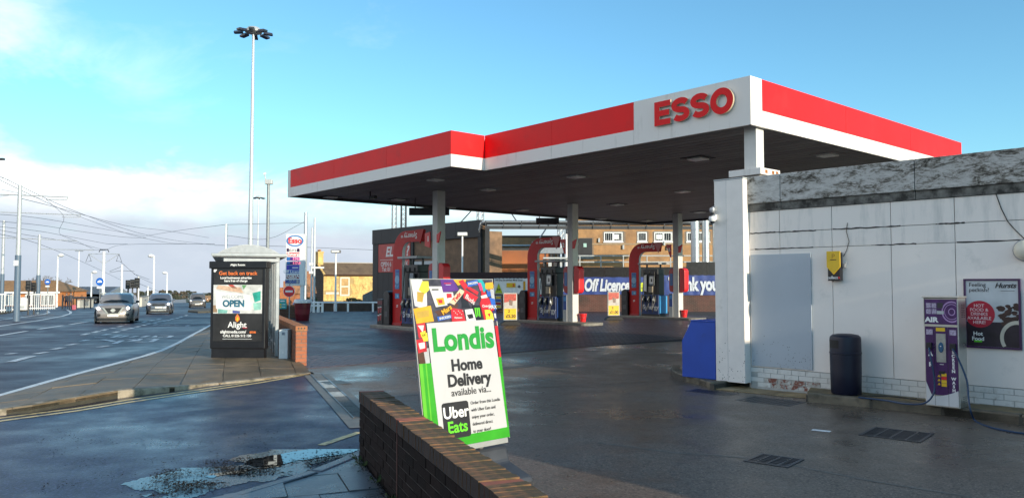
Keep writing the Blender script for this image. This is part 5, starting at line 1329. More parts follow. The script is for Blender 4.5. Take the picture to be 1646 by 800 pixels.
el(-.02, zz(387), .46, .31, -.012, M('oval_blue', (.06, .2, .48), .35), 'oval'); el(-.02, zz(387), .37, .235, -.019, WHITEP, 'oval'); txt(ps, 'Esso', (-.02, -.021, zz(387)), .4, M('esso_red', (.65, .02, .025), .35), bold=.025)
row(399, 404.5, WHITEP); MB().box(x0, x0 + .12, -.018, -.0155, zz(404.5), zz(399)).build('violet_end', PURP, ps); MB().box(x1 - .12, x1, -.018, -.0155, zz(404.5), zz(399)).build('violet_end', PURP, ps); txt(ps, 'Hursts', (xc, -.019, zz(401.8)), .26, BLACKP, shear=.3)
row(406, 411.7, RED); txt(ps, 'Synergy', (xc + .05, -.019, zz(408.8)), .22, WHITEP, bold=.02)
PINK = emis('price_led', (.9, .2, .3), .55)
for y0, y1, s in ((413, 418.8, '114.9'), (420, 425.6, '117.8')):
    row(y0, y1, BLUE); MB().box(xc - .16, x1 - .03, -.018, -.0155, zz(y1 - .4), zz(y0 + .4)).build('led_window', pP, ps); txt(ps, s, (xc + .19, -.02, zz((y0 + y1) / 2)), .19, PINK, bold=.03); MB().box(x0 + .03, x0 + .2, -.018, -.0155, zz(y0 + 3.4), zz(y0 + 2)).build('grade_bar', SKYB, ps)
row(426.2, 433.5, M('indigo_print', (.08, .05, .5), .4)); el(x0 + .2, zz(430), .1, .07, -.02, BLUE, 'round_mark'); MB().box(xc - .03, x1 - .05, -.018, -.0155, zz(431), zz(429.2)).build('white_bar', WHITEP, ps)
row(434, 439.5, pB); txt(ps, 'Off Licence', (xc, -.019, zz(436.7)), .215, WHITEP, bold=.015)
row(441.5, 447.5, M('costa_maroon', (.25, .012, .03), .4)); txt(ps, 'COSTA', (xc, -.019, zz(443.6)), .2, WHITEP, bold=.03); MB().box(xc - .22, xc + .22, -.018, -.0155, zz(446.8), zz(446)).build('strap_line', WHITEP, ps)
row(449, 456, pS); txt(ps, 'Mobil 1', (xc, -.019, zz(452.5)), .27, BLUE, bold=.02)
cu = thing('giant_cup', 'giant maroon paper coffee cup with white lid', 'cup', (D(486, 512, 34.5).x, 34.5, 0), 0)
MAR = M('cup_maroon', (.13, .008, .016), .35, var=.1)
MB().lathe([(.27, 0), (.28, .02), (.36, .78), (.36, .8)], n=28).build('cup', MAR, cu, smooth=True)
MB().lathe([(.385, .801), (.39, .84), (.37, .86), (.365, .93), (.34, .95), (.32, .93), (.02, .93)], n=28).build('lid', WHITE, cu, smooth=True)
MB().lathe([(.295, .3), (.315, .3), (.335, .52), (.33, .52)], n=28).build('sleeve', M('cup_sleeve', (.19, .015, .025), .4), cu, smooth=True)
ne = thing('no_entry_sign', 'round red no entry sign on grey post', 'road sign', (D(465, 455, 36).x, 36, 0), 0)
k2 = 36 / 1250
MB().cyl(0, .04, 0, EYE - (456 - 455) * k2, .03, n=8).build('post', GREY, ne)
z_ = EYE + (455 - 468) * k2
def disc(par, y, r, mat, z, nm='disc', th=.012): return MB().face_xz([(r * math.cos(t * math.pi / 14), z + r * math.sin(t * math.pi / 14)) for t in range(28)], y, y + th).build(nm, mat, par)
disc(ne, -.02, .27, WHITEP, z_); disc(ne, -.026, .25, RED, z_, 'red_face', .005); MB().box(-.17, .17, -.03, -.0265, z_ - .045, z_ + .045).build('bar', WHITEP, ne)
tl = thing('teal_notice', 'small teal notice board on a grey post before the low wall', 'notice', (D(455, 455, 30).x, 30, 0), 0)
MB().box(-.16, .14, 0, .02, EYE - 41 * .024, EYE - 25 * .024).build('board', pT, tl); MB().box(-.1, .08, -.006, -.001, EYE - 29.5 * .024, EYE - 27.5 * .024).build('print', WHITEP, tl)
for q in (33, 37): MB().box(-.12, -.05, -.006, -.001, EYE - (q + 2) * .024, EYE - q * .024).build('mark', YEL, tl); MB().box(-.03, .1, -.006, -.001, EYE - (q + 1.4) * .024, EYE - (q + .6) * .024).build('print', WHITEP, tl)
MB().cyl(-.16, .04, 0, EYE + 12 * .024, .025, n=8).build('post', GREY, tl)
# knee rail at the back of the forecourt
kr = thing('knee_rail', 'white metal knee rail along the back of the forecourt', 'railing', (0, 45, 0), 0)
k3 = 45 / 1250; xa, xb = (498 - 823) * k3, (640 - 823) * k3
MB().tube([(xa, 0, .56), (xb, 0, .56)], .05, 8).build('rail', WHITE, kr)
for px in (499, 513, 560, 600, 636): MB().box((px - 823) * k3 - .05, (px - 823) * k3 + .05, -.05, .05, 0, .51).build('post', WHITE, kr)
pk = thing('picket_fence', 'short white picket barrier beside the giant cup', 'fence', (0, 44, 0), 0)
for i, px in enumerate((492, 498, 505, 512, 519)): MB().box((px - 823) * .0352 - .06, (px - 823) * .0352 + .06, -.03, .03, .0, .58).build('picket', WHITE, pk)
MB().box((490 - 823) * .0352, (521 - 823) * .0352, -.045, -.031, .36, .46).build('rail', WHITE, pk)
# posts and lamp beyond the rail
def pole(name, lab, cat, px, d, top, bot, r0, r1, mat, group=None):
    p = D(px, bot, d); h = (bot - top) * d / 1250
    t = thing(name, lab, cat, (p.x, p.y, p.z), 0, group)
    MB().cyl(0, 0, 0, h, r0, r1, n=10).build('pole', mat, t, smooth=True); return t, h
t, h = pole('camera_pole', 'slim white pole with small camera, right of the price sign', 'pole', 500, 46, 366, 500, .06, .045, PGREY)
for z in (2.2, 2.7): MB().box(-.12, .12, -.16, -.05, z, z + .16).build('camera', WHITE, t, bevel=.02)
t, h = pole('camera_pole', 'taller white pole with cross arm right beside the slim camera pole', 'pole', 504.5, 46.5, 350, 500, .07, .06, PGREY)
MB().box(-.1, .6, -.08, -.06, 2.55, 2.65).build('arm', WHITE, t)
t, h = pole('floodlight_post', 'white post with double floodlight head before the stone house', 'lamp post', 539, 47, 406, 500, .07, .05, WHITE)
MB().box(-.28, .28, -.16, .16, h - .02, h + .16).build('head', M('lamp_head', (.2, .2, .2), .4), t, bevel=.03); MB().box(-.22, .22, -.168, -.161, h + .02, h + .12).build('lens', LENS, t); MB().cyl(0, 0, 0, .5, .1, n=10).build('base', WHITE, t)
t, h = pole('lamp_post', 'thin white post with flat white floodlight before the brown brick wall', 'lamp post', 743, 47, 379, 455, .055, .05, WHITE)
MB().box(-.3, .3, -.14, .14, h, h + .22).build('head', LGREY, t, bevel=.03); MB().box(-.25, .25, -.148, -.141, h + .04, h + .18).build('lens', LENS, t)
MB().cyl(0, 0, -3, 0, .06, n=8).build('post_foot', WHITE, t)
t, h = pole('steel_post', 'grey steel post rising behind the price sign', 'pole', 490, 60, 341, 488, .14, .13, GALV)
t, h = pole('camera_mast', 'grey street camera mast with box head left of the price sign', 'pole', 429, 55, 296, 487, .13, .11, M('mast_grey', (.25, .27, .28), .5, .3))
MB().box(-.25, .3, -.2, .2, h, h + .35).build('head', LGREY, t, bevel=.04); MB().tube([(-.2, 0, h + .3), (-.3, 0, h + .75)], .05, 6).build('aerial', LGREY, t); MB().tube([(-.35, 0, h + .75), (-.2, 0, h + .8)], .08, 8).build('camera', WHITE, t)

# ================================================================ BACK BOUNDARY: wall, banners, meal deal posters
bw_ = thing('back_boundary_wall', 'dark red brick boundary wall behind the pumps', 'wall', (0, 45.5, 0), 0)
kb = 45.5 / 1250
def bx_(px): return (px - 823) * kb
def bz_(py): return EYE + (455 - py) * kb
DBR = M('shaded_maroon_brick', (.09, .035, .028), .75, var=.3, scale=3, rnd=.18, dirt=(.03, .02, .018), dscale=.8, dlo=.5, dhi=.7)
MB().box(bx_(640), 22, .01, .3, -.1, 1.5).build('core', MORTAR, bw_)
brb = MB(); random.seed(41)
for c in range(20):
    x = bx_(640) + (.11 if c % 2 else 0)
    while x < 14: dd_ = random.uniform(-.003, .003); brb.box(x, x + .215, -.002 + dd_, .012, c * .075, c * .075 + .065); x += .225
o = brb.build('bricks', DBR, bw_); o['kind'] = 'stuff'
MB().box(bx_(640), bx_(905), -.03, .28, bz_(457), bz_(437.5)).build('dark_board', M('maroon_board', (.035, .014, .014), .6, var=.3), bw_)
x = bx_(906); bb = BLACK
while x < 17:
    MB().box(x, x + 1.19, .02, .1, 1.5, bz_(429) if x < bx_(1080) else bz_(421)).build('fence_board', BLACK, bw_); x += 1.2
def banner(x0, x1, y0, y1, mat, lab, name='banner', cat='banner', y=-.05):
    t = thing(name, lab, cat, (bx_(x0), 45.5 + y, bz_(y1)), 0)
    w, h = bx_(x1) - bx_(x0), bz_(y0) - bz_(y1)
    m = MB(); n = 40
    for i in range(n + 1):
        u = i / n
        for v in (0, .25, .5, .75, 1):
            m.v.append((u * w, .012 * math.sin(u * 40 + v * 5) * (1 - abs(v - .5)) + .02 * noise.noise((u * 14, v * 4, 2)), v * h - .02 * (v == 1) * math.sin(u * 30) ** 2))
    for i in range(n):
        for j in range(4): m.f.append([i * 5 + j, (i + 1) * 5 + j, (i + 1) * 5 + j + 1, i * 5 + j + 1]); m.m.append(0)
    m.build('sheet', mat, t, smooth=True); return t, w, h
BAN = M('banner_blue', (.02, .05, .22), .5, var=.3, scale=2)
t, w, h = banner(880, 1062, 445, 473, BAN, 'long blue banner advertising the off licence behind the middle pump')
txt(t, 'Your Off Licence', (bx_(1011) - bx_(880), -.04, h * .5), .95, M('soft_banner_white', (.55, .6, .68), .4), align='RIGHT', bold=.026, xs=.6, shear=.2)
txt(t, 'Here', (bx_(1015) - bx_(880), -.04, h * .5), .95, M('acid_print', (.55, .62, .05), .4), align='LEFT', bold=.026, xs=.6, shear=.2)
t, w, h = banner(1066, 1165, 442, 474, BAN, 'blue thank you banner at the right by the white pillar', y=-.06)
txt(t, 'Thank you', (w * .48, -.04, h * .52), 1.05, M('soft_banner_white', (.55, .6, .68), .4), bold=.026, xs=.64)
t, w, h = banner(794, 850, 447, 472, WHITEP, 'white meal deal poster with green triangle behind the middle pump', 'meal_deal_poster', 'poster')
txt(t, 'All Day Breakfast Meal Deal....', (w * .46, -.04, h * .88), .14, BLACKP, bold=.01)
MB().face_xz([(.06, .04), (.5, .04), (.28, .62)], -.04, -.035).build('triangle', pm('acid', (.6, .7, .02)), t); txt(t, '3+', (.28, -.042, .24), .2, BLACKP, bold=.03)
MB().box(w * .36, w * .62, -.04, -.035, h * .42, h * .7).build('pack_print', YEL, t); txt(t, '2', (w * .56, -.042, h * .55), .2, RED, bold=.04)
txt(t, '+', (w * .72, -.042, h * .45), .28, BLACKP, bold=.04); MB().box(w * .84, w * .9, -.04, -.035, h * .2, h * .8).build('bottle_print', pO, t)
t, w, h = banner(851, 905, 447, 496, WHITEP, 'white and red lunch deal poster framed by the middle arch', 'meal_deal_poster', 'poster', y=-.055)
txt(t, 'Lunch Meal Deal', (w * .6, -.04, h * .93), .13, BLACKP, bold=.01)
for q, mm in ((.42, pS), (.72, pB)): MB().box(w * q, w * q + .14, -.04, -.035, h * .58, h * .84).build('bottle_print', mm, t)
for q in (.6, .9): txt(t, '+', (w * q, -.042, h * .7), .3, BLACKP, bold=.04)
MB().face_xz([(0, 0), (w * .7, 0), (w, h * .1), (w, h * .52), (w * .8, h * .55), (w * .55, h * .46), (0, h * .5)], -.036, -.03).build('red_print', CRIM, t); MB().box(w * .1, w * .5, -.04, -.0365, h * .1, h * .3).build('price_print', M('pink_pack', (.65, .3, .3), .4, var=.5, scale=20), t)
t, w, h = banner(796, 806, 474, 495, pm('sticker', (.5, .5, .5)), 'column of coloured notices under the green triangle poster', 'notice_strip', 'notice')
for k, mm in enumerate((YEL, pR, pB, YEL)): MB().box(.04, w - .04, -.04, -.034, h * (.06 + k * .23), h * (.2 + k * .23)).build('notice', mm, t)
# ================================================================ CLUB BUILDINGS BEHIND THE BOUNDARY WALL
def brickface(parent, n_, L, h, mat, name='brickwork', bl=.225, bh=.075, x0=0, z0=0, y=0., holes=(), joint=.01):
    'running bond of bricks as one joined part, each proud of the mortar'
    m = MB(); c = 0; z = z0
    while z + bh <= z0 + h + 1e-3:
        x = x0 + (bl / 2 if c % 2 else 0)
        while x + bl <= x0 + L + 1e-3:
            if not any(a - bl * .6 < x < b and q - bh < z < w for a, b, q, w in holes):
                d = random.uniform(-.004, .004)
                o = len(m.v); a, b = x, x + bl - joint; q, w = z, z + bh - joint
                m.v += [(a, y - .012 + d, q), (b, y - .012 + d, q), (b, y - .012 + d, w), (a, y - .012 + d, w), (a, y, q), (b, y, q), (b, y, w), (a, y, w)]
                for f in ((0, 1, 2, 3), (0, 4, 5, 1), (2, 6, 7, 3), (1, 5, 6, 2), (3, 7, 4, 0)): m.f.append([o + k for k in f]); m.m.append(0)
            x += bl
        z += bh; c += 1
    o = m.build(name, mat, parent, fix=False); o['kind'] = 'stuff'; return o
random.seed(51)
Qc = Vector((-2.0, 52.5)); uc = Vector((-.658, .753)); 
cl = thing('club_building', 'black clad club building with red sign panel at its left end', 'building', (Qc.x, Qc.y, 0), math.atan2(-uc.y, -uc.x))   # local x towards the near corner; wall from x=-14 to 0
def cz(py, d): return EYE + (455 - py) * d / 1250
CBR = M('brown_club_brick', (.2, .12, .07), .8, var=.3, scale=2, bmp=.3, bscale=30, rnd=.1, dirt=(.1, .07, .05), dscale=.7, dlo=.5, dhi=.75)
TOPZ = cz(354, 53)
BLK = M('black_cladding', (.022, .023, .026), .6, var=.35, scale=2)
MB().box(-14, 0, .02, .4, 0, TOPZ - .1).build('wall', CBR, cl); MB().box(-14, -5, .401, 6, 0, TOPZ - .3).build('rear_wall', CBR, cl)
for i in range(10): MB().box(-14 + i * 1.4, -14 + (i + 1) * 1.4 - .015, -.16, .02, TOPZ - 1.15, TOPZ).build('fascia_board', BLK, cl)
MB().box(-.35, .0, -.12, .02, 0, TOPZ - 1.151).build('corner_post', BLK, cl)
MB().box(-14, -13.2, -.1, .02, 0, TOPZ - 1.151).build('corner_board', BLK, cl)
for i in range(6): MB().box(-13.199 + i * .78, -13.199 + (i + 1) * .78 - .015, -.09, .02, 0, TOPZ - 3.45).build('lower_board', BLK, cl)
MB().box(-8.51, -8.2, -.1, .02, 0, TOPZ - 1.151).build('post', BLK, cl)
# openings with grilles
MB().box(-8.1, -4.9, -.04, .018, TOPZ - 2.9, TOPZ - 2.65).build('lintel', LGREY, cl)
for i in range(7): MB().box(-7.95 + i * .48, -7.85 + i * .48, -.06, .018, 1.8, TOPZ - 2.91).build('grille_bar', DARK, cl)
MB().box(-8.1, -4.9, -.01, .019, 1.8, TOPZ - 2.911).build('dark_opening', BROWN, cl)
sgn = MB().box(-13.1, -8.55, -.12, -.091, TOPZ - 3.42, TOPZ - 1.2).build('sign_panel', M('club_sign_red', (.5, .06, .05), .5, var=.12, scale=2), cl)
CS = M('club_sign_white', (.75, .68, .64), .5)
txt(sgn, 'EL', (-11.5, -.124, TOPZ - 1.85), 1.05, CS, bold=.02, shear=.25); txt(sgn, '?', (-8.95, -.124, TOPZ - 1.85), 1.05, CS, bold=.02, shear=.25)
txt(sgn, 'OPEN 6', (-11.95, -.124, TOPZ - 2.8), .5, CS, bold=.01, xs=.9); txt(sgn, 'EEK', (-9.2, -.124, TOPZ - 2.8), .5, CS, bold=.01, xs=.9); txt(sgn, 'Tel: 01', (-11.9, -.124, TOPZ - 3.2), .45, CS, bold=.01); txt(sgn, '16', (-9.1, -.124, TOPZ - 3.2), .45, CS, bold=.01)
MB().box(-12.8, -8.9, -.123, -.1205, TOPZ - 2.46, TOPZ - 2.43).build('print_line', CS, sgn)
# pipe gantry along the front, from the corner to the right
gz0, gz1 = cz(368, 52), cz(353, 52)
ga = thing('pipe_gantry', 'long dark steel pipe gantry spanning above the yard behind the canopy', 'gantry', (Qc.x + .2, Qc.y - .6, 0), R(2))
GL = 17.
MB().box(0, GL, .5, .8, gz1 - .3, gz1).build('beam', DARK, ga); MB().box(0, GL, -.2, .1, gz0, gz0 + .22).build('beam', DARK, ga)
MB().box(0, GL, .101, .5, gz0 + .05, gz0 + .12).build('deck', BLK, ga)
for i, (y, z, r) in enumerate(((-.05, gz0 + .36, .045), (.1, gz0 + .5, .06), (.3, gz0 + .42, .05), (.2, gz1 - .08, .04))): MB().tube([(-.4, y, z - .6), (-.3, y, z - .1), (0, y, z), (GL, y, z)], r, 7).build('pipe', GREY if i % 2 else DARK, ga, smooth=True)
for i in range(15): MB().box(i * 1.2, i * 1.2 + .06, -.26, -.201, gz0, gz1 - .1).build('upright', DARK, ga)
for x in (.0, GL - .3): MB().box(x, x + .3, -.18, .45, 0, gz0 - .001).build('leg', BLK, ga)
# orange brick annexe (lit) and the long club wall with windows
an = thing('brick_annexe', 'sunlit orange brick annexe with flat roof beyond the gantry', 'building', (D(772, 455, 62).x, 62, 0), 0)
OBR = M('orange_brick', (.5, .16, .05), .8, var=.25, scale=1.2, bmp=.3, bscale=30, dirt=(.2, .075, .04), dscale=.6, dlo=.45, dhi=.7)
aL = (892 - 772) * 62 / 1250; aH = cz(401, 62)
MB().box(0, aL, .0, 6, 0, aH).build('wall', MORTAR, an); brickface(an, 0, aL, aH - .0, OBR)
MB().box(-.05, aL + .05, -.1, 6.05, aH, aH + .12).build('coping', DARK, an)
UBR = M('tan_brick', (.46, .25, .105), .8, var=.25, scale=1.2, bmp=.3, bscale=30, dirt=(.22, .12, .06), dscale=.5, dlo=.5, dhi=.75)
an2 = thing('upper_brick_range', 'tan brick range with pale roof rail set back above the orange annexe', 'building', (D(760, 455, 69).x, 69, 0), 0)
L_ = (900 - 760) * 69 / 1250; h_ = cz(381, 69)
MB().box(0, L_, 0, 6, 0, h_).build('wall', MORTAR, an2); brickface(an2, 0, L_, 1.9, UBR, z0=h_ - 1.9)
MB().box(-.05, L_, -.1, 6.1, h_, h_ + .14).build('coping', BROWN, an2); MB().tube([(.3, -.2, h_ - .75), (L_ - 1, -.2, h_ - .75)], .09, 8).build('pipe', LGREY, an2)
MB().tube([(L_ - 2.2, -.25, h_ - .7), (L_ - 1.0, -.25, h_ + 1.1)], .06, 6).build('stay', GREY, an2); MB().box(L_ - 2.5, L_ - 1.9, -.3, -.1, h_ - .9, h_ - .4).build('floodlight', LGREY, an2)
mw = thing('club_brick_wing', 'long tan brick wing with barred white windows behind the right pumps', 'building', (D(922, 455, 60).x, 60, 0), 0)
kw = 60 / 1250
def mx(px): return (px - 922) * kw
def mz(py): return EYE + (455 - py) * kw
wins = [(971, 1001), (1025, 1040), (1052, 1081), (1104, 1141), (1160, 1190)]
hol = [(mx(a) - .06, mx(b) + .06, mz(389), mz(372)) for a, b in wins] + [(mx(930), mx(952), mz(412), mz(383))]
wl_ = MB().box(0, 17, .0, 9, 0, mz(335)).build('wall', MORTAR, mw); brickface(mw, 0, 17, mz(335) - mz(440), UBR, z0=mz(440), holes=hol)
MB().box(-.1, 17.1, -.1, 9.1, mz(335), mz(335) + .2).build('coping', DARK, mw)
MB().box(0, 17, -.05, -.013, mz(393.5), mz(391)).build('string_course', M('pale_stone_band', (.33, .25, .16), .8, var=.2), mw)
for i, (a, b) in enumerate(wins):
    x0, x1, z0, z1 = mx(a), mx(b), mz(388), mz(373)
    wf = MB(); wf.box(x0, x1, -.05, -.001, z1 - .08, z1); wf.box(x0, x1, -.05, -.001, z0, z0 + .08); wf.box(x0, x0 + .08, -.05, -.001, z0 + .081, z1 - .081); wf.box(x1 - .08, x1, -.05, -.001, z0 + .081, z1 - .081)
    if b - a > 20: wf.box((x0 + x1) / 2 - .05, (x0 + x1) / 2 + .05, -.05, -.001, z0 + .081, z1 - .081)
    w = wf.build('window', WHITE, mw)
    MB().box(x0 + .08, x1 - .08, -.012, -.002, z0 + .08, z1 - .08).build('pane', GLASSD, w)
    bb_ = MB(); k = x0 + .18
    while k < x1 - .12: bb_.box(k, k + .03, -.045, -.03, z0 + .08, z1 - .08); k += .15
    bb_.build('bars', LGREY, w); MB().box(x0 - .05, x1 + .05, -.09, -.012, z0 - .1, z0 - .002).build('sill', WHITE, w)
    if i in (0, 2): MB().box(x0 + (.75 if i == 0 else .15), x0 + (1.15 if i == 0 else .6), -.052, -.046, z0 + .18, z1 - .18).build('fan', WHITE, w)
MB().box(mx(930), mx(952), -.06, -.002, mz(412), mz(383)).build('door', BLK, mw); MB().box(mx(938), mx(943), -.07, -.061, mz(397), mz(391)).build('door_sign', M('mint_sign', (.4, .62, .55), .4), mw)
MB().box(mx(928), mx(954), -.2, -.014, mz(416), mz(412.2)).build('door_step', CONC, mw)
for px, py in ((963, 387), (1002, 398), (1068, 391.8), (1073, 399)): MB().box(mx(px) - .06, mx(px) + .06, -.16, -.012, mz(py) - .12, mz(py) + .2).build('wall_light', LGREY, mw)
rl = thing('yard_railing', 'pale steel handrail along the raised yard by the brick wing', 'railing', (D(930, 455, 56).x, 56, 0), 0)
kr_ = 56 / 1250
for py in (411, 421): MB().tube([(0, 0, EYE + (455 - py) * kr_), ((1160 - 930) * kr_, 0, EYE + (455 - py) * kr_)], .05, 6).build('rail', LGREY, rl)
for px in (932, 966, 1002, 1040, 1078, 1120, 1150): MB().cyl((px - 930) * kr_, 0, 0, EYE + 44 * kr_, .045, n=6).build('post', LGREY, rl)
ds = thing('yard_steps', 'dark steel stair with pale treads in the yard behind the middle column', 'steps', (D(945, 455, 54).x, 54, 0), 0)
for i in range(5): MB().box(-.9 + i * .18, .9, -.2 + i * .25, .0 + i * .25, 1.9 + i * .2, 1.96 + i * .2).build('tread', LGREY, ds)
MB().box(-1, 1.1, -.1, 1.2, 0, 1.899).build('base', DARK, ds)
for px, lab in ((1118, 'left of the two tall silver ventilation ducts'), (1135, 'right of the two tall silver ventilation ducts'), (1152, 'silver ventilation duct partly hidden by the white pillar')):
    p = D(px, 455, 50); t = thing('ventilation_duct', lab, 'duct', (p.x, p.y, 0), 0, 'silver ducts')
    MB().cyl(0, 0, 0, cz(354, 50), .27 if px < 1130 else .23, n=20).build('duct', GALV, t, smooth=True)
    for k in range(9): MB().lathe([(.28 if px < 1130 else .24, .3 + k * .6), (.285 if px < 1130 else .245, .32 + k * .6), (.28 if px < 1130 else .24, .34 + k * .6)]).build('seam', GALV, t)
plant = thing('roof_plant', 'grey air handling plant on posts above the boundary wall, seen under the middle arch', 'air plant', (D(885, 455, 52).x, 52, 0), 0)
MB().box(-.7, .9, 0, 1, cz(407, 52), cz(398, 52)).build('unit', GREY, plant); MB().box(-.5, 1.4, -.3, .6, cz(416, 52), cz(413.5, 52)).build('tray', LGREY, plant)
for x in (-.4, -.0, .45, .8): MB().box(x, x + .1, .1, .2, 0, cz(407, 52)).build('post', DARK, plant)
for k in range(4): MB().box(-.5 + k * .35, -.28 + k * .35, -.1, .2, cz(428, 52), cz(417, 52)).build('canister', LGREY if k % 2 else DARK, plant)
MB().cyl(1.05, -.1, 0, cz(376, 52), .08, n=8).build('flue', WHITE, plant)
# lattice floodlight masts
for px, d, w, top, lab in ((633, 90, .45, 318, 'pale lattice mast, left of the pair behind the club'), (648, 85, .5, 318, 'dark lattice mast, right of the pair behind the club'), (772, 80, .55, 330, 'grey lattice mast behind the club roof corner'), (902, 78, .5, 360, 'short aerial mast above the middle arch')):
    p = D(px, 455, d); t = thing('lattice_mast', lab, 'mast', (p.x, p.y, -.5), R(20), 'lattice masts'); hh = EYE + (455 - top) * d / 1250 + .5
    mm = DARK if 'dark' in lab else GREY
    for x in (-w / 2, w / 2):
        for y in (-w / 2, w / 2): MB().cyl(x, y, 0, hh, .055, n=5).build('leg', mm, t)
    br_ = MB(); k = 4.
    while k < hh - .6:
        for a, b in (((-w / 2, -w / 2), (w / 2, -w / 2)), ((w / 2, -w / 2), (w / 2, w / 2)), ((w / 2, w / 2), (-w / 2, w / 2)), ((-w / 2, w / 2), (-w / 2, -w / 2))): br_.bar((*a, k), (*b, k + .55), .035)
        k += .55
    br_.build('bracing', mm, t)
for px0, py0, px1, py1, d, lab in ((727, 372, 760, 336, 75, 'dark stay wire running up from the club roof'), (820, 340, 832, 358, 75, 'short stay behind the canopy edge')):
    tag(MB().tube([D(px0, py0, d), D(px1, py1, d)], .06, 5).build('stay_wire', DARK), lab, 'cable')

# ================================================================ STONE HOUSE
hs = thing('stone_house', 'yellow stone house with dark gable end and brown slate roof', 'house', (D(520, 455, 108).x, 108, -2.4), R(31))
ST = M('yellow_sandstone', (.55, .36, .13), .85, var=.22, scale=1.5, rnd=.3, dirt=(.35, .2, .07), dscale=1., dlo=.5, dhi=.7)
STD = M('shaded_stone', (.06, .052, .045), .9, var=.3, scale=1.5)  # gable on the shaded side; that shade is put into the dark colour
HWt = M('stone_trim', (.62, .56, .46), .8, var=.1)
zb_ = 2.4
ez = EYE + 14 * 108 / 1250 + zb_; rz_ = EYE + 33.5 * 108 / 1250 + zb_
HL, HD = 15., 6.5
MB().box(0, HL, .02, HD, 0, ez).build('wall', M('stone_joint', (.4, .28, .12), .9), hs)
wn_ = [(2.35, 3.75, ez - 3.0, ez - .35), (7.4, 8.75, ez - 3.0, ez - .35), (11.6, 12.9, ez - 3.0, ez - .35)]
wd2 = [(1.15, 2.15, ez - 6.2, ez - 4.3), (2.6, 4.1, ez - 6.2, ez - 4.3), (7.3, 8.9, ez - 6., ez - 4.3)]
holes = wn_ + wd2 + [(.3, 2.2, ez - 2.75, ez - 2.45)]
m = MB(); z = 0; random.seed(61)
while z < ez - .28:
    x = random.uniform(-.3, 0)
    while x < HL:
        l = random.uniform(.4, .75); a, b = max(0, x), min(HL, x + l)
        if b - a > .1 and not any(p < b and a < q and r < z + .28 and z < s for p, q, r, s in holes):
            m.box(a + .012, b - .012, -.03 + random.uniform(-.015, .01), .02, z + .012, z + .27)
        x += l
    z += .28
sb = m.build('stones', ST, hs); sb['kind'] = 'stuff'
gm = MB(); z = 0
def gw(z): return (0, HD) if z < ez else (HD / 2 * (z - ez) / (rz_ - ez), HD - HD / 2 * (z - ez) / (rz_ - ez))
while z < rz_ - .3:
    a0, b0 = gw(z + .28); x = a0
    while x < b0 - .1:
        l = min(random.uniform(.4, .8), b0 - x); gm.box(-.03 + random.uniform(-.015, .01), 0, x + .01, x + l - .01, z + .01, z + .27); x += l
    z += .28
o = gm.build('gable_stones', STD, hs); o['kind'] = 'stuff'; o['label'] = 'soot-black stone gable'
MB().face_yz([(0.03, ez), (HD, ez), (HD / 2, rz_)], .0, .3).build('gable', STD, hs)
SL = M('brown_slate', (.14, .095, .06), .8, var=.25, scale=2, rnd=.2, dirt=(.09, .06, .045), dscale=.8, dlo=.45, dhi=.7)
rm = MB(); a_ = math.atan2(rz_ - ez, HD / 2 + .25); sl_len = math.hypot(rz_ - ez, HD / 2 + .25)
nr = 15
for r_ in range(nr):
    x = .22 + (.18 if r_ % 2 else 0)
    s0 = sl_len * r_ / nr; s1 = s0 + sl_len / nr * 1.15
    while x < HL + .2:
        lift = .02 + random.uniform(0, .012); y0, z0 = -.25 + math.cos(a_) * s0, ez + math.sin(a_) * s0; y1, z1 = -.25 + math.cos(a_) * s1, ez + math.sin(a_) * s1
        rm.add([(x, y0, z0 + .05 + lift), (x + .34, y0, z0 + .05 + lift), (x + .34, y1, z1 + .03), (x, y1, z1 + .03), (x, y0, z0 + .02), (x + .34, y0, z0 + .02)], [(0, 1, 2, 3), (4, 5, 1, 0)]); x += .36
rf = MB().face_yz([(-.3, ez - .02), (HD / 2, rz_), (HD + .3, ez - .02), (HD + .3, ez - .12), (HD / 2, rz_ - .1), (-.3, ez - .12)], .2, HL + .2).build('roof', SL, hs)
o = rm.build('slates', SL, hs); o['kind'] = 'stuff'
MB().tube([(.2, HD / 2, rz_ + .05), (HL + .2, HD / 2, rz_ + .05)], .1, 6).build('ridge', M('ridge_tile', (.4, .35, .3), .8), hs)
MB().tube([(-.05, -.33, ez - .08), (HL, -.33, ez - .08)], .09, 6).build('gutter', BROWN, hs)
MB().face_yz([(-.35, ez), (HD / 2, rz_ + .12), (HD / 2, rz_ - .05), (-.35, ez - .15)], -.08, .19).build('verge_stone', ST, hs); MB().face_yz([(HD + .35, ez), (HD / 2 + .001, rz_ + .12), (HD / 2 + .001, rz_ - .05), (HD + .35, ez - .15)], -.08, .19).build('verge_stone', ST, hs)
ch = MB().box(-.02, .75, HD / 2 - .7, HD / 2 + .7, rz_ - .5, rz_ + 1.55).build('chimney', ST, hs, bevel=.03)
MB().box(-.08, .81, HD / 2 - .76, HD / 2 + .76, rz_ + 1.4, rz_ + 1.6).build('cap', ST, ch)
for y in (-.35, .35): MB().lathe([(.14, rz_ + 1.6), (.16, rz_ + 1.9)], .36, HD / 2 + y, 8).build('chimney_pot', M('terracotta', (.4, .2, .1), .8), ch)
TANG = M('lit_blind', (.36, .2, .05), .25, var=.3, scale=3)
for i, (a, b, q, w) in enumerate(wn_ + wd2):
    wf = MB(); mz_ = (q + w) / 2
    wf.box(a, b, -.06, .02, q, q + .22); wf.box(a, b, -.06, .02, w - .22, w); wf.box(a, a + .2, -.06, .02, q + .221, w - .221); wf.box(b - .2, b, -.06, .02, q + .221, w - .221)
    if i < 3: wf.box(a + .2, b - .2, -.05, .02, mz_ - .1, mz_ + .1)
    o = wf.build('window', HWt, hs); MB().box(a + .2, b - .2, -.01, .015, q + .22, w - .22).build('pane', TANG, o)
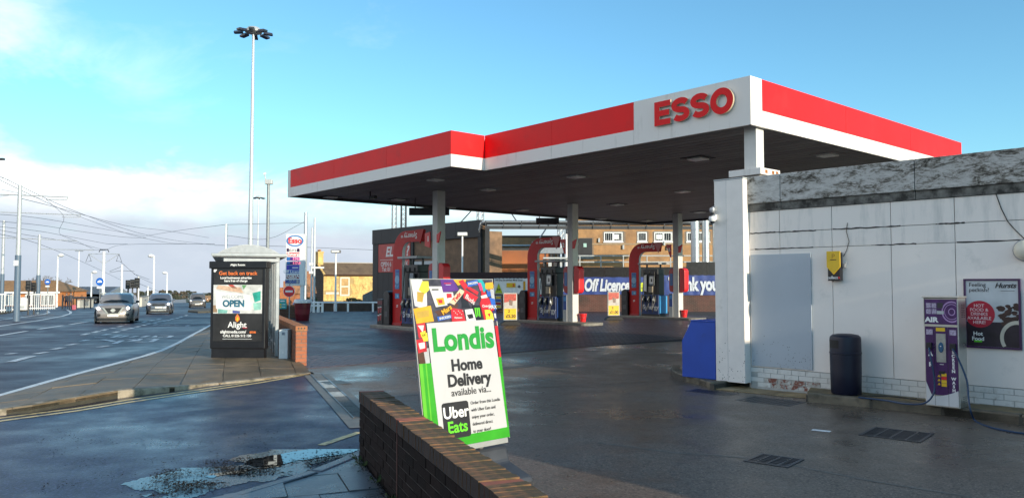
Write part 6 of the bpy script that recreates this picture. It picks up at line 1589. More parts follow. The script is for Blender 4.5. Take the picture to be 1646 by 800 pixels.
MB().box(.5, 5., -.5, -.03, ez - 4.25, ez - 4.1).build('porch_roof', SL, hs); MB().box(.3, 2.2, -.07, .02, ez - 2.75, ez - 2.45).build('stone_band', HWt, hs)
wl2 = thing('garden_wall', 'dark brown low wall and hedge line behind the knee rail', 'wall', (D(515, 455, 48).x, 48, 0), 0)
MB().box(0, 11, 0, .25, -.2, .5).build('wall', M('dark_garden_wall', (.08, .055, .04), .9, var=.4, scale=2, bmp=.4, bscale=20), wl2); 
for i in range(18): MB().box(i * .61, i * .61 + .6, -.03, .28, .501, .57).build('coping_stone', M('dark_coping', (.05, .045, .04), .9, var=.3), wl2)
def bushmass(name, lab, cat, p, sx, sy, sz, n, mat, leaf=.12, seed=1):
    t = thing(name, lab, cat, p, 0); m = MB(); rr = random.Random(seed)
    for i in range(n):
        a = rr.uniform(0, 6.28); b = rr.uniform(-1, 1); r = rr.uniform(.5, 1) ** .5
        x, y, z = sx * r * math.cos(a) * math.sqrt(1 - b * b), sy * r * math.sin(a) * math.sqrt(1 - b * b), sz * (1 + r * b) 
        if noise.noise((x * 1.4, y * 1.4, z * 1.4 + seed)) < -.12: continue
        s = leaf * rr.uniform(.6, 1.4); d = Vector((rr.gauss(0, 1), rr.gauss(0, 1), rr.gauss(0, 1))).normalized(); e = d.cross(Vector((.3, .5, .8))).normalized(); f = d.cross(e)
        c = Vector((x, y, z)); m.add([c + e * s, c + f * s * .6, c - e * s, c - f * s * .6], [(0, 1, 2, 3)])
    m.build('foliage', mat, t, fix=False)
    MB().cyl(0, 0, 0, sz, .06, .03, n=6).build('stem', BROWN, t); return t
LEAFA = M('leaf_green', (.06, .085, .02), .7, var=.5, scale=2); LEAFB = M('leaf_dark', (.035, .05, .018), .7, var=.5, scale=2); LEAFO = M('leaf_ochre', (.13, .1, .025), .75, var=.5, scale=2)
bushmass('garden_bush', 'ochre green bush before the stone house windows', 'bush', (D(566, 455, 95).x, 95, -1.6), 1.6, 1.2, .75, 1400, LEAFO, .12, 3)
bushmass('garden_bush', 'green bush behind the no entry sign', 'bush', (D(500, 455, 80).x, 80, -1.1), 1.2, 1., .7, 1000, LEAFA, .1, 4)
sd = thing('garden_shed', 'pale green slatted shed roof beside the black clad wall', 'shed', (D(601, 455, 70).x, 70, -.8), R(10))
MB().face_xz([(-1., 0), (1.4, 0), (1.4, 2.0), (.6, 2.2), (-1., 1.4)], 0, 1.5).build('body', M('shed_green', (.25, .27, .24), .8, var=.2), sd)
for i in range(9): MB().box(-.95 + i * .26, -.95 + i * .26 + .235, -.02, -.001, .1, min(2.0, 1.42 + .13 * i)).build('plank', M('shed_plank', (.3, .31, .28), .8, var=.2), sd)
# small roofs seen between the signs
for px, d, w, ev, rg, col, lab in ((440, 95, 3.2, 487, 462, (.45, .16, .06), 'orange roofed house far behind the teal notice'), (479, 100, 2.6, 472, 445, (.4, .2, .1), 'brown roofed house glimpsed behind the price sign post'), (484, 90, 1.8, 493, 481, (.06, .09, .2), 'blue roofed shed glimpsed behind the giant cup')):
    k = d / 1250; p = D(px, 455, d); t = thing('distant_house', lab, 'house', (p.x, p.y, -3), R(6), 'roofs glimpsed beside the totem'); e = EYE + (455 - ev) * k + 3; r = EYE + (455 - rg) * k + 3
    MB().box(-w / 2, w / 2, 0, 6, 0, e).build('wall', M('house_brick', (.33, .15, .08), .85, var=.2, scale=3), t)
    RT = M('roof_' + lab[:5], col, .85, var=.25, scale=3)
    MB().face_yz([(-.3, e), (3, r), (6.3, e)], -w / 2 - .2, w / 2 + .2).build('roof', RT, t)
    MB().box(w * .2, w * .2 + .6, 2.7, 3.3, r - .3, r + .8).build('chimney', M('house_brick', (.33, .15, .08)), t)
    tm = MB()
    for j in range(8):
        q = j / 8; tm.box(-w / 2 - .2, w / 2 + .2, -.32 + 3.3 * q, -.22 + 3.3 * q, e + (r - e) * q + .0, e + (r - e) * q + .06)
    o = tm.build('tile_courses', RT, t); o['kind'] = 'stuff'

# ================================================================ TRAMWAY, FAR STREET AND HILLS (left)
def hpole(name, lab, cat, px, d, top, r0, r1, mat, group=None, bot=None):
    p = D(px, 455, d); zb = H(p.x, p.y) - .05 if bot is None else EYE + (455 - bot) * d / 1250
    t = thing(name, lab, cat, (p.x, p.y, zb), 0, group); h = EYE + (455 - top) * d / 1250 - zb
    return t, h
TG = 'tram wire poles'
TP = M('tram_pole_grey', (.45, .48, .5), .45, .2, var=.08)
tpoles = {}
for key, px, d, top, band, lab in (('a', 28, 44, 297, 410, 'tallest tram wire pole with blue-grey base and small white plate'), ('b', 3.5, 66, 354, 440, 'tram wire pole with blue-grey base at the left edge'), ('c', 61.5, 62, 377, 442, 'slimmer tram wire pole with blue-grey base beside the traffic lights'), ('e', 195.5, 105, 425, 999, 'plain white tram pole right of the twin bracket pole'), ('f', 222.5, 125, 444, 999, 'short far tram pole beside the dark signal heads'), ('g', 238, 150, 460, 999, 'tiny far tram pole between the first two cars'), ('h', 362.5, 60, 360, 999, 'tram span wire pole just behind the bus shelter roof')):
    t, h = hpole('tram_pole', lab, 'tram pole', px, d, top, .1, .09, TP, TG); r = .13 if d < 90 else .16
    if band < 900:
        hb = EYE + (455 - band) * d / 1250 - t.location.z
        MB().cyl(0, 0, 0, hb, r * 1.25, r * 1.2, n=12).build('base_sleeve', BLUEGREY, t, smooth=True); MB().cyl(0, 0, hb + .001, h, r * .95, r * .8, n=12).build('pole', TP, t, smooth=True)
        if key == 'a': MB().box(-.13, .13, -r * 1.4, -r * 1.22, hb - .6, hb - .3).build('number_plate', WHITE, t)
    else: MB().cyl(0, 0, 0, h, r, r * .8, n=10).build('pole', WHITE, t, smooth=True)
    tpoles[key] = (t, h)
def arm(key, pts, r=.03, name='arm'):
    t, h = tpoles[key]; MB().tube([Vector(p) - Vector(t.location) for p in pts], r, 6).build(name, TP, t)
arm('a', [D(-20, 312, 44), D(28, 313.5, 44), D(110, 317, 44)], .035); arm('a', [D(74, 320.5, 44), D(108, 320.5, 44), D(109, 317, 44)], .03)
arm('b', [D(-20, 340, 66), D(3, 341, 66), D(130, 345.5, 66)], .04); arm('b', [D(100, 349, 66), D(128, 349, 66), D(130, 345.5, 66)], .03)
arm('c', [D(0, 382, 62), D(62, 384, 62), D(124, 387, 62)], .035); arm('c', [D(64, 400, 62), D(150, 402, 62)], .03)
t, h = hpole('tram_pole', 'central tram pole with twin triangular brackets above the blue sign', 'tram pole', 166, 84, 404, .15, .12, TP, TG)
MB().cyl(0, 0, 0, h, .17, .14, n=12).build('pole', WHITE, t, smooth=True); MB().cyl(0, 0, 0, 1.6, .2, n=12).build('base_sleeve', BLUEGREY, t)
k = 84 / 1250
def tp(px, py): return ((px - 166) * k, 0, EYE + (455 - py) * k - t.location.z)
mm = MB()
for s in (-1, 1):
    MB().tube([tp(166, 408), tp(166 + s * 25, 408)], .035, 5).build('arm', TP, t); MB().tube([tp(166, 424), tp(166 + s * 24, 408.5)], .03, 5).build('strut', TP, t)
    MB().tube([tp(166 + s * 24, 408), tp(166 + s * 29, 421), tp(166 + s * 20, 419)], .025, 5).build('drop_bracket', DARK, t); MB().tube([tp(166 + s * 24, 408), tp(166 + s * 20, 420)], .02, 5).build('drop_bracket', DARK, t)
MB().tube([tp(158, 405), tp(160, 401), tp(172, 401), tp(174, 405)], .05, 6).build('insulator', DARK, t); MB().lathe([(.3, tp(166, 472)[2]), (.3, tp(166, 470)[2])], n=10).build('collar', LGREY, t)
# overhead wires: real catenaries between their poles
WIRE = M('tram_wire', (.05, .055, .06), .5, .3, var=.1)
wires = [
 [(-20, 274, 40), (135, 345, 70), (250, 381, 100), (345, 394, 130)], [(-20, 280, 40), (40, 296, 52), (84, 313, 44)], [(-20, 278, 42), (28, 303, 50), (120, 345, 90), (210, 377, 110), (270, 390, 120), (300, 391, 125)],
 [(30, 318, 44), (90, 333, 66), (200, 362, 90), (270, 371, 110), (336, 382, 130)], [(-20, 343, 60), (60, 350, 70), (150, 365, 90), (234, 380, 110)], [(-20, 354, 60), (66, 362, 80), (130, 372, 90), (200, 381, 100), (235, 382, 105)],
 [(-20, 362, 55), (60, 371, 62), (105, 379, 70), (173, 392, 80)], [(-20, 366, 58), (40, 377, 62), (120, 390, 75), (165, 401, 84)], [(-20, 372, 50), (60, 391, 62), (140, 424, 84), (195, 450, 100)],
 [(193, 420, 84), (222, 444, 120), (245, 455, 150)], [(65, 400, 62), (130, 401, 75), (166, 402, 84)], [(166, 403, 84), (200, 393, 90), (345, 392, 60)], [(173, 392, 80), (205, 392, 95)],
 [(235, 379, 100), (290, 370, 80), (362, 361, 60)], [(74, 320, 44), (103, 349, 66), (95, 374, 66), (122, 387, 62), (150, 400, 80)], [(-20, 318, 42), (14, 314, 44)], [(176, 438, 105), (195, 435, 105), (216, 436, 105)], [(176, 436, 105), (196, 428, 105)], [(222, 455, 125), (260, 470, 160)], [(240, 449, 140), (215, 440, 118)],
 [(362, 361, 60), (490, 358, 60)], [(362, 378, 62), (430, 384, 64), (490, 356, 60)], [(345, 394, 60), (459, 396, 70), (700, 406, 80), (780, 412, 85)], [(-20, 300, 48), (28, 310, 44), (70, 320, 46)]]
WL_ = ['longest contact wire sloping from the upper left edge to the bus shelter', 'short wire from the upper left edge to the tip of the top bracket arm', 'wire sloping from the left edge past the tallest tram pole, second from the top', 'contact wire from the foot of the top bracket arm down to the right', 'upper of the two wires starting below the second bracket arm', 'lower of the two wires starting below the second bracket arm', 'wire ending at the top of the twin bracket pole from the left edge', 'wire sagging across the third bracket arm to the bracket pole', 'lowest wire from the left edge under the twin bracket', 'contact wire leaving the right bracket drop toward the short far pole', 'span wire from the slim pole to the bracket pole', 'nearly level wire from the bracket pole to the shelter roof', 'short joining wire above the bracket pole top', 'wire rising right to the tip of the pole behind the shelter', 'zigzag dropper wire hanging from the top bracket arm', 'short wire crossing the tallest tram pole at the left edge', 'level wire through the plain white pole', 'slanting stay wire left of the plain white pole', 'far contact wire above the second car', 'far stay wire left of the short far pole', 'level wire from the shelter pole to the steel post', 'wire curving from behind the shelter up to the steel post', 'wire passing behind the price totem to the club wall', 'thin stay wire tied to the top of the tallest tram pole']
for i, w in enumerate(wires):
    P = curve([D(*q) for q in w], 4) if len(w) > 2 else [D(*q) for q in w]
    dd_ = sum(q[2] for q in w) / len(w)
    o = MB().tube(P, max(.009, .00021 * dd_), 4).build('overhead_wire', WIRE); tag(o, WL_[i], 'wire', 'overhead tram wires')
# street lamps with white domes
for px, d, top, s, lab in ((92, 100, 410, 1, 'white domed street lamp by the brick house corner'), (147, 110, 437, 1, 'short white domed street lamp left of the bracket pole'), (247, 95, 411, -1, 'tallest white domed street lamp, above the second car'), (268.5, 120, 438, -1, 'white domed street lamp left of the farthest car')):
    t, h = hpole('street_lamp', lab, 'street lamp', px, d, top, .1, .06, WHITE, 'white domed street lamps')
    MB().cyl(0, 0, 0, h, .12, .08, n=8).build('column', WHITE, t, smooth=True); MB().tube([(0, 0, h), (s * .3, 0, h + .1)], .05, 6).build('bracket', WHITE, t)
    MB().lathe([(.1, h + .25), (.33, h + .1), (.36, h - .02), (.3, h - .14), (.1, h - .22)], s * .4, 0, 12).build('dome', WHITE, t, smooth=True)
t, h = hpole('street_lamp', 'white pole with flat double-arm lamp between the domed lamps', 'street lamp', 126, 120, 404, .1, .06, WHITE); MB().cyl(0, 0, 0, h, .1, .07, n=8).build('column', WHITE, t); MB().box(-.6, .6, -.1, .1, h, h + .12).build('lamp', GREY, t)
# high mast lights
def highmast(px, d, top, lab, r):
    t, h = hpole('high_mast_light', lab, 'high mast light', px, d, top, 0, 0, GALV, 'high mast lights')
    MB().cyl(0, 0, 0, h, r, r * .42, n=14).build('mast', M('mast_pale', (.5, .54, .56), .45, .3, var=.06), t, smooth=True)
    hd = MB().lathe([(.3, h - .25), (.75, h - .1), (.8, h + .05), (.5, h + .35), (.1, h + .45)], n=14).build('head', LGREY, t, smooth=True)
    for k in range(8):
        a = R(45 * k + 12); c = (math.cos(a), math.sin(a))
        Mx = Matrix.Rotation(a, 4, 'Z') @ Matrix.Translation((.9, 0, h - .12)) @ Matrix.Rotation(R(6), 4, 'Y')
        MB().box(0, .75, -.24, .24, -.08, .1, Mx).build('floodlight', M('floodlight_dark', (.03, .035, .06), .35), t); MB().box(.76, .8, -.2, .2, -.06, .06, Mx).build('glass', GLASSD, t)
highmast(401.5, 70, 46, 'tallest high mast light with a ring of dark floodlights', .26)
highmast(413.5, 190, 317, 'small distant high mast light behind the tall one', .25)
t = thing('street_lamp', 'tip of a street lamp head poking in at the left edge', 'street lamp', (D(-30, 255, 40).x, 40, H(-30, 40)), 0)
q = D(-8, 256, 40) - Vector(t.location); MB().cyl(0, 0, 0, q.z + .1, .08, .05, n=8).build('column', PGREY, t); MB().tube([(0, 0, q.z + .1), (q.x, 0, q.z + .05)], .03, 6).build('arm', PGREY, t); MB().box(q.x - .1, q.x + .47, -.1, .1, q.z - .05, q.z + .06).build('head', DARK, t, bevel=.02)
# tram blue signs
for px, py, r, d, lab in ((76.5, 453, 4.6, 62, 'smaller round blue tram sign by the brick house'), (160.5, 452.5, 6.3, 62, 'larger round blue tram sign before the bracket pole')):
    k = d / 1250; z = EYE + (455 - py) * k; p = D(px, 455, d); zb = H(p.x, p.y) - .1; t = thing('tram_sign', lab, 'road sign', (p.x, p.y, zb), 0, 'blue tram signs')
    MB().cyl(0, .05, 0, z - zb, .04, n=6).build('post', GREY, t); disc(t, -.02, r * k, M('sign_blue', (.01, .12, .5), .4), z - zb)
    rr_ = r * k; MB().face_xz([(-rr_ * .62, z - zb - rr_ * .22), (rr_ * .62, z - zb - rr_ * .22), (rr_ * .5, z - zb + rr_ * .18), (-rr_ * .5, z - zb + rr_ * .18)], -.03, -.021).build('tram_symbol', WHITEP, t)
    MB().box(-rr_ * .3, rr_ * .3, -.03, -.021, z - zb + rr_ * .3, z - zb + rr_ * .4).build('pantograph_symbol', WHITEP, t)
    MB().box(-rr_ * .7, rr_ * .7, -.02, 0, z - zb - rr_ * 1.75, z - zb - rr_ * 1.25).build('sub_plate', WHITEP, t)
# traffic signals seen from behind and side
def signal(px, top, bot, d, lab, w=1.):
    k = d / 1250; p = D(px, 455, d); zb = H(p.x, p.y) - .1; t = thing('traffic_signal', lab, 'traffic light', (p.x, p.y, zb), R(20), 'traffic signals')
    z1 = EYE + (455 - top) * k - zb; z0 = EYE + (455 - bot) * k - zb
    MB().cyl(0, .1, 0, z1 - .1, .06, n=8).build('post', DARK, t)
    MB().box(-.18 * w, .18 * w, -.12, .1, z0, z1).build('head', BLACK, t, bevel=.03)
    for i in range(3):
        zc_ = z0 + (z1 - z0) * (i + .5) / 3; disc(t, -.135, .1 * w, M('signal_lens', (.05, .05, .05), .2), zc_, 'lens'); MB().tube([(-.12 * w, -.13, zc_ + .05), (-.1 * w, -.28, zc_ + .1), (.1 * w, -.28, zc_ + .1), (.12 * w, -.13, zc_ + .05)], .02, 5).build('hood', BLACK, t)
signal(46, 451, 467, 60, 'dark traffic signal, left of the pair before the brick house'); signal(55, 454, 468.5, 61, 'dark traffic signal, right of the pair before the brick house')
signal(206, 450, 464, 62, 'dark signal head, left of the three above the second car'); signal(213, 449, 463, 64, 'dark signal head, middle of the three above the second car'); signal(220.5, 446.5, 463, 60, 'dark signal head, right of the three above the second car')
# white guard railing and bollard at the tram reserve
def railing(pts, lab, z1, n):
    t = thing('guard_railing', lab, 'railing', (0, 0, 0), 0, 'white guard railings')
    a, b = Vector(pts[0]), Vector(pts[1]); up_ = Vector((0, 0, 1))
    for z in (.12, z1): MB().tube([a + up_ * z, b + up_ * z], .04, 6).build('rail', WHITE, t)
    for i in range(n + 1):
        p = a.lerp(b, i / n); MB().bar(p + up_ * .0, p + up_ * z1, .035).build('bar', WHITE, t)
railing((D(-40, 505, 44), D(27, 500, 46)), 'white guard railing at the left edge on the kerbed island', 1.05, 16)
railing((D(42, 498, 60), D(88, 497, 62)), 'white guard railing in front of the orange brick house', 1.2, 14)
t = thing('keep_left_bollard', 'rounded white bollard at the island end', 'bollard', (D(37.5, 498, 46).x, 46, EYE - 43 * 46 / 1250), 0)
MB().face_xz([(-.2, 0), (.2, 0), (.2, .6)] + [(.2 * math.cos(R(a)), .62 + .14 * math.sin(R(a))) for a in range(10, 180, 17)] + [(-.2, .6)], -.1, .1).build('body', M('bollard_white', (.75, .73, .7), .4), t, bevel=.03); MB().box(-.12, .12, -.106, -.101, .1, .25).build('plate', LGREY, t)
ki = MB(); pts = [Hg(-60, 512), Hg(0, 505), Hg(30, 501), Hg(44, 499.5), Hg(43, 497), Hg(0, 497), Hg(-60, 498)]
ki.prism([(p.x, p.y) for p in pts], [H(p.x, p.y) - .1 for p in pts], [H(p.x, p.y) + .16 for p in pts]); struct(ki, 'traffic_island', M('island_earth', (.09, .075, .05), .9, var=.4, scale=4), 'kerbed dark island by the tram tracks', bevel=.03)
# orange brick house with pantile roof and windows
bh_ = thing('brick_house', 'long orange brick house with brown roof at the far left', 'house', (D(-60, 455, 112).x, 112, -4.6), R(3))
k = 112 / 1250; e = EYE - 13.5 * k + 4.6; r = EYE + 4.5 * k + 4.6; hl_ = (91 + 60) * k
HB_ = M('orange_house_brick', (.5, .2, .075), .85, var=.12, scale=4)
MB().box(0, hl_, 0, 8, 0, e).build('wall', HB_, bh_)
wb = brickface(bh_, 0, hl_, e - .2, HB_, name='brick_courses', bl=.44, bh=.15, y=0)
RB_ = M('pantile_brown', (.25, .15, .08), .85, var=.2, scale=3)
v_ = [(-.3, -.4, e), (hl_ + .3, -.4, e), (hl_ + .3, 8.4, e), (-.3, 8.4, e), (-.3, 4, r), (hl_ - 2.2, 4, r)]
m = MB(); m.add(v_, [(0, 1, 5, 4), (1, 2, 5), (2, 3, 4, 5), (0, 4, 3), (0, 3, 2, 1)]); m.build('roof', RB_, bh_)
m = MB()
for j in range(10): q = j / 10; m.box(-.3, hl_ + .3 - 2.5 * q, -.42 + 4.4 * q, -.3 + 4.4 * q, e + (r - e) * q, e + (r - e) * q + .07)
o = m.build('tile_courses', RB_, bh_); o['kind'] = 'stuff'
MB().box(-.3, hl_ + .3, -.5, -.41, e - .25, e).build('gutter_board', WHITE, bh_)
for px in (22, 43, 53, 68, 79, 8, -20):
    x = (px + 60) * k; w = .45 if px != 22 else .8
    f = MB().box(x - w, x + w, -.06, .0, e - 2.0, e - .45).build('window', WHITE, bh_); MB().box(x - w + .1, x - .05, -.075, -.061, e - 1.9, e - .55).build('pane', LGREY if px == 22 else GLASSD, f); MB().box(x + .05, x + w - .1, -.075, -.061, e - 1.9, e - .55).build('pane', LGREY if px == 22 else GLASSD, f)
# bare winter trees behind the house
BARK = M('winter_twig', (.12, .09, .06), .9, var=.3, scale=2)
def baretree(px, d, top, lab, seed, spread):
    p = D(px, 455, d); zb = -5.; h = EYE + (455 - top) * d / 1250 - zb
    t = thing('bare_tree', lab, 'tree', (p.x, p.y, zb), 0, 'bare winter trees'); rr = random.Random(seed)
    tr = MB(); tw = MB()
    tr.tube([(0, 0, 0), (.1, 0, h * .3), (.0, .1, h * .5)], [.28, .2, .13], 7)
    def grow(p, d_, l, r_, lv):
        q = p + d_ * l; m_ = tw if lv > 1 else tr; m_.tube([p, p.lerp(q, .5) + Vector((rr.gauss(0, .05), rr.gauss(0, .05), 0)) * l, q], [r_, r_ * .85, r_ * .65], 4 if lv > 1 else 5, cap=False)
        if lv >= 5: return
        for _ in range(3 if lv < 4 else 3):
            dd2 = (d_ + Vector((rr.gauss(0, .55), rr.gauss(0, .55), rr.gauss(.12, .35)))).normalized(); grow(q, dd2, l * rr.uniform(.6, .85), max(.018, r_ * .6), lv + 1)
    for _ in range(5):
        a = rr.uniform(0, 6.28); grow(Vector((0, 0, h * rr.uniform(.3, .5))), Vector((math.cos(a) * spread, math.sin(a) * spread, 1)).normalized(), h * .17, .11, 0)
    tr.build('trunk', BARK, t); tw.build('crown', BARK, t, fix=False)
baretree(68, 135, 440, 'bare tree rising behind the brick house roof, left one', 5, .7); baretree(84, 130, 442, 'bare tree rising behind the brick house roof, right one', 8, .9); baretree(104, 140, 457, 'low bare tree right of the brick house', 12, 1.)
# tram stop and two people waiting
ts_ = thing('tram_stop', 'far tram stop shelter with dark roof and orange display', 'tram stop', (D(124, 455, 88).x, 88, H(-48, 88)), 0); k = 88 / 1250
zt = EYE + (455 - 478) * k - ts_.location.z
def tz_(py): return EYE + (455 - py) * k - ts_.location.z
MB().box(-1., 1.6, 0, 1.6, tz_(480), tz_(477)).build('roof', DARK, ts_)
for x in (-.9, -.1, .8, 1.5): MB().box(x - .05, x + .05, .1, .2, 0, tz_(480) - .001).build('post', DARK, ts_)
MB().box(-1.55, -.75, -.2, .0, tz_(473.5), tz_(470)).build('display', M('display_orange', (.35, .12, .03), .4), ts_); MB().box(-1.6, -1.45, -.15, -.05, 0, tz_(473.6)).build('display_post', DARK, ts_); MB().box(.6, .65, .3, 1.3, .3, tz_(482)).build('glass', glass('stop_glass', (.3, .35, .4), .05, .4), ts_)
def person(px, d, h, lab, top_m, leg_m, skin, seed, lean=0.):
    p = D(px, 455, d); t = thing('person', lab, 'person', (p.x, p.y, H(p.x, p.y)), R(20 * seed))
    s = h / 1.75; V = []; E = []; RR = []
    def j(x, y, z, r): V.append((x * s, y * s, z * s)); RR.append(r * s); return len(V) - 1
    pel = j(0, 0, .95, .14); wa = j(0, .0, 1.12, .13); chs = j(0, -.01, 1.32, .16); nk = j(0, -.01, 1.5, .06); E += [(pel, wa), (wa, chs), (chs, nk)]
    hd0 = j(0, -.02, 1.6, .085); hd1 = j(0, -.025, 1.7, .075); E += [(nk, hd0), (hd0, hd1)]
    for sd in (-1, 1):
        sh_ = j(.19 * sd, 0, 1.42, .065); el_ = j(.24 * sd, .02, 1.15, .05); wr = j(.22 * sd, -.08, .92, .036); hn = j(.22 * sd, -.1, .83, .035); E += [(chs, sh_), (sh_, el_), (el_, wr), (wr, hn)]
        hp = j(.1 * sd, 0, .88, .1); kn = j(.11 * sd, -.02 + .05 * sd * lean, .5, .07); an_ = j(.11 * sd, .02 + .12 * sd * lean, .09, .05); to = j(.12 * sd, -.13 + .12 * sd * lean, .04, .04); E += [(pel, hp), (hp, kn), (kn, an_), (an_, to)]
    me = bpy.data.meshes.new('body'); me.from_pydata(V, E, []); o = bpy.data.objects.new('body', me); COL.objects.link(o); o.parent = t
    sk = o.modifiers.new('skin', 'SKIN'); o.modifiers.new('sub', 'SUBSURF').levels = 1; o.modifiers['sub'].render_levels = 1
    for i, v in enumerate(me.skin_vertices[0].data): v.radius = (RR[i], RR[i] * .85); v.use_root = i == 0
    m_, nt, b = nt_of('clothes_' + str(seed)); gz_ = nt.nodes.new('ShaderNodeTexCoord'); sx_ = nt.nodes.new('ShaderNodeSeparateXYZ'); nt.links.new(gz_.outputs['Object'], sx_.inputs[0])
    f = mth(nt, 'DIVIDE', sx_.outputs['Z'], h); rp_ = ramp(nt, f, [(0, leg_m), (.53, leg_m), (.54, top_m), (.85, top_m), (.86, skin)]); nt.nodes[-1].color_ramp.interpolation = 'CONSTANT'; nt.links.new(rp_, b.inputs['Base Color']); b.inputs['Roughness'].default_value = .8
    me.materials.append(m_)
    MB().lathe([(.02, h * 1.005), (.07 * s, h * .995), (.095 * s, h * .955), (.09 * s, h * .92)], 0, .01, 10).build('hair', BLACK, t, smooth=True)
    return t
person(107.5, 84, 1.75, 'distant person in dark coat at the tram stop, left of the pair', (.02, .02, .03), (.02, .025, .05), (.4, .25, .18), 1); person(114.5, 82, 1.8, 'distant person in dark coat with white shirt at the tram stop', (.05, .05, .06), (.03, .03, .04), (.4, .25, .18), 2, 1.)
bg_ = thing('shopping_bag', 'pink bag standing by the people at the tram stop', 'bag', (D(120, 455, 82).x, 82, H(-46, 82)), 0); MB().box(-.18, .18, -.1, .1, 0, .5).build('bag', M('bag_pink', (.5, .12, .16), .6), bg_, bevel=.04); MB().tube([(-.1, 0, .5), (-.08, 0, .7), (.08, 0, .7), (.1, 0, .5)], .015, 5).build('handle', BLACK, bg_)
# white parapets and low walls down the road
for a, b, lab in ((D(228, 494, 105), D(238, 491, 118), 'white parapet wall between the first two cars'), (D(128, 500, 95), D(150, 497, 100), 'pale parapet wall left of the silver car')):
    dv = b - a; t = thing('parapet_wall', lab, 'wall', (a.x, a.y, a.z), math.atan2(dv.y, dv.x)); MB().box(0, dv.xy.length, 0, .3, -1, 1.3).build('wall', M('parapet_cream', (.55, .52, .45), .8, var=.15), t); MB().box(-.05, dv.xy.length + .05, -.05, .35, 1.301, 1.4).build('coping', CONC, t)
rk = [Hg(330, 497.5), Hg(316, 498.5), Hg(303, 500), Hg(302, 501.5), Hg(318, 503), Hg(332, 502.5), Hg(345, 502.5), Hg(345, 497)]
o = MB().prism([(p.x, p.y) for p in rk], [H(p.x, p.y) - .1 for p in rk], [H(p.x, p.y) + .14 for p in rk]); struct(o, 'side_kerb_island', M('far_kerb', (.1, .09, .07), .9), 'dark kerbed build-out near the farthest car')
# wooded ridge and far houses
FT = M('far_wood', (.05, .055, .035), .95, var=.5, scale=.05); FT2 = M('far_wood_brown', (.085, .07, .05), .95, var=.4, scale=.05)
fm = MB(); random.seed(71)
def clump(m, c, r):
    n = 14
    for i in range(n * 5):
        d_ = Vector((random.gauss(0, 1), random.gauss(0, 1), abs(random.gauss(0, 1)))).normalized(); q = c + Vector((d_.x * r, d_.y * r, d_.z * r * .8)) * random.uniform(.5, 1)
        e_ = Vector((random.gauss(0, 1), random.gauss(0, 1), random.gauss(0, 1))).normalized(); f_ = e_.cross(d_).normalized(); s = r * .3
        m.add([q + e_ * s, q + f_ * s, q - e_ * s, q - f_ * s], [(0, 1, 2, 3)])
fm2 = MB()
for i in range(700):
    y = random.uniform(420, 1550); px = random.uniform(-250, 900); x = (px - 823) * y / 1250
    clump(fm if random.random() < .55 else fm2, Vector((x, y, land(x, y) + 1)), random.uniform(2.5, 6.5))
tag(fm.build('far_wood', FT, fix=False), 'dark green woods on the far ridge', kind='stuff'); tag(fm2.build('far_wood', FT2, fix=False), 'brown winter woods on the far ridge', kind='stuff')
hm = [M('far_wall_cream', (.55, .48, .36), .9), M('far_wall_brick', (.3, .17, .1), .9), M('far_wall_white', (.65, .65, .62), .9)]
for i in range(15):
    y = random.uniform(330, 1100); px = random.uniform(120, 345); x = (px - 823) * y / 1250; w = random.uniform(8, 16)
    t = thing('far_house', ('tiny cream far house', 'tiny red brick far house', 'tiny white far house')[i % 3] + ' with pitched roof on the valley side', 'house', (x, y, land(x, y) - .5), random.uniform(-.6, .6), 'houses on the far valley side')
    MB().box(-w / 2, w / 2, 0, 8, 0, 5.5).build('wall', hm[i % 3], t); MB().face_yz([(-.4, 5.5), (4, 8.2), (8.4, 5.5)], -w / 2 - .3, w / 2 + .3).build('roof', [BROWN, MATS['pantile_brown'], GREY][i % 3], t)
# a short row of pale buildings behind the tram stop
for px, w, col, lab in ((133, 9, (.5, .42, .34), 'cream terrace behind the tram stop roof'), (141, 8, (.36, .16, .1), 'red brick terrace left of the silver car'), (118, 8, (.45, .3, .2), 'tan terrace behind the waiting people')):
    p = D(px, 455, 150); t = thing('terrace_house', lab, 'house', (p.x, p.y, -5), 0, 'terraces beyond the tram stop')
    MB().box(-w / 2, w / 2, 0, 8, 0, 4.6).build('wall', M('terrace_' + str(px), col, .85), t); MB().face_yz([(-.3, 4.6), (4, 6.), (8.3, 4.6)], -w / 2 - .2, w / 2 + .2).build('roof', GREY, t)
    for x in (-w * .3, 0, w * .3): MB().box(x - .5, x + .5, -.05, -.001, 3., 4.2).build('window', GLASSD, t)
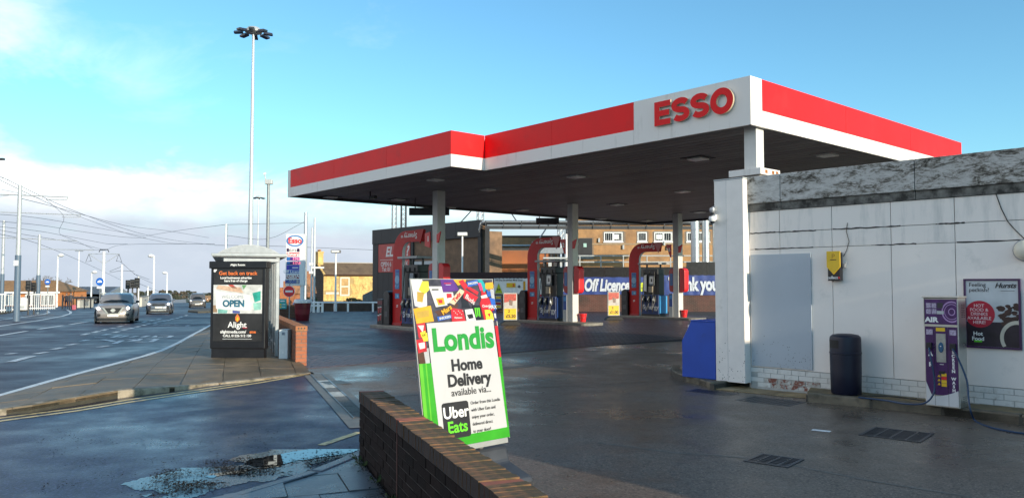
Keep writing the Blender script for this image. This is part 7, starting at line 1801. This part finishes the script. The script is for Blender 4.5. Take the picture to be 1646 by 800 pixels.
# ================================================================ CARS
def lerp(a, b, t): return a + (b - a) * t
def car(name, lab, px, py, d, paint, h=1.6, w=1.83, L=4.4, style=0, head=True, rz=None):
    p = D(px, py, d); hd = Vector((.36, -.933)); rz = math.atan2(hd.y, hd.x) + R(90) if rz is None else rz   # local -y = nose
    c = thing(name, lab, 'car', (p.x, p.y, H(p.x, p.y)), rz, 'cars coming up the road')
    c.rotation_euler.x = 0
    W2 = w / 2; f = -L / 2; b = L / 2
    # stations along the length: y, half width, sill z, belt z (top of the body side), waist width factor
    st_ = [(f, .62, .34, .62), (f + .08, .74, .24, .80), (f + .25, .86, .2, .93), (f + .6, .95, .2, 1.0), (f + 1.05, .985, .2, 1.05), (f + 1.4, 1., .2, 1.07), (0, 1., .2, 1.06), (b - 1.1, 1., .2, 1.08), (b - .4, .97, .22, 1.09), (b - .1, .9, .26, 1.05), (b, .78, .34, .9)]
    body = MB(); ring = []
    for y, fw_, z0, z1 in st_:
        wv = W2 * fw_
        pr_ = [(wv * .82, z0), (wv * .97, z0 + .1), (wv, lerp(z0, z1, .4)), (wv * .985, lerp(z0, z1, .72)), (wv * .93, z1 - .05), (wv * .8, z1), (wv * .4, z1 + .035), (0, z1 + .045)]
        ring.append([(x, y, z) for x, z in pr_] + [(-x, y, z) for x, z in pr_[-2::-1]])
    n = len(ring[0])
    for r_ in ring: body.v += r_
    for i in range(len(ring) - 1):
        for k in range(n - 1): body.f.append([i * n + k, i * n + k + 1, (i + 1) * n + k + 1, (i + 1) * n + k]); body.m.append(0)
        body.f.append([i * n + n - 1, i * n, (i + 1) * n, (i + 1) * n + n - 1]); body.m.append(0)
    body.f.append(list(range(n))[::-1]); body.m.append(0); body.f.append([(len(ring) - 1) * n + k for k in range(n)]); body.m.append(0)
    bo = body.build('body', paint, c, smooth=True)
    # greenhouse: pillars and roof of paint, windows of dark glass set into it
    zt = h - .02; zb = 1.07
    cab = [(f + 1.2, .84, zb - .02, zb), (f + 1.75, .8, zb, lerp(zb, zt, .78)), (f + 2.05, .74, zb, zt - .03), (f + 2.6, .73, zb, zt), (b - 1.2, .72, zb, zt - .01), (b - .5, .7, zb, zt - .07), (b - .12, .72, zb, zb + .05)]
    g = MB(); rg = []
    for y, fw_, z0, z1 in cab:
        a = W2 * .93; t_ = W2 * fw_
        rg.append([(a, y, z0), (t_ + (a - t_) * .25, y, lerp(z0, z1, .8)), (t_ * .93, y, z1), (0, y, z1 + .02), (-t_ * .93, y, z1), (-(t_ + (a - t_) * .25), y, lerp(z0, z1, .8)), (-a, y, z0)])
    for r_ in rg: g.v += r_
    for i in range(len(rg) - 1):
        for k in range(6):
            g.mi = 0; g.f.append([i * 7 + k, i * 7 + k + 1, (i + 1) * 7 + k + 1, (i + 1) * 7 + k]); g.m.append(0)
    g.build('cabin', paint, c, smooth=True)
    GL_ = MATS.setdefault('car_glass', glass('car_glass', (.012, .018, .022), .03, 1., spec=.3))
    # windscreen, sloped, slightly proud
    y0, z0, y1, z1 = f + 1.22, zb + .03, f + 2.0, zt - .07
    ws = MB(); 
    for s in range(7):
        u = -1 + 2 * s / 6; bow = .1 * u * u
        ws.v += [(u * W2 * .83, y0 + bow * .8 - .03, z0 + .01), (u * W2 * .78, lerp(y0, y1, .5) + bow * .6 - .05, lerp(z0, z1, .56)), (u * W2 * .7, y1 + bow * .4 - .05, z1 + .015)]
    for s in range(6):
        for q in (0, 1): ws.f.append([s * 3 + q, (s + 1) * 3 + q, (s + 1) * 3 + q + 1, s * 3 + q + 1]); ws.m.append(0)
    w_ = ws.build('windscreen', GL_, c, smooth=True)
    MB().tube([(-W2 * .6, y0 - .05, z0 + .03), (W2 * .1, y0 - .03, z0 + .08)], .012, 4).build('wiper', BLACK, w_)
    for sd in (-1, 1):
        sw = MB()
        a = W2 * .93; 
        def sp_(y, t): 
            tw = W2 * .75; return (sd * (lerp(a, tw, t * .85) + .012), y, lerp(zb, zt, t))
        pl1 = [sp_(f + 1.62, .06), sp_(f + 2.72, .06), sp_(f + 2.72, .8), sp_(f + 2.12, .78)]; pl2 = [sp_(f + 2.8, .06), sp_(b - .75, .08), sp_(b - .95, .76), sp_(f + 2.8, .8)]
        sw.add(pl1, [(0, 1, 2, 3)]); sw.add(pl2, [(0, 1, 2, 3)]); sw.build('side_window', GL_, c)
        MB().lathe([(.02, -.06), (.09, -.05), (.1, 0), (.08, .06), (.02, .07)], n=10).build('door_mirror', paint if style else BLACK, c, loc=(sd * (W2 + .1), f + 1.62, zb + .06), smooth=True)
        MB().box(sd * (W2 * .995) - .012, sd * (W2 * .995) + .012, f + 1.25, b - 1.0, .2, .34).build('sill_trim', BLACK, c)
        for y, k_ in ((f + .88, 1), (b - .85, 1)):
            wr_ = .345 if style < 2 else .38
            wh = MB().lathe([(wr_ * .62, -.1), (wr_ * .98, -.1), (wr_, -.06), (wr_, .06), (wr_ * .98, .1), (wr_ * .62, .1)], n=22).build('wheel', RUBBER, c, loc=(sd * (W2 - .1), y, wr_), smooth=True); wh.rotation_euler = (0, R(90), 0)
            sp5 = MB(); sp5.lathe([(wr_ * .6, .07), (wr_ * .64, .105), (wr_ * .6, .1)], n=20)
            for q in range(5): a_ = q * 2 * math.pi / 5; sp5.bar((.03 * math.cos(a_), .03 * math.sin(a_), .09 * sd), (wr_ * .6 * math.cos(a_), wr_ * .6 * math.sin(a_), .09 * sd), .07, .03)
            rim = sp5.build('rim', SILV, wh)
            ar = MB(); o_ = []
            for q in range(13): t_ = R(q * 15); o_.append((math.cos(t_), math.sin(t_)))
            R0, R1 = wr_ + .03, wr_ + .1
            for q in range(12):
                ar.add([(sd * (W2 + .006), y + o_[q][0] * R0, wr_ + o_[q][1] * R0), (sd * (W2 + .006), y + o_[q + 1][0] * R0, wr_ + o_[q + 1][1] * R0), (sd * (W2 + .004), y + o_[q + 1][0] * R1, wr_ + o_[q + 1][1] * R1), (sd * (W2 + .004), y + o_[q][0] * R1, wr_ + o_[q][1] * R1)], [(0, 1, 2, 3)])
            ar.build('arch_trim', BLACK, c)
            MB().face_yz([(y + R0 * math.cos(R(q * 18)), wr_ + R0 * math.sin(R(q * 18))) for q in range(0, 11)] + [(y - R0, .15), (y + R0, .15)], sd * (W2 - .28), sd * (W2 + .003)).build('wheel_well', BLACK, c)
        # headlamp: dark housing, lens, and the lit part
        lz = .8 if style < 2 else .86; hx = W2 * .72
        hl_ = MB().face_xz([(sd * hx - .2, lz - .05), (sd * hx + .2, lz - .0), (sd * hx + .19, lz + .12), (sd * hx - .17, lz + .06)] if sd > 0 else [(sd * hx - .2, lz), (sd * hx + .2, lz - .05), (sd * hx + .17, lz + .06), (sd * hx - .19, lz + .12)], f - .012 + .09, f + .3).build('headlight', M('lamp_silver', (.5, .52, .55), .12, .6), c, bevel=.02)
        if head: MB().lathe([(.02, -.02), (.07, 0), (.02, .012)], n=12).build('lit_lamp', HLIT if style != 2 else HDIM, hl_, loc=(sd * (hx + .03), f + .07, lz + .03)).rotation_euler = (R(90), 0, 0)
        MB().face_xz([(sd * W2 * .62 - .17, .42), (sd * W2 * .62 + .17, .42), (sd * W2 * .62 + .17, .54), (sd * W2 * .62 - .17, .54)], f + .01, f + .2).build('fog_recess', BLACK, c, bevel=.02)
    MB().box(-W2 * .72, W2 * .72, f - .03, f + .2, .2, .33).build('lower_grille', BLACK, c, bevel=.02)
    MB().box(-W2 * .8, W2 * .8, f + .0, f + .3, .14, .2).build('skid_plate', DARK, c)
    if style == 0:   # V shaped chrome around a dark grille
        MB().face_xz([(-.46, .84), (.46, .84), (.26, .56), (-.26, .56)], f - .02, f + .1).build('grille', BLACK, c, bevel=.01)
        for s in (-1, 1): MB().face_xz([(s * .52, .87), (s * .43, .87), (s * .2, .54), (s * .29, .54)][::s], f - .04, f - .019).build('chrome_blade', SILV, c)
        MB().box(-.2, .2, f - .04, f - .019, .535, .565).build('chrome_blade', SILV, c)
        disc_ = MB().face_xz([(.1 * math.cos(t * .3927), .72 + .1 * math.sin(t * .3927)) for t in range(16)], f - .045, f - .021).build('badge', SILV, c); MB().box(-.12, .12, f - .05, f - .046, .7, .74).build('badge_bar', LGREY, disc_)
        MB().box(-.26, .26, f - .06, f - .035, .4, .52).build('number_plate', M('plate_white', (.75, .74, .68), .4), c)
    elif style == 1:
        MB().face_xz([(-.5, .74), (-.42, .84), (-.1, .82), (0, .8), (.1, .82), (.42, .84), (.5, .74), (.4, .68), (-.4, .68)], f - .02, f + .1).build('grille', BLACK, c, bevel=.01)
        MB().box(-.26, .26, f - .05, f - .02, .5, .61).build('number_plate', M('plate_white', (.75, .74, .68), .4), c); MB().face_xz([(-.6, .3), (.6, .3), (.5, .38), (-.5, .38)], f - .05, f - .031).build('skid_trim', SILV, c)
        for s in (-1, 1): MB().face_xz([(s * .66 + .1 * math.cos(t * .52), .56 + .13 * math.sin(t * .52)) for t in range(12)], f - .005, f + .15).build('fog_pod', BLACK, c)
    else:
        MB().box(-.5, .5, f - .02, f + .1, .72, .88).build('grille', DARK, c, bevel=.02); MB().box(-.52, .52, f - .04, f - .019, .79, .82).build('chrome_bar', SILV, c); MB().box(-.26, .26, f - .05, f - .02, .42, .53).build('number_plate', M('plate_white', (.75, .74, .68), .4), c)
        for s in (-1, 1): MB().tube([(s * W2 * .66, f + 2.1, h + .02), (s * W2 * .62, b - .7, h + .02)], .03, 6).build('roof_rail', BLACK, c)
    ds_ = MB().face_xz([(-.2, 1.0), (.0, 1.0), (.1, 1.2), (0, 1.36), (-.1, 1.36)], f + 2.2, f + 2.3)
    return c
HLIT = emis('headlamp_lit', (1., .86, .8), 9.); HDIM = emis('headlamp_dim', (.9, .9, .85), 1.2)
CP1 = M('silver_car_paint', (.32, .29, .27), .32, .3, var=.03, coat=.4, rvar=.02); CP2 = M('grey_car_paint', (.13, .145, .175), .32, .3, var=.03, coat=.8, rvar=.02); CP3 = M('dark_car_paint', (.17, .155, .145), .3, .3, var=.03, coat=.8, rvar=.02)
car('crossover_car', 'silver crossover car with lit headlights leading the traffic', 189, 516, 42.5, CP1, 1.6, 1.84, 4.4, 0)
car('crossover_car', 'grey crossover car following second in line', 257.5, 503.5, 64, CP2, 1.66, 1.86, 4.5, 1)
car('pickup_car', 'dark grey high sided car, third and farthest on the road', 317.5, 495.5, 97, CP3, 1.8, 1.92, 5., 2)
